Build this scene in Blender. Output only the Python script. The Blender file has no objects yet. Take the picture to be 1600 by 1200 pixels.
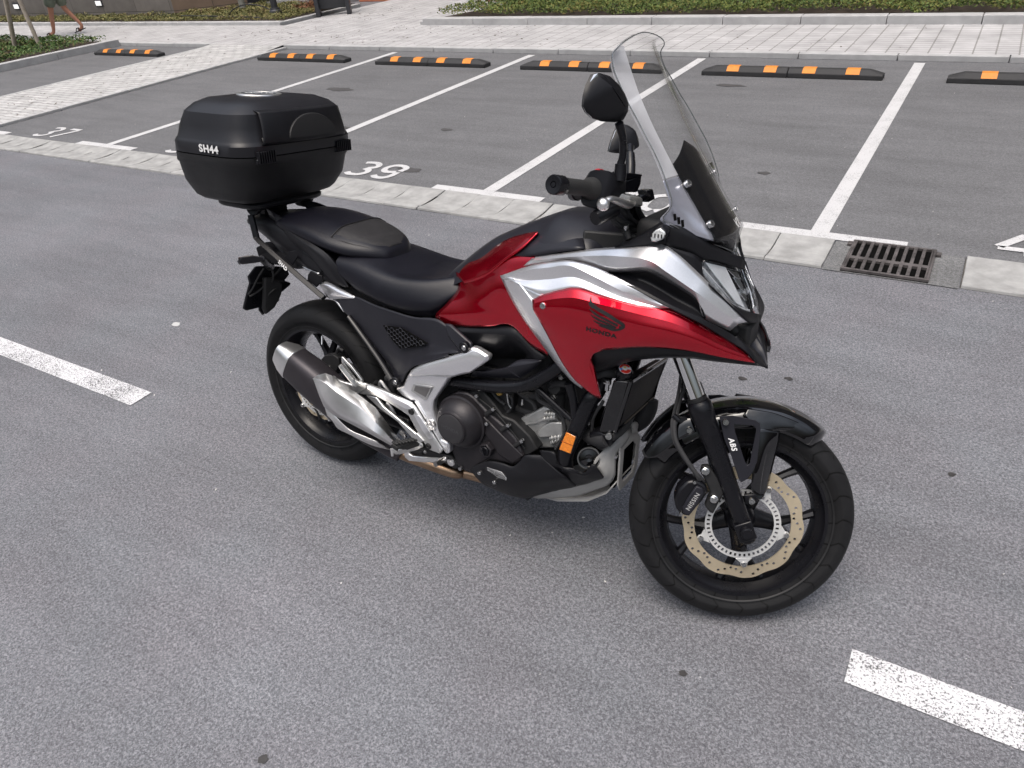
import bpy, bmesh, math, random
import numpy as np
from mathutils import Vector, Matrix, noise
R_ = math.radians
S = bpy.context.scene
C = S.collection
# ---------------- camera ----------------
cd = bpy.data.cameras.new('camera'); cam = bpy.data.objects.new('camera', cd); C.objects.link(cam)
cd.sensor_width = 36; cd.lens = 25.817; cd.clip_start = .05; cd.clip_end = 600
cam.matrix_world = Matrix(((0.857107, -0.225234, 0.463289, 0), (0.50869, 0.51191, -0.69223, 0), (-0.081249, 0.828986, 0.553336, 1.76596), (0, 0, 0, 1)))
S.camera = cam
# ---------------- sky, sun, exposure ----------------
SUN_EL, SUN_AZ = 74, 175
w = bpy.data.worlds.new('World'); S.world = w; w.use_nodes = True
nt = w.node_tree; bg = nt.nodes['Background']
sky = nt.nodes.new('ShaderNodeTexSky'); sky.sky_type = 'NISHITA'; sky.sun_disc = False
sky.sun_elevation = R_(SUN_EL); sky.sun_rotation = R_(SUN_AZ); sky.air_density = 1.6; sky.dust_density = 6; sky.ozone_density = 1.0
hs = nt.nodes.new('ShaderNodeHueSaturation'); hs.inputs['Saturation'].default_value = .62
tcw = nt.nodes.new('ShaderNodeTexCoord'); nzw = nt.nodes.new('ShaderNodeTexNoise'); nzw.inputs['Scale'].default_value = 2.2; nzw.inputs['Detail'].default_value = 5
rpw = nt.nodes.new('ShaderNodeMapRange'); rpw.inputs[1].default_value = .35; rpw.inputs[2].default_value = .7; rpw.inputs[3].default_value = .75; rpw.inputs[4].default_value = 1.45
mxw = nt.nodes.new('ShaderNodeMix'); mxw.data_type = 'RGBA'; mxw.blend_type = 'MULTIPLY'; mxw.inputs[0].default_value = 1
nt.links.new(tcw.outputs['Generated'], nzw.inputs['Vector']); nt.links.new(nzw.outputs['Fac'], rpw.inputs[0])
sxw = nt.nodes.new('ShaderNodeSeparateXYZ'); nt.links.new(tcw.outputs['Generated'], sxw.inputs[0])
crw = nt.nodes.new('ShaderNodeMapRange'); crw.interpolation_type = 'SMOOTHSTEP'; crw.inputs[1].default_value = .05; crw.inputs[2].default_value = .95; crw.inputs[3].default_value = .42; crw.inputs[4].default_value = 3.3; nt.links.new(sxw.outputs[2], crw.inputs[0])   # overcast sky: brighter overhead than at the horizon
mgw = nt.nodes.new('ShaderNodeMath'); mgw.operation = 'MULTIPLY'; nt.links.new(crw.outputs[0], mgw.inputs[1]); nt.links.new(rpw.outputs[0], mgw.inputs[0])
nt.links.new(sky.outputs[0], hs.inputs['Color']); nt.links.new(hs.outputs[0], mxw.inputs[6]); nt.links.new(mgw.outputs[0], mxw.inputs[7])
nt.links.new(mxw.outputs[2], bg.inputs['Color']); bg.inputs['Strength'].default_value = .088
sl = bpy.data.lights.new('sun', 'SUN'); sl.energy = .8; sl.angle = R_(28); sl.color = (1, .96, .91)
sun = bpy.data.objects.new('sun', sl); C.objects.link(sun)
_a, _e = R_(SUN_AZ), R_(SUN_EL)
sun.rotation_euler = Vector((math.sin(_a)*math.cos(_e), math.cos(_a)*math.cos(_e), math.sin(_e))).to_track_quat('Z', 'Y').to_euler()
S.view_settings.view_transform = 'Standard'; S.view_settings.look = 'None'; S.view_settings.exposure = -0.18; S.view_settings.gamma = 1
S.cycles.max_bounces = 8; S.cycles.transparent_max_bounces = 12

# ---------------- materials ----------------
def lin(h):
    if isinstance(h, str):
        v = [int(h[i:i+2], 16)/255 for i in (0, 2, 4)]
        return tuple((c/12.92 if c <= .04045 else ((c+.055)/1.055)**2.4) for c in v)
    return h
def node(nt, t, **kw):
    n = nt.nodes.new(t)
    for k, v in kw.items():
        if k.startswith('i_'):
            key = k[2:]; key = int(key) if key.isdigit() else key.replace('_', ' ')
            n.inputs[key].default_value = v
        else: setattr(n, k, v)
    return n
def mat(name, col, rough=.5, metal=0, coat=0, var=.12, vs=8, bump=0, bs=60, spec=.5, tr=0, ior=1.45, alpha=1, coords='Object', flake=0, rvar=.1, aniso=0, emit=None, coatr=.03):
    m = bpy.data.materials.new(name); m.use_nodes = True; nt = m.node_tree; L = nt.links
    b = nt.nodes['Principled BSDF']; col = lin(col)
    tc = node(nt, 'ShaderNodeTexCoord'); n = node(nt, 'ShaderNodeTexNoise', i_Scale=vs, i_Detail=5, i_Roughness=.6)
    L.new(tc.outputs[coords], n.inputs['Vector'])
    mr = node(nt, 'ShaderNodeMapRange', i_1=.3, i_2=.7, i_3=1-var, i_4=1+var); L.new(n.outputs['Fac'], mr.inputs[0])
    mx = node(nt, 'ShaderNodeMix', data_type='RGBA', blend_type='MULTIPLY', i_0=1.0); mx.inputs[6].default_value = (*col, 1); L.new(mr.outputs[0], mx.inputs[7])
    out = mx.outputs[2]
    if flake:
        v = node(nt, 'ShaderNodeTexVoronoi', i_Scale=900); L.new(tc.outputs[coords], v.inputs['Vector'])
        r2 = node(nt, 'ShaderNodeMapRange', i_1=0, i_2=1, i_3=1-flake, i_4=1+flake)
        sep = node(nt, 'ShaderNodeSeparateColor'); L.new(v.outputs['Color'], sep.inputs[0]); L.new(sep.outputs[0], r2.inputs[0])
        m2 = node(nt, 'ShaderNodeMix', data_type='RGBA', blend_type='MULTIPLY', i_0=1.0); L.new(out, m2.inputs[6]); L.new(r2.outputs[0], m2.inputs[7]); out = m2.outputs[2]
    L.new(out, b.inputs['Base Color'])
    b.inputs['Metallic'].default_value = metal; b.inputs['Coat Weight'].default_value = coat; b.inputs['Coat Roughness'].default_value = coatr
    b.inputs['Specular IOR Level'].default_value = spec; b.inputs['Transmission Weight'].default_value = tr; b.inputs['IOR'].default_value = ior; b.inputs['Alpha'].default_value = alpha
    r = node(nt, 'ShaderNodeMapRange', i_1=.3, i_2=.7, i_3=max(0, rough-rvar*rough), i_4=min(1, rough+rvar*rough)); L.new(n.outputs['Fac'], r.inputs[0]); L.new(r.outputs[0], b.inputs['Roughness'])
    if bump:
        nb = node(nt, 'ShaderNodeTexNoise', i_Scale=bs, i_Detail=3); L.new(tc.outputs[coords], nb.inputs['Vector'])
        bp = node(nt, 'ShaderNodeBump', i_Strength=bump, i_Distance=.002); L.new(nb.outputs['Fac'], bp.inputs['Height']); L.new(bp.outputs[0], b.inputs['Normal'])
    if emit: b.inputs['Emission Color'].default_value = (*lin(emit[0]), 1); b.inputs['Emission Strength'].default_value = emit[1]
    return m

def asphalt(name, base, light, dark, grain, bump, spots=.0, wear=None, tint=None):
    """fine aggregate; wear = paint colour worn through to asphalt"""
    m = bpy.data.materials.new(name); m.use_nodes = True; nt = m.node_tree; L = nt.links; b = nt.nodes['Principled BSDF']
    tc = node(nt, 'ShaderNodeTexCoord')
    n0 = node(nt, 'ShaderNodeTexNoise', i_Scale=grain, i_Detail=2, i_Roughness=.7); L.new(tc.outputs['Object'], n0.inputs['Vector'])
    vo = node(nt, 'ShaderNodeTexVoronoi', i_Scale=grain*.72); L.new(tc.outputs['Object'], vo.inputs['Vector']); vs_ = node(nt, 'ShaderNodeSeparateColor'); L.new(vo.outputs['Color'], vs_.inputs[0])
    vr = node(nt, 'ShaderNodeMapRange', i_1=0, i_2=1, i_3=.30, i_4=.70); L.new(vs_.outputs[0], vr.inputs[0])
    nm = node(nt, 'ShaderNodeMix', data_type='FLOAT', i_0=.55); L.new(n0.outputs['Fac'], nm.inputs[2]); L.new(vr.outputs[0], nm.inputs[3]); n1o = nm.outputs[0]
    n3 = node(nt, 'ShaderNodeTexNoise', i_Scale=grain*.28, i_Detail=3, i_Roughness=.6); L.new(tc.outputs['Object'], n3.inputs['Vector'])
    ad = node(nt, 'ShaderNodeMath', operation='MULTIPLY_ADD', i_1=.35); L.new(n3.outputs['Fac'], ad.inputs[0])
    mu = node(nt, 'ShaderNodeMath', operation='MULTIPLY', i_1=.65); L.new(n1o, mu.inputs[0]); L.new(mu.outputs[0], ad.inputs[2])
    cr = node(nt, 'ShaderNodeValToRGB'); e = cr.color_ramp.elements
    e[0].position = .37; e[0].color = (*lin(dark), 1); e[1].position = .64; e[1].color = (*lin(light), 1); k = e.new(.5); k.color = (*lin(base), 1)
    L.new(ad.outputs[0], cr.inputs[0])
    n2 = node(nt, 'ShaderNodeTexNoise', i_Scale=.55, i_Detail=6, i_Roughness=.62); L.new(tc.outputs['Object'], n2.inputs['Vector'])
    mr = node(nt, 'ShaderNodeMapRange', i_1=.3, i_2=.7, i_3=.86, i_4=1.12); L.new(n2.outputs['Fac'], mr.inputs[0])
    mx = node(nt, 'ShaderNodeMix', data_type='RGBA', blend_type='MULTIPLY', i_0=1.0); L.new(cr.outputs[0], mx.inputs[6]); L.new(mr.outputs[0], mx.inputs[7])
    out = mx.outputs[2]
    if tint:   # slow warm/cool drift
        n5 = node(nt, 'ShaderNodeTexNoise', i_Scale=2.3, i_Detail=3); L.new(tc.outputs['Object'], n5.inputs['Vector'])
        mt = node(nt, 'ShaderNodeMix', data_type='RGBA', blend_type='MIX'); mt.inputs[6].default_value = (1, .97, .98, 1); mt.inputs[7].default_value = (*tint, 1)
        r5 = node(nt, 'ShaderNodeMapRange', i_1=.35, i_2=.65); L.new(n5.outputs['Fac'], r5.inputs[0]); L.new(r5.outputs[0], mt.inputs[0])
        m5 = node(nt, 'ShaderNodeMix', data_type='RGBA', blend_type='MULTIPLY', i_0=1.0); L.new(out, m5.inputs[6]); L.new(mt.outputs[2], m5.inputs[7]); out = m5.outputs[2]
    # tyre-polished streaks along the lane and dusty scuffs
    mpn = node(nt, 'ShaderNodeMapping'); mpn.inputs['Scale'].default_value = (.5, 2.6, 1); mpn.inputs['Rotation'].default_value = (0, 0, .05); L.new(tc.outputs['Object'], mpn.inputs[0])
    n7 = node(nt, 'ShaderNodeTexNoise', i_Scale=1.7, i_Detail=8, i_Roughness=.7); L.new(mpn.outputs[0], n7.inputs['Vector'])
    r7 = node(nt, 'ShaderNodeMapRange', i_1=.32, i_2=.68, i_3=.86, i_4=1.12); L.new(n7.outputs['Fac'], r7.inputs[0])
    m7 = node(nt, 'ShaderNodeMix', data_type='RGBA', blend_type='MULTIPLY', i_0=1.0); L.new(out, m7.inputs[6]); L.new(r7.outputs[0], m7.inputs[7]); out = m7.outputs[2]
    # pale stones and specks
    v = node(nt, 'ShaderNodeTexVoronoi', i_Scale=17.0); L.new(tc.outputs['Object'], v.inputs['Vector'])
    lt = node(nt, 'ShaderNodeMath', operation='LESS_THAN', i_1=.035); L.new(v.outputs['Distance'], lt.inputs[0])
    sp = node(nt, 'ShaderNodeSeparateColor'); L.new(v.outputs['Color'], sp.inputs[0])
    g2 = node(nt, 'ShaderNodeMath', operation='GREATER_THAN', i_1=.86); L.new(sp.outputs[0], g2.inputs[0])
    m3 = node(nt, 'ShaderNodeMath', operation='MULTIPLY'); L.new(lt.outputs[0], m3.inputs[0]); L.new(g2.outputs[0], m3.inputs[1])
    ms = node(nt, 'ShaderNodeMix', data_type='RGBA'); ms.inputs[7].default_value = (.42, .42, .42, 1); L.new(m3.outputs[0], ms.inputs[0]); L.new(out, ms.inputs[6]); out = ms.outputs[2]
    if wear:
        nw = node(nt, 'ShaderNodeTexNoise', i_Scale=grain*.8, i_Detail=3, i_Roughness=.75); L.new(tc.outputs['Object'], nw.inputs['Vector'])
        nl = node(nt, 'ShaderNodeTexNoise', i_Scale=6.0, i_Detail=4); L.new(tc.outputs['Object'], nl.inputs['Vector'])
        s_ = node(nt, 'ShaderNodeMath', operation='MULTIPLY_ADD', i_1=.3); L.new(nl.outputs['Fac'], s_.inputs[0]); L.new(nw.outputs['Fac'], s_.inputs[2])
        rw = node(nt, 'ShaderNodeMapRange', i_1=wear[1]-.05, i_2=wear[1]+.05); L.new(s_.outputs[0], rw.inputs[0])
        mw = node(nt, 'ShaderNodeMix', data_type='RGBA'); mw.inputs[7].default_value = (*lin(wear[0]), 1); L.new(rw.outputs[0], mw.inputs[0]); L.new(out, mw.inputs[6]); out = mw.outputs[2]
    L.new(out, b.inputs['Base Color']); b.inputs['Roughness'].default_value = .85; b.inputs['Specular IOR Level'].default_value = .35
    bp = node(nt, 'ShaderNodeBump', i_Strength=bump, i_Distance=.004); L.new(n1o, bp.inputs['Height']); L.new(bp.outputs[0], b.inputs['Normal'])
    return m

# ---------------- object helpers ----------------
def tag(o, label=None, cat=None, group=None, kind=None):
    for k, v in (('label', label), ('category', cat), ('group', group), ('kind', kind)):
        if v: o[k] = v
    return o
def empty(name, loc=(0, 0, 0), rot=(0, 0, 0), label=None, cat=None, group=None):
    o = bpy.data.objects.new(name, None); C.objects.link(o); o.location = loc; o.rotation_euler = rot; o.empty_display_size = .1
    return tag(o, label, cat, group)
def obj(name, bm, m, parent=None, smooth=None, bev=0, bevseg=2, solid=0, off=1, sub=0, auto=38):
    """bmesh -> one mesh object"""
    if isinstance(bm, bmesh.types.BMesh):
        me = bpy.data.meshes.new(name); bmesh.ops.recalc_face_normals(bm, faces=bm.faces) if not getattr(obj, 'keep', False) else None
        bm.to_mesh(me); bm.free()
    else: me = bm
    o = bpy.data.objects.new(name, me); C.objects.link(o)
    for x in (m if isinstance(m, (list, tuple)) else [m]): me.materials.append(x)
    if smooth is not False:
        me.polygons.foreach_set('use_smooth', [True]*len(me.polygons))
        if smooth is None: me.set_sharp_from_angle(angle=R_(auto))
    if solid: s = o.modifiers.new('s', 'SOLIDIFY'); s.thickness = solid; s.offset = off
    if bev: b = o.modifiers.new('b', 'BEVEL'); b.width = bev; b.segments = bevseg; b.limit_method = 'ANGLE'; b.angle_limit = R_(35); b.harden_normals = False
    if sub: s = o.modifiers.new('u', 'SUBSURF'); s.levels = s.render_levels = sub
    if parent: o.parent = parent
    return o
def struct(name, bm, m, **k): return tag(obj(name, bm, m, **k), kind='structure')
def new(): return bmesh.new()
def quad(bm, pts, mi=0):
    f = bm.faces.new([bm.verts.new(p) for p in pts]); f.material_index = mi; return f
def box(bm, a, b, M=None, mi=0):
    (x0, y0, z0), (x1, y1, z1) = a, b
    v = [Vector(p) for p in ((x0, y0, z0), (x1, y0, z0), (x1, y1, z0), (x0, y1, z0), (x0, y0, z1), (x1, y0, z1), (x1, y1, z1), (x0, y1, z1))]
    if M is not None: v = [M @ p for p in v]
    v = [bm.verts.new(p) for p in v]
    for f in ((3, 2, 1, 0), (4, 5, 6, 7), (0, 1, 5, 4), (1, 2, 6, 5), (2, 3, 7, 6), (3, 0, 4, 7)):
        bm.faces.new([v[i] for i in f]).material_index = mi
    return v
def catmull(pts, n=6, closed=False):
    P = [Vector(p) for p in pts]; out = []; N = len(P)
    segs = N if closed else N-1
    for i in range(segs):
        if closed: p0, p1, p2, p3 = P[i-1], P[i], P[(i+1) % N], P[(i+2) % N]
        else: p1, p2 = P[i], P[i+1]; p0 = P[i-1] if i else p1*2-p2; p3 = P[i+2] if i+2 < N else p2*2-p1
        for k in range(n):
            t = k/n
            out.append(.5*((2*p1)+(p2-p0)*t+(2*p0-5*p1+4*p2-p3)*t*t+(3*p1-p0-3*p2+p3)*t*t*t))
    if not closed: out.append(P[-1].copy())
    return out
def tube(bm, pts, r, seg=12, n=6, cap=True, smooth=True, mi=0, flat=1.0, up=(0, 0, 1)):
    """tube through pts; r number or list per control point; flat squashes one axis"""
    rr = r if isinstance(r, (list, tuple)) else [r]*len(pts)
    if smooth and len(pts) > 2:
        Q = catmull([Vector((*p, 0)).resized(4) if False else Vector(p) for p in pts], n); RR = [v[0] for v in catmull([Vector((a, 0, 0)) for a in rr], n)]
    else: Q = [Vector(p) for p in pts]; RR = list(rr)
    rings = []; prev = None
    for i, p in enumerate(Q):
        t = (Q[min(i+1, len(Q)-1)]-Q[max(i-1, 0)]).normalized()
        if prev is None:
            u = Vector(up); u = (u-t*u.dot(t))
            if u.length < 1e-3: u = Vector((1, 0, 0)); u = u-t*u.dot(t)
            u.normalize()
        else: u = (prev-t*prev.dot(t)).normalized()
        prev = u; w_ = t.cross(u)
        rings.append([bm.verts.new(p+(u*math.cos(a)*flat+w_*math.sin(a))*RR[i]) for a in [2*math.pi*k/seg for k in range(seg)]])
    for a, b in zip(rings, rings[1:]):
        for k in range(seg): bm.faces.new((a[k], a[(k+1) % seg], b[(k+1) % seg], b[k])).material_index = mi
    if cap: bm.faces.new(rings[0][::-1]).material_index = mi; bm.faces.new(rings[-1]).material_index = mi
    return rings
def lathe(bm, prof, o=(0, 0, 0), ax=(0, 1, 0), seg=32, mi=0, close=False, ref=None):
    """prof: (radius, height) along ax"""
    o = Vector(o); ax = Vector(ax).normalized(); u = Vector(ref) if ref else (Vector((0, 0, 1)) if abs(ax.z) < .9 else Vector((1, 0, 0))); u = (u-ax*u.dot(ax)).normalized(); v = ax.cross(u)
    rings = []
    for r, h in prof:
        rings.append([bm.verts.new(o+ax*h+(u*math.cos(a)+v*math.sin(a))*max(r, 1e-5)) for a in [2*math.pi*k/seg for k in range(seg)]])
    pr = list(zip(rings, rings[1:]));
    if close: pr.append((rings[-1], rings[0]))
    for a, b in pr:
        for k in range(seg): bm.faces.new((a[k], a[(k+1) % seg], b[(k+1) % seg], b[k])).material_index = mi
    return rings
def bolt(bm, p, ax=(0, -1, 0), r=.006, h=.004, mi=0):
    lathe(bm, [(0, h), (r*.45, h), (r*.5, h*.5), (r*.55, h*.5), (r*.6, h), (r*.85, h), (r, h*.6), (r, -h)], p, ax, 14, mi)
def prism(bm, pts, vec, mi=0):
    """polygon (list of 3D points) extruded by vec"""
    vec = Vector(vec); a = [bm.verts.new(Vector(p)) for p in pts]; b = [bm.verts.new(Vector(p)+vec) for p in pts]; n = len(a)
    bm.faces.new(a).material_index = mi; bm.faces.new(b[::-1]).material_index = mi
    for i in range(n): bm.faces.new((a[i], b[i], b[(i+1) % n], a[(i+1) % n])).material_index = mi
def strip(bm, pts, wd, z=None, nrm=(0, 0, 1), mi=0, h=0):
    """flat ribbon along 3D pts with width wd on plane normal nrm"""
    P = [Vector(p) for p in pts]; N = Vector(nrm).normalized(); L_, R2 = [], []
    for i, p in enumerate(P):
        t = (P[min(i+1, len(P)-1)]-P[max(i-1, 0)]).normalized(); s = N.cross(t)*wd/2
        L_.append(bm.verts.new(p+s)); R2.append(bm.verts.new(p-s))
    for i in range(len(P)-1): bm.faces.new((L_[i], R2[i], R2[i+1], L_[i+1])).material_index = mi
def text_mesh(s, size, M, bold=.0, shear=0, depth=0, gap=1.0):
    cu = bpy.data.curves.new('t', 'FONT'); cu.body = s; cu.size = size; cu.offset = bold; cu.shear = shear; cu.extrude = depth; cu.align_x = 'CENTER'; cu.align_y = 'CENTER'; cu.resolution_u = 4; cu.space_character = gap
    o = bpy.data.objects.new('t', cu); C.objects.link(o); dg = bpy.context.evaluated_depsgraph_get(); dg.update()
    me = bpy.data.meshes.new_from_object(o.evaluated_get(dg)); bpy.data.objects.remove(o); me.transform(M); return me
def frame(o, x, n):
    """matrix: origin o, local x along x, local z = n"""
    o = Vector(o); n = Vector(n).normalized(); x = Vector(x); x = (x-n*x.dot(n)).normalized(); y = n.cross(x)
    return Matrix(((x.x, y.x, n.x, o.x), (x.y, y.y, n.y, o.y), (x.z, y.z, n.z, o.z), (0, 0, 0, 1)))

# =====================================================================
#                               THE PLACE
# =====================================================================
rnd = random.Random(4)
M_aisle = asphalt('aisle asphalt', (.133, .137, .149), (.27, .275, .295), (.060, .061, .069), 400, .3, tint=(.985, .99, 1.0))
M_bay = asphalt('bay asphalt', (.122, .123, .130), (.188, .189, .198), (.076, .077, .082), 330, .2)
M_paint = asphalt('worn road paint', (.10, .10, .105), (.2, .2, .21), (.04, .04, .04), 210, .5, wear=((.60, .60, .62), .60))
M_paint2 = asphalt('road paint', (.12, .12, .125), (.2, .2, .21), (.06, .06, .06), 230, .4, wear=((.50, .50, .51), .53))
M_conc = mat('gutter concrete', (.30, .30, .296), .85, var=.24, vs=9, bump=.5, bs=120)
M_kerb = mat('kerb concrete', (.38, .38, .385), .85, var=.14, vs=6, bump=.4, bs=90)
M_joint = mat('joint dirt', (.07, .066, .06), .95, var=.4, vs=30)
def paver(name, bw, bh, offs, col, c2, mortar, rot=0, ms=.006, wave=.0):
    m = bpy.data.materials.new(name); m.use_nodes = True; nt = m.node_tree; L = nt.links; b = nt.nodes['Principled BSDF']
    tc = node(nt, 'ShaderNodeTexCoord'); mp = node(nt, 'ShaderNodeMapping'); mp.inputs['Rotation'].default_value = (0, 0, rot); L.new(tc.outputs['Object'], mp.inputs[0])
    br = node(nt, 'ShaderNodeTexBrick', offset=offs, i_Scale=1.0); br.inputs['Brick Width'].default_value = bw; br.inputs['Row Height'].default_value = bh
    br.inputs['Mortar Size'].default_value = ms; br.inputs['Color1'].default_value = (*col, 1); br.inputs['Color2'].default_value = (*c2, 1); br.inputs['Mortar'].default_value = (*mortar, 1)
    L.new(mp.outputs[0], br.inputs['Vector'])
    n = node(nt, 'ShaderNodeTexNoise', i_Scale=3.0, i_Detail=7, i_Roughness=.65); L.new(tc.outputs['Object'], n.inputs['Vector'])
    mr = node(nt, 'ShaderNodeMapRange', i_1=.3, i_2=.7, i_3=.78, i_4=1.16); L.new(n.outputs['Fac'], mr.inputs[0])
    mx = node(nt, 'ShaderNodeMix', data_type='RGBA', blend_type='MULTIPLY', i_0=1.0); L.new(br.outputs['Color'], mx.inputs[6]); L.new(mr.outputs[0], mx.inputs[7]); L.new(mx.outputs[2], b.inputs['Base Color'])
    b.inputs['Roughness'].default_value = .85
    bp = node(nt, 'ShaderNodeBump', i_Strength=.6, i_Distance=.006, invert=True); L.new(br.outputs['Fac'], bp.inputs['Height']); L.new(bp.outputs[0], b.inputs['Normal'])
    return m
M_pave = paver('pavement setts', .2, .115, 0, (.44, .435, .445), (.39, .385, .395), (.23, .225, .22), 0, .008)
M_pave2 = paver('walk setts', .2, .1, .5, (.48, .475, .475), (.39, .39, .39), (.2, .195, .19), 0, .007)
M_soil = mat('soil', (.05, .038, .03), .95, var=.4, vs=12, bump=1, bs=60)

# ground sheets
bm = new(); quad(bm, [(-150, -150, 0), (150, -150, 0), (150, 150, 0), (-150, 150, 0)]); struct('ground', bm, M_aisle, smooth=False)
bm = new(); quad(bm, [(-9.7, 4.185, .004), (14, 4.185, .004), (14, 9.02, .004), (-9.7, 9.02, .004)])
quad(bm, [(-14.2, 4.185, .004), (-11.5, 4.185, .004), (-11.5, 9.02, .004), (-14.2, 9.02, .004)]); struct('parking_ground', bm, M_bay, smooth=False)
# parking lines
W = 2.264; X0 = -2.902
bm = new()
def rect(bm, x0, x1, y0, y1, z): quad(bm, [(x0, y0, z), (x1, y0, z), (x1, y1, z), (x0, y1, z)])
for k in range(-2, 5):
    x = X0+k*W; hw = .05 if k < 1 else .05
    rect(bm, x-hw, x+hw, 4.285, 8.93, .008)
for k in range(-3, 5):
    x = X0+k*W; a = x-.46 if k > -3 else x-.2; b_ = x+.46
    if k == -3: a, b_ = -9.75, -9.24
    rect(bm, a, b_, 4.195, 4.287, .008)
struct('road_marking', bm, M_paint2, smooth=False)
bm = new()
for k in range(-3, 4):
    a = .03+k*6.0; rect(bm, a, a+3.0, 1.36, 1.472, .004)
struct('road_marking', bm, M_paint, smooth=False)
# stencilled bay numbers
DIG = {
 '3': [[(0, .95), (.2, 1), (.55, 1), (.8, .85), (.8, .68), (.55, .56)], [(.45, .52), (.75, .42), (.85, .22), (.65, .03), (.25, 0), (0, .12)]],
 '7': [[(0, 1), (.86, 1)], [(.8, .92), (.28, 0)]],
 '8': [[(.36, .54), (.08, .64), (.08, .88), (.38, 1)], [(.5, 1), (.8, .88), (.8, .64), (.52, .54)], [(.36, .5), (.02, .36), (.02, .12), (.36, 0)], [(.52, 0), (.88, .12), (.88, .36), (.52, .5)]],
 '9': [[(.8, .5), (.8, .2), (.6, 0), (.25, 0), (.05, .12)], [(.82, .58), (.85, .85), (.55, 1), (.2, .98), (.02, .8), (.05, .58), (.3, .45), (.7, .5)]],
 '4': [[(.62, .98), (.02, .32)], [(.0, .27), (.95, .27)], [(.7, 1), (.7, 0)]],
 '0': [[(.38, 1), (.08, .85), (.02, .5), (.08, .15), (.38, 0)], [(.5, 0), (.8, .15), (.86, .5), (.8, .85), (.5, 1)]],
 '1': [[(.2, .8), (.5, 1), (.5, 0)]], }
for i, s in enumerate(['37', '38', '39', '40', '41']):
    bm = new(); cx = X0+W*(i-2.5)
    for j, ch in enumerate(s):
        for st in DIG[ch]:
            p = [(cx-.255+j*.27+a*.205, 4.285+b_*.29, .009+.0003*(st is DIG[ch][-1])) for a, b_ in st]
            strip(bm, catmull(p, 5) if len(p) > 3 else p, .052)
    struct('road_marking', bm, M_paint2, smooth=False)

# concave gutter made of 0.3 m precast pieces
def gutter(x0, x1):
    bm = new(); prof = [(4.182, .003), (4.178, .018), (4.15, .020), (4.09, .013), (4.03, .006), (3.97, .0045), (3.9, .008), (3.86, .012), (3.855, .017), (3.812, .017), (3.808, .002)]
    x = x0; n = max(1, round((x1-x0)/.298)); st = (x1-x0)/n
    for i in range(n):
        a = x0+i*st+.0014; b_ = x0+(i+1)*st-.0014; dz = rnd.uniform(-.0006, .0012); dy = rnd.uniform(-.003, .003); sk = rnd.uniform(-.008, .008)
        L1 = [bm.verts.new((a+sk, y+dy, z+dz)) for y, z in prof]; L2 = [bm.verts.new((b_+sk, y+dy, z+dz)) for y, z in prof]
        for k in range(len(prof)-1): bm.faces.new((L1[k], L1[k+1], L2[k+1], L2[k]))
        bm.faces.new(L1); bm.faces.new(L2[::-1])
    struct('gutter', bm, M_conc, bev=.004, bevseg=1)
gutter(-19.2, -.536); gutter(.105, 9.0)
bm = new(); rect(bm, -19.2, -.536, 3.815, 4.175, .0025); rect(bm, .105, 9, 3.815, 4.175, .0025); struct('gutter_bed', bm, M_joint, smooth=False)
bm = new(); rect(bm, -.53, .10, 3.80, 4.183, .0045); struct('gutter_patch', bm, asphalt('patch asphalt', (.145, .147, .15), (.24, .24, .245), (.07, .07, .07), 330, .4), smooth=False)

# cast iron drain grate
M_iron = mat('rusty cast iron', (.095, .086, .086), .7, metal=.35, var=.5, vs=14, bump=.6, bs=90)
M_pit = mat('dark pit', (.006, .006, .006), 1, spec=0)
g = empty('drain_grate', (-.236, 4.004, 0), label='rusty cast iron drain grate with two rows of slots set in the gutter', cat='drain grate')
bm = new(); gx, gy = .205, .195
box(bm, (-gx, -gy, .0055), (gx, gy, .009)); obj('pit', bm, M_pit, g)
bm = new()
for a, b_ in (((-gx, -gy), (gx, -gy+.014)), ((-gx, gy-.014), (gx, gy))): box(bm, (a[0], a[1], .004), (b_[0], b_[1], .024))
for s in (-1, 1): box(bm, (min(s*gx, s*(gx-.014)), -gy+.014, .004), (max(s*gx, s*(gx-.014)), gy-.014, .024))
box(bm, (-gx-.025, gy-.06, .004), (-gx, gy-.02, .02)); box(bm, (gx, gy-.06, .004), (gx+.025, gy-.02, .02))
obj('grate_frame', bm, M_iron, g, bev=.003)
bm = new(); n = 9; pit = (2*gx-.028)/n
for i in range(n+1):
    x = -gx+.014+i*pit; wd = .0085
    box(bm, (max(x-wd, -gx+.0145), -gy+.0145, .009), (min(x+wd, gx-.0145), -.06, .026)); box(bm, (max(x-wd, -gx+.0145), -.03, .009), (min(x+wd, gx-.0145), gy-.0145, .026))
    for y in (-.15, -.1, .0, .05, .1, .15): box(bm, (x-.004, y-.004, .026), (x+.004, y+.004, .029)) if 0 < i < n else None
box(bm, (-gx+.0145, -.06, .009), (gx-.0145, -.03, .0255))
obj('grate_bars', bm, M_iron, g, bev=.002, bevseg=1)

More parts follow.
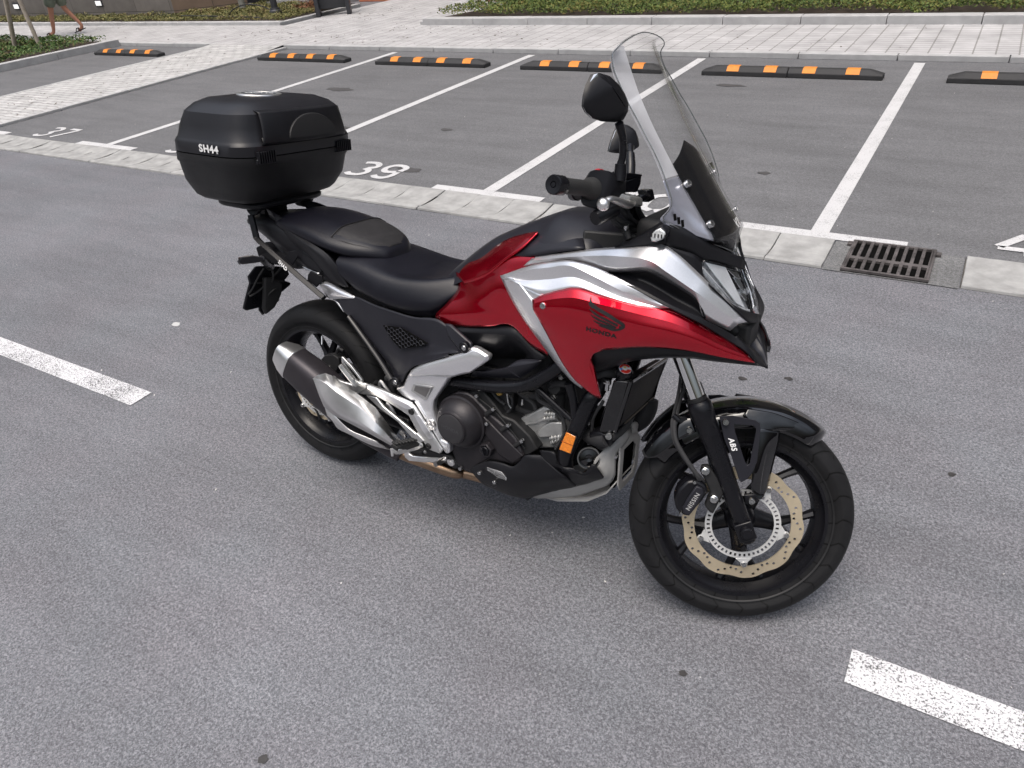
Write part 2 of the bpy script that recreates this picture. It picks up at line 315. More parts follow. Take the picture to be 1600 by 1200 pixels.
# raised kerbs / pavement / walk
def kerbline(name, pts, wd, h, z0=0, L=1.0, lab=None):
    """row of kerb stones with dark joints along a polyline; stones as wide as wd to the left of travel"""
    bm = new()
    for (ax_, ay), (bx, by) in zip(pts, pts[1:]):
        d = Vector((bx-ax_, by-ay, 0)); n = max(1, round(d.length/L)); s = d/n; t = d.normalized(); w_ = Vector((-t.y, t.x, 0))*wd
        for i in range(n):
            a = Vector((ax_, ay, 0))+s*i+t*.004; b_ = Vector((ax_, ay, 0))+s*(i+1)-t*.004; q_ = [a, b_, b_+w_, a+w_]
            lo = [bm.verts.new((p.x, p.y, z0)) for p in q_]; hi = [bm.verts.new((p.x, p.y, h+rnd.uniform(-.002, .002))) for p in q_]
            bm.faces.new(hi); bm.faces.new(lo[::-1])
            for k in range(4): bm.faces.new((lo[k], lo[(k+1) % 4], hi[(k+1) % 4], hi[k]))
    return struct(name, bm, M_kerb, bev=.008)
HP = .06
kerbline('kerb', [(-9.78, 9.02), (14, 9.02)], .10, HP+.004)
kerbline('kerb', [(-30, 9.02), (-11.5, 9.02)], .10, HP+.002)
kerbline('kerb', [(-9.70, 4.2), (-9.70, 9.012)], .08, .036)
kerbline('kerb', [(-11.5, 4.2), (-11.5, 9.012)], .07, .036)
bm = new(); rect(bm, -30, 14, 9.12, 10.85, HP); rect(bm, -11.60, -7.2, 10.85, 16.5, HP); rect(bm, -30, -11.6, 9.12, 10.85, HP) if False else None
rect(bm, -11.57, -9.785, 9.016, 9.12, HP); struct('pavement', bm, M_pave, smooth=False)
bm = new()
quad(bm, [(-11.5, 4.2, .03), (-9.785, 4.2, .03), (-9.785, 8.6, .03), (-11.5, 8.6, .03)]); quad(bm, [(-11.5, 8.6, .03), (-9.785, 8.6, .03), (-9.785, 9.014, HP), (-11.5, 9.014, HP)]); struct('footpath', bm, M_pave2, smooth=False)
kerbline('kerb', [(-8.35, 10.85), (14, 10.85)], .19, HP+.10)
kerbline('kerb', [(-30, 10.85), (-11.72, 10.85)], .14, HP+.06)
kerbline('kerb', [(-11.72, 10.85), (-11.72, 13.2)], .12, HP+.05)
kerbline('kerb', [(-20, 4.6), (-14.05, 6.55), (-14.05, 9.02)], .16, .12)
kerbline('kerb', [(-8.35, 10.86), (-7.55, 12.9)], .1, HP+.05)
# soil
bm = new()
quad(bm, [(-8.25, 11.04, .13), (14, 11.04, .13), (14, 14, .13), (-7.2, 14, .13)]); quad(bm, [(-30, 10.99, .09), (-11.84, 10.99, .09), (-11.84, 13.4, .09), (-30, 13.4, .09)])
quad(bm, [(-22, 5.2, .08), (-14.2, 6.7, .08), (-14.2, 9.0, .08), (-22, 9.0, .08)]); struct('soil', bm, M_soil, smooth=False)

# ground cover (leaf mass nobody could count)
def leafmat(name, cols):
    m = bpy.data.materials.new(name); m.use_nodes = True; nt = m.node_tree; L = nt.links; b = nt.nodes['Principled BSDF']
    gi = node(nt, 'ShaderNodeObjectInfo'); ge = node(nt, 'ShaderNodeNewGeometry'); cr = node(nt, 'ShaderNodeValToRGB'); cr.color_ramp.interpolation = 'LINEAR'
    tc = node(nt, 'ShaderNodeTexCoord'); n = node(nt, 'ShaderNodeTexNoise', i_Scale=1.6, i_Detail=3); L.new(tc.outputs['Object'], n.inputs['Vector'])
    ad = node(nt, 'ShaderNodeMath', operation='MULTIPLY_ADD', i_1=.55); L.new(ge.outputs['Random Per Island'], ad.inputs[0])
    n2 = node(nt, 'ShaderNodeMath', operation='MULTIPLY', i_1=.6); L.new(n.outputs['Fac'], n2.inputs[0]); L.new(n2.outputs[0], ad.inputs[2]); L.new(ad.outputs[0], cr.inputs[0])
    el = cr.color_ramp.elements; el[0].position = .1; el[0].color = (*cols[0], 1); el[1].position = .95; el[1].color = (*cols[-1], 1)
    for i, c in enumerate(cols[1:-1]): e = el.new(.1+.85*(i+1)/(len(cols)-1)); e.color = (*c, 1)
    L.new(cr.outputs[0], b.inputs['Base Color']); b.inputs['Roughness'].default_value = .6; b.inputs['Specular IOR Level'].default_value = .3
    return m
ML_green = leafmat('green ground cover', [(.020, .045, .010), (.045, .085, .018), (.085, .125, .03), (.17, .19, .05), (.20, .12, .04)])
ML_olive = leafmat('olive ground cover', [(.035, .045, .016), (.075, .085, .025), (.13, .13, .04), (.22, .2, .08), (.2, .12, .06)])
ML_dark = leafmat('leafy ground cover', [(.012, .03, .008), (.03, .07, .015), (.06, .12, .03), (.1, .14, .035), (.16, .08, .05)])
ML_tree = leafmat('tree leaves', [(.02, .04, .01), (.04, .08, .02), (.07, .12, .03), (.1, .15, .04)])
def leaves(name, poly, n, z0, hmin, hmax, size, m, seed=1, lumps=.7, kind='stuff', name_label=None):
    r = np.random.default_rng(seed); P = np.array(poly); lo = P.min(0); hi = P.max(0); pts = []
    while len(pts) < n:
        q_ = r.uniform(lo, hi, (n*2, 2)); ins = np.zeros(len(q_), bool); j = len(P)-1
        for i in range(len(P)):
            c = ((P[i, 1] > q_[:, 1]) != (P[j, 1] > q_[:, 1])) & (q_[:, 0] < (P[j, 0]-P[i, 0])*(q_[:, 1]-P[i, 1])/(P[j, 1]-P[i, 1]+1e-9)+P[i, 0]); ins ^= c; j = i
        pts += list(q_[ins])
    pts = np.array(pts[:n])
    hh = np.array([.5+.5*noise.noise(Vector((x*lumps*2.2, y*lumps*2.2, seed)))+.45*noise.noise(Vector((x*5, y*5, seed+7))) for x, y in pts])
    H = hmin+(hmax-hmin)*np.clip(hh, 0, 1.3)
    z = z0+H*np.sqrt(r.uniform(.15, 1, n))
    c = np.column_stack([pts, z]); nr = r.normal(0, 1, (n, 3)); nr[:, 2] = np.abs(nr[:, 2])+.7; nr /= np.linalg.norm(nr, axis=1)[:, None]
    a = r.normal(0, 1, (n, 3)); a -= nr*(a*nr).sum(1)[:, None]; a /= np.linalg.norm(a, axis=1)[:, None]; b_ = np.cross(nr, a); s = (size*r.uniform(.6, 1.3, n))[:, None]
    V = np.stack([c-a*s, c-b_*s*.5, c+a*s+nr*s*.3, c+b_*s*.5], 1).reshape(-1, 3)
    me = bpy.data.meshes.new(name); me.from_pydata(V.tolist(), [], np.arange(n*4).reshape(n, 4).tolist())
    o = obj(name, me, m, smooth=False)
    if kind: o['kind'] = kind
    return o
def stuff(o, lab, cat): return tag(o, lab, cat)
stuff(leaves('ground_cover', [(-8.2, 11.04), (2.5, 11.04), (2.5, 13.2), (-7.3, 13.2)], 60000, .13, .06, .25, .020, ML_green, 2), 'dense green ground cover filling the bed behind the far kerb', 'ground cover')
stuff(leaves('ground_cover', [(-26, 10.98), (-11.85, 10.98), (-11.95, 13.1), (-14.6, 13.2), (-15.9, 11.9), (-26, 11.7)], 30000, .09, .03, .17, .022, ML_olive, 3), 'olive and yellow ground cover in front of the stone wall', 'ground cover')
stuff(leaves('ground_cover', [(-20, 5.0), (-14.3, 6.75), (-14.3, 8.95), (-20, 8.95)], 20000, .08, .05, .17, .024, ML_dark, 5), 'leafy green ground cover in the kerbed tree bed at left', 'ground cover')
# reddish dry patch near the grey column base
stuff(leaves('dry_cover', [(-12.6, 12.1), (-11.9, 12.1), (-11.9, 13.1), (-12.8, 13.1)], 2500, .09, .06, .2, .022, leafmat('dry leaves', [(.08, .03, .02), (.15, .06, .03), (.2, .1, .05)]), 8), 'reddish dry ground cover beside the dark grey sign stand', 'ground cover')
stuff(leaves('dry_cover', [(-8.3, 12.3), (-7.3, 12.3), (-7.3, 13.3), (-7.9, 13.3)], 2500, .13, .08, .3, .024, leafmat('dry red leaves', [(.08, .02, .015), (.17, .05, .03), (.2, .1, .05)]), 9), 'reddish dry plants around the foot of the black lamp post', 'ground cover')
# litter on paths
def litter(name, regs, n, seed, lab):
    r = random.Random(seed); bm = new()
    for i in range(n):
        x0, x1, y0, y1, z = regs[r.randrange(len(regs))]; x = r.uniform(x0, x1); y = r.uniform(y0, y1)
        if noise.noise(Vector((x*.9, y*.9, 3))) < -.15: continue
        s = r.uniform(.008, .028); a = r.uniform(0, 6.3); M = Matrix.Translation((x, y, z+.004)) @ Matrix.Rotation(a, 4, 'Z') @ Matrix.Rotation(r.uniform(-.4, .4), 4, 'X')
        quad(bm, [M @ Vector(p) for p in ((-s, 0, 0), (0, -s*.4, .003), (s, 0, .004), (0, s*.4, .002))])
    return tag(obj(name, bm, mat('litter', (.09, .07, .05), .9, var=.6, vs=40), smooth=False), lab, 'leaf litter', kind='stuff')
litter('leaf_litter', [(-11.4, -9.9, 4.3, 8.6, .03), (-12, -6, 9.2, 10.8, HP), (-12, -6, 9.2, 10.8, HP), (-24, 0, 9.2, 10.8, HP), (-11.3, -9.0, 10.9, 13, HP)], 900, 3, 'small dry leaves scattered over the pale paving')
r_ = random.Random(9); bm = new()
for i in range(260):
    x = r_.uniform(-8, 2.2); y = r_.uniform(1.0, 8.6); s = r_.uniform(.002, .006)
    z = .004 if y > 4.2 else 0
    M = Matrix.Translation((x, y, z+.002)) @ Matrix.Rotation(r_.uniform(0, 6), 4, 'Z'); quad(bm, [M @ Vector(p) for p in ((-s, 0, 0), (0, -s*.7, .002), (s*1.3, 0, .003), (0, s*.6, .001))])
tag(obj('grit', bm, mat('pale grit', (.5, .49, .47), .9), smooth=False), 'pale grit specks scattered on the asphalt', 'grit', kind='stuff')
# stains
M_stain = mat('oil stain', (.035, .033, .033), .6, var=.3, vs=40, bump=.5, bs=200); M_pale = mat('pale spot', (.42, .42, .42), .9, var=.1)
def splot(x, y, r, m, z=.0025, sx=1.0, seed=0):
    bm = new(); q_ = random.Random(seed); n = 22; ph = [q_.uniform(0, 6.3) for _ in range(4)]
    bm.faces.new([bm.verts.new((x+sx*r*math.cos(t)*(1+.14*math.sin(2*t+ph[0])+.12*math.sin(3*t+ph[1])+.09*math.sin(7*t+ph[2])), y+r*math.sin(t)*(1+.15*math.sin(3*t+ph[3])+.1*math.sin(5*t+ph[0])), z)) for t in [2*math.pi*i/n for i in range(n)]])
    struct('ground_stain', bm, m, smooth=False)
for i, (x, y, r, s) in enumerate([(-1.186, .48, .012, 1.2), (-.343, 1.195, .010, 1), (.195, 2.34, .012, 1), (-.434, 2.71, .012, 1.3), (-.604, 2.636, .013, 1.3), (-3.8, 4.52, .05, 2.4), (-5.3, 5.4, .05, 1.8), (-4.2, 5.6, .04, 1.5), (-1.2, 5.2, .03, 1.3), (-6.6, 6.8, .08, 2.5), (-2.2, 7.7, .05, 3)]):
    splot(x, y, r, M_stain if i < 5 else M_bay_dark if False else M_stain if i < 5 else mat('faint stain', (.062, .06, .062), .8), .0025 if y < 3.8 else .0075, s, i)
splot(-3.437, 1.97, .019, M_pale, sx=1.5, seed=30)

# wheel stops
M_rub = mat('black rubber', (.028, .028, .030), .7, var=.25, vs=12, bump=.5, bs=120); M_org = mat('orange reflector tape', (.64, .22, .03), .6, var=.15, vs=20)
def wheel_stop(x0, x1, yf, label, seg=2):
    L = x1-x0; t = empty('wheel_stop', (x0+L/2, yf, .004), (0, 0, rnd.uniform(-.006, .006)), label, 'wheel stop', 'rubber wheel stops at the heads of the bays'); h = L/2; cham = .13
    bm = new(); half = [(-h, 0), (-.003, 0)], [(.003, 0), (h, 0)]
    sec = lambda f: [(0, 0), (0, .055*f), (.035, .055+.045*(f if f < 1 else 1)) if f == 1 else (.03, .06*f), (.115, .10*f if f == 1 else .06*f), (.15, .055*f), (.15, 0)]
    def body(a, b_, ca, cb):
        xs = ([(a, .35), (a+cham, 1)] if ca else [(a, 1)])+([(b_-cham, 1), (b_, .35)] if cb else [(b_, 1)])
        rings = [[bm.verts.new((x, y, z)) for y, z in [(0, 0), (0, .045), (.04, .045+.042*f), (.11, .045+.042*f), (.15, .045), (.15, 0)]] for x, f in [(x, (f if f == 1 else 0.02)) for x, f in xs]]
        for p, q_ in zip(rings, rings[1:]):
            for k in range(6): bm.faces.new((p[k], p[(k+1) % 6], q_[(k+1) % 6], q_[k]))
        bm.faces.new(rings[0]); bm.faces.new(rings[-1][::-1])
    body(-h, -.003, True, False); body(.003, h, False, True)
    obj('rubber_body', bm, M_rub, t, bev=.006)
    for f in (-.70, -.27, .16, .62):
        x = f*h; bm = new(); e = .0025
        A = [(x, -.0005-e+.002, .046), (x+.14, -.0005-e+.002, .046)]
        p = [(0-.001, .047), (.0395, .0885), (.109, .0895)]
        for (ya, za), (yb, zb) in zip(p, p[1:]): quad(bm, [(x+.03*(1 if ya < 0.03 else 0)*0, ya, za+e), (x+.125, ya, za+e), (x+.125, yb, zb+e), (x, yb, zb+e)])
        obj('reflector_strip', bm, M_org, t, smooth=False)
    return t
wheel_stop(-13.62, -11.85, 8.19, 'black and orange wheel stop left of the pale footpath')
wheel_stop(-9.46, -7.72, 8.16, 'black and orange wheel stop at the head of bay 37')
wheel_stop(-7.14, -5.38, 8.12, 'black and orange wheel stop at the head of bay 38, behind the case')
wheel_stop(-4.86, -3.08, 8.10, 'black and orange wheel stop at the head of bay 39, behind the windscreen')
wheel_stop(-2.63, -.87, 8.10, 'black and orange wheel stop right of the windscreen, at the head of bay 40')
wheel_stop(-.33, 1.43, 8.09, 'black and orange wheel stop cut off by the right edge')

# stone clad wall at left
def slabmat(name, c1, c2, bw=1.2, bh=.62):
    m = paver(name, bw, bh, .5, c1, c2, (.05, .045, .04), 0, .006); nt = m.node_tree
    mp = [n for n in nt.nodes if n.type == 'MAPPING'][0]; mp.inputs['Rotation'].default_value = (R_(90), 0, 0); mp.inputs['Location'].default_value = (.35, .22, 0)
    return m
M_stone = slabmat('grey stone cladding', (.17, .155, .145), (.13, .12, .112)); M_stoneb = slabmat('brown stone cladding', (.19, .135, .10), (.16, .115, .085))
def wallpiece(name, p, q_, h, th, m, lab, cat='wall', z0=0.0):
    a, b_ = Vector((*p, 0)), Vector((*q_, 0)); d = b_-a; ang = math.atan2(d.y, d.x); bm = new(); box(bm, (0, 0, z0), (d.length, th, h)); o = obj(name, bm, m, bev=.006, smooth=False); o.location = a; o.rotation_euler = (0, 0, ang); return tag(o, lab, cat)
wallpiece('stone_wall', (-30, 11.42), (-15.85, 11.72), 2.6, .3, M_stone, 'grey stone clad wall behind the walking person')
wallpiece('stone_wall', (-15.84, 11.70), (-14.75, 12.85), 2.6, .3, M_stoneb, 'brown stone clad wall turning back beside the lamp post')
M_lens = mat('lamp lens', (.8, .8, .78), .3, emit=('ffffff', .6)); M_dk = mat('dark grey paint', (.035, .036, .042), .45, var=.15, bump=.2)
for x, z in ((-21.9, .40), (-18.45, .42)):
    t = empty('wall_light', (x, 11.42+(x+30)/14.15*.3-.003, z), (0, 0, .021), 'small recessed wall light near the left edge, behind the stakes' if x < -20 else 'small recessed wall light right of the walking person', 'wall light', 'recessed lights in the stone wall')
    bm = new(); box(bm, (-.14, -.012, -.07), (.14, -.001, .09)); obj('housing', bm, M_dk, t, bev=.003)
    bm = new(); box(bm, (-.11, -.018, -.055), (.10, -.0125, .045)); obj('lens', bm, M_lens, t)
# right concrete wall
wallpiece('concrete_wall', (-6.95, 13.15), (6, 13.25), 1.1, .25, mat('board marked concrete', (.16, .145, .13), .9, var=.35, vs=2.2, bump=.7, bs=25), 'rough grey concrete wall behind the green bed')
# dark shopfront
t = empty('office_building', (0, 0, 0), label='tall dark stone office building standing behind the beds and the shopfront', cat='building')
M_facade = paver('facade stone', 1.2, .6, .5, (.085, .078, .074), (.07, .066, .062), (.03, .03, .03), 0, .012)
[n for n in M_facade.node_tree.nodes if n.type == 'MAPPING'][0].inputs['Rotation'].default_value = (R_(90), 0, 0)
bm = new(); box(bm, (-46, 15.3, 0), (34, 27, 19)); obj('wall', bm, M_facade, t, smooth=False)
M_win = mat('window glass', (.02, .024, .03), .08, spec=.8)
for fl in range(1, 5):
    for k in range(16):
        x = -44+k*4.9; bm = new(); box(bm, (x, 15.2, fl*3.9), (x+2.6, 15.298, fl*3.9+2.3)); obj('window', bm, M_win, t, smooth=False)
t = empty('shopfront', (0, 0, 0), label='dark glazed shopfront behind the planted bed', cat='building')
M_glassd = mat('dark glass', (.012, .014, .018), .06, spec=.8); M_frame = mat('window frame', (.02, .02, .023), .4)
bm = new(); box(bm, (-16.5, 14.6, 0), (-9.0, 14.9, 3)); obj('wall', bm, M_frame, t)
for i in range(4):
    bm = new(); x = -16.3+i*1.45; box(bm, (x, 14.55, .12), (x+1.38, 14.597, 2.8)); obj('window', bm, M_glassd, t)
bm = new(); box(bm, (-16.5, 14.1, 0), (-12.9, 14.598, .10)); obj('plinth', bm, M_kerb, t)
bm = new(); box(bm, (-12.75, 14.33, .0), (-11.35, 14.52, .32)); tag(obj('planter_box', bm, mat('terracotta paint', (.5, .17, .09), .7, var=.15), bev=.01), 'terracotta coloured box at the shopfront beside the dark stand', 'planter')
bm = new(); box(bm, (-11.3, 14.3, .0), (-8.0, 14.55, .08)); struct('step', bm, M_dk, smooth=False)
bm = new(); box(bm, (-15.7, 13.62, .11), (-15.2, 13.95, .2)); box(bm, (-15.6, 13.7, .0), (-15.3, 13.9, .11)); tag(obj('ground_box', bm, M_dk, bev=.01), 'low black utility box in front of the shopfront', 'utility box')
# tapered plant pot
bm = new(); lathe(bm, [(0, .0), (.12, .0), (.17, .15), (.23, .45), (.25, .6), (.23, .6), (.22, .55), (0, .55)], (-12.35, 13.25, .08), (0, 0, 1), 28); t = tag(obj('plant_pot', bm, mat('taupe pot', (.24, .2, .18), .6), bev=.006), 'tapered taupe plant pot behind the dark sign stand', 'plant pot')
# dark grey sign stand (two panels leaning like an A)
t = empty('sign_stand', (-11.42, 12.05, HP), (0, 0, R_(38)), 'dark grey sign stand with two broad legs at the edge of the paving', 'sign stand')
for s, nm in ((-1, 'side_panel'), (1, 'side_panel')):
    bm = new(); x = s*.30; box(bm, (x-.04, -.17, 0), (x+.04, .17, 1.3)); obj(nm, bm, M_dk, t, bev=.008)
bm = new(); box(bm, (-.26, -.02, .12), (.26, .06, 1.2)); obj('board', bm, mat('sign board', (.03, .031, .035), .5), t, bev=.005)
# lamp posts
def lamp_post(x, y, z, r, lab, base=True):
    t = empty('lamp_post', (x, y, z), label=lab, cat='lamp post', group='dark lamp posts')
    bm = new(); tube(bm, [(0, 0, .04), (0, 0, 3.6)], r, 20, smooth=False); obj('pole', bm, M_dk, t)
    bm = new(); lathe(bm, [(0, .0), (r*2.5, 0), (r*2.5, .035), (r*1.9, .05), (r*1.75, .11), (r*1.35, .13), (r*1.3, .16), (0, .16)], (0, 0, 0), (0, 0, 1), 24); obj('base_flange', bm, M_dk, t, bev=.004)
    bm = new(); lathe(bm, [(0, 3.6), (.1, 3.6), (.22, 3.66), (.22, 3.7), (.08, 3.8), (0, 3.82)], (0, 0, 0), (0, 0, 1), 24); obj('lamp_head', bm, M_dk, t)
lamp_post(-12.62, 11.65, .10, .066, 'dark lamp post with flanged foot in the left bed')
lamp_post(-7.68, 12.9, .14, .062, 'black lamp post beside the end of the concrete wall')
lamp_post(-3.30, 12.2, .14, .058, 'dark lamp post standing in the green bed at right')
bm = new(); tube(bm, [(-14.35, 12.35, .1), (-14.45, 12.38, 1.5), (-14.5, 12.4, 3)], [.07, .06, .05], 14); tag(obj('service_pipe', bm, mat('grey green post', (.2, .2, .18), .7, var=.2)), 'pale grey post against the brown stone wall', 'post')
# black hose loop
bm = new(); tube(bm, [(-13.95, 11.55, .12), (-13.8, 11.6, .24), (-13.5, 11.66, .32), (-13.15, 11.75, .29), (-12.9, 11.8, .2)], .012, 8); tube(bm, [(-14.9, 11.15, .2), (-14.2, 11.1, .2), (-13.4, 11.06, .19), (-12.4, 11.04, .17)], .012, 8); tag(obj('irrigation_hose', bm, M_rub), 'black irrigation hose arching out of the left bed', 'hose')
# trees with stakes
M_bark = mat('bark', (.16, .11, .085), .9, var=.35, vs=20, bump=1, bs=60); M_stake = mat('weathered stake wood', (.36, .31, .26), .85, var=.25, vs=9, bump=.5, bs=60); M_stakep = mat('pinkish stake wood', (.45, .27, .2), .85, var=.2, vs=9)
def tree(x, y, z, lean, h, lab, seed, r=.07):
    t = empty('young_tree', (x, y, z), label=lab, cat='tree', group='young staked street trees'); q_ = random.Random(seed)
    bm = new(); tube(bm, [(0, 0, 0), (lean*.3, 0, h*.3), (lean*.6, .02, h*.6), (lean, 0, h)], [r, r*.8, r*.65, r*.3], 10)
    tips = []
    for i in range(9):
        a = i*2.4; hz = h*(.5+.055*i); p0 = Vector((lean*hz/h, 0, hz)); p2 = p0+Vector((math.cos(a)*.7, math.sin(a)*.7, .5)); tube(bm, [p0, (p0+p2)/2+Vector((0, 0, .02)), p2], [r*.35, r*.25, r*.1], 6, 3); tips += [p2, (p0+p2)/2]
    obj('trunk', bm, M_bark, t)
    bm = new()
    for i in range(2600):
        c = q_.choice(tips)+Vector([q_.gauss(0, .26) for _ in range(3)]); s = q_.uniform(.03, .06); u = Vector([q_.gauss(0, 1) for _ in range(3)]).normalized(); v = u.orthogonal()
        quad(bm, [c-u*s, c-v*s*.5, c+u*s, c+v*s*.5])
    obj('crown', bm, ML_tree, t, smooth=False)
tree(-16.95, 8.3, .06, -.12, 3.2, 'young tree at the left edge in the kerbed bed, two stakes beside it', 1, .085)
tree(-6.0, 12.4, .13, .0, 3.0, 'young tree with a pinkish stake in the green bed', 2, .035)
tree(-3.3, 12.85, .13, .0, 3.0, 'young tree between pale stakes in the green bed at right', 3, .035)
def stake(a, b_, r, m, lab):
    bm = new(); a = Vector(a); b_ = Vector(b_); tube(bm, [(0, 0, 0), (b_-a)], r, 12, smooth=False); o = obj('tree_stake', bm, m, bev=.003); o.location = a; tag(o, lab, 'stake', 'wooden tree stakes')
stake((-15.88, 8.05, .02), (-15.16, 8.1, 1.9), .04, M_stake, 'weathered leaning tree stake, the left one of the pair at left')
stake((-15.16, 8.15, .02), (-15.22, 8.1, 1.9), .036, M_stake, 'weathered leaning tree stake, the right one of the pair at left')
stake((-6.30, 12.95, .1), (-6.30, 12.95, 1.6), .035, M_stakep, 'pinkish wooden stake in front of the concrete wall')
stake((-3.95, 13.0, .1), (-3.95, 13.0, 1.6), .030, M_stake, 'pale wooden stake left of the dark lamp post at right')
stake((-2.78, 12.9, .1), (-2.78, 12.9, 1.6), .030, M_stake, 'pale wooden stake right of the dark lamp post at right')

# =====================================================================
#                             THE MOTORCYCLE
# =====================================================================
# bike frame: x forward, y to its left, z up, rear axle at x=0; it leans 9.8 deg on its side stand, bars turned 27 deg left
bike = empty('motorcycle', (-1.8478, 1.5167, .0), (R_(-9.828), 0, R_(-1.487)), 'red and silver motorcycle with tall clear windscreen and black top case, leaning on its stand', 'motorcycle')
_ax = Vector((-math.sin(R_(27)), 0, math.cos(R_(27)))); _A = Vector((1.635, 0, 0))
STEER = Matrix.Translation(_A) @ Matrix.Rotation(R_(27.31), 4, _ax) @ Matrix.Translation(-_A)
M_red = mat('candy red paint', (.58, .0, .018), .25, metal=.92, coat=1, var=.04, flake=.12, coatr=.025)
M_silver = mat('satin silver paint', (.86, .86, .88), .31, metal=.86, var=.03, coat=.3, flake=.05, coatr=.15)
M_silver2 = mat('cast silver metal', (.66, .66, .65), .36, metal=.95, var=.08, vs=25, bump=.08, bs=300)
M_black = mat('matt black plastic', (.008, .008, .010), .40, var=.10, vs=20, bump=.12, bs=700, spec=.33)
M_blackm = mat('satin black plastic', (.006, .006, .008), .28, spec=.4, var=.12, vs=14)
M_gloss = mat('gloss black plastic', (.003, .003, .004), .05, coat=.8, var=.1)
M_smoke = mat('charcoal panel', (.015, .015, .020), .36, spec=.38, var=.08, vs=15, bump=.08, bs=600)
M_eng = mat('engine coating', (.022, .020, .023), .40, metal=.35, var=.12, vs=25, bump=.25, bs=350)
M_engd = mat('dark engine parts', (.010, .010, .011), .6, var=.3, vs=30)
M_alu = mat('cast aluminium', (.44, .44, .43), .45, metal=.75, var=.15, vs=30, bump=.35, bs=300)
M_chrome = mat('chrome', (.8, .8, .8), .07, metal=1, var=.03)
M_bolt = mat('zinc bolt', (.62, .62, .62), .25, metal=1, var=.1)
M_steel = mat('brushed stainless', (.84, .83, .82), .36, metal=1, var=.12, vs=9, aniso=.4)
M_steeld = mat('dulled stainless', (.34, .33, .32), .33, metal=1, var=.2, vs=9)
M_pipe = mat('heat tinted steel', (.36, .25, .17), .35, metal=1, var=.25, vs=12)
M_disc = mat('brake disc steel', (.78, .66, .47), .33, metal=.8, var=.22, vs=7)
M_discs = mat('carrier aluminium', (.68, .68, .67), .4, metal=.5, var=.06)
M_seat = mat('seat vinyl', (.006, .006, .010), .36, spec=.4, var=.12, vs=12, bump=.25, bs=900)
M_seatg = mat('grained seat vinyl', (.016, .015, .016), .55, var=.15, vs=40, bump=.6, bs=700)
M_amber = mat('amber reflector', (.75, .22, .02), .25, coat=.6, var=.25, vs=180)
M_grip = mat('grip rubber', (.02, .02, .02), .65, bump=.5, bs=500)
M_gold = mat('gold anodised', (.55, .36, .12), .35, metal=1)
M_white = mat('white print', (.72, .72, .72), .5, var=.03)
M_grey = mat('grey print', (.35, .35, .35), .5, var=.03)
M_skid = mat('grey skid plate plastic', (.36, .355, .345), .55, var=.12, vs=16, bump=.15, bs=500)
M_mirror = mat('mirror glass', (.8, .8, .8), .02, metal=1, var=0)
def tyremat(N):
    m = mat('tyre rubber', (.011, .011, .012), .55, spec=.25, var=.18, vs=18, bump=.1, bs=500); nt = m.node_tree; L = nt.links; b = nt.nodes['Principled BSDF']
    tc = node(nt, 'ShaderNodeTexCoord'); sp = node(nt, 'ShaderNodeSeparateXYZ'); L.new(tc.outputs['Object'], sp.inputs[0])
    an = node(nt, 'ShaderNodeMath', operation='ARCTAN2'); L.new(sp.outputs[0], an.inputs[0]); L.new(sp.outputs[2], an.inputs[1])
    ab = node(nt, 'ShaderNodeMath', operation='ABSOLUTE'); L.new(sp.outputs[1], ab.inputs[0])
    pw = node(nt, 'ShaderNodeMath', operation='POWER', i_1=1.4); L.new(ab.outputs[0], pw.inputs[0])
    sg = node(nt, 'ShaderNodeMath', operation='SIGN'); L.new(sp.outputs[1], sg.inputs[0])
    def chain(n_, k, off, wd, lo, hi):
        a = node(nt, 'ShaderNodeMath', operation='MULTIPLY_ADD', i_1=n_/(2*math.pi)); L.new(an.outputs[0], a.inputs[0])
        c = node(nt, 'ShaderNodeMath', operation='MULTIPLY_ADD', i_1=k, i_2=off); L.new(pw.outputs[0], c.inputs[0]); L.new(c.outputs[0], a.inputs[2])
        s2 = node(nt, 'ShaderNodeMath', operation='MULTIPLY_ADD', i_1=.25); L.new(sg.outputs[0], s2.inputs[0]); L.new(a.outputs[0], s2.inputs[2])
        f = node(nt, 'ShaderNodeMath', operation='FRACT'); L.new(s2.outputs[0], f.inputs[0])
        l = node(nt, 'ShaderNodeMath', operation='LESS_THAN', i_1=wd); L.new(f.outputs[0], l.inputs[0])
        g1 = node(nt, 'ShaderNodeMath', operation='GREATER_THAN', i_1=lo); L.new(ab.outputs[0], g1.inputs[0])
        g2 = node(nt, 'ShaderNodeMath', operation='LESS_THAN', i_1=hi); L.new(ab.outputs[0], g2.inputs[0])
        m1 = node(nt, 'ShaderNodeMath', operation='MULTIPLY'); L.new(l.outputs[0], m1.inputs[0]); L.new(g1.outputs[0], m1.inputs[1])
        m2 = node(nt, 'ShaderNodeMath', operation='MULTIPLY'); L.new(m1.outputs[0], m2.inputs[0]); L.new(g2.outputs[0], m2.inputs[1]); return m2.outputs[0]
    g = chain(N*1.5, 48, 0, .07, .004, .070); h = chain(N*1.5, -22, .5, .05, .020, .045)
    mx = node(nt, 'ShaderNodeMath', operation='MAXIMUM'); L.new(g, mx.inputs[0]); L.new(h, mx.inputs[1])
    iv = node(nt, 'ShaderNodeMath', operation='SUBTRACT', i_0=1.0); L.new(mx.outputs[0], iv.inputs[1])
    bp = node(nt, 'ShaderNodeBump', i_Strength=1, i_Distance=.004); L.new(iv.outputs[0], bp.inputs['Height']); L.new(bp.outputs[0], b.inputs['Normal'])
    mc = node(nt, 'ShaderNodeMix', data_type='RGBA'); mc.inputs[7].default_value = (.003, .003, .003, 1); old = b.inputs['Base Color'].links[0].from_socket
    L.new(mx.outputs[0], mc.inputs[0]); L.new(old, mc.inputs[6]); L.new(mc.outputs[2], b.inputs['Base Color']); return m

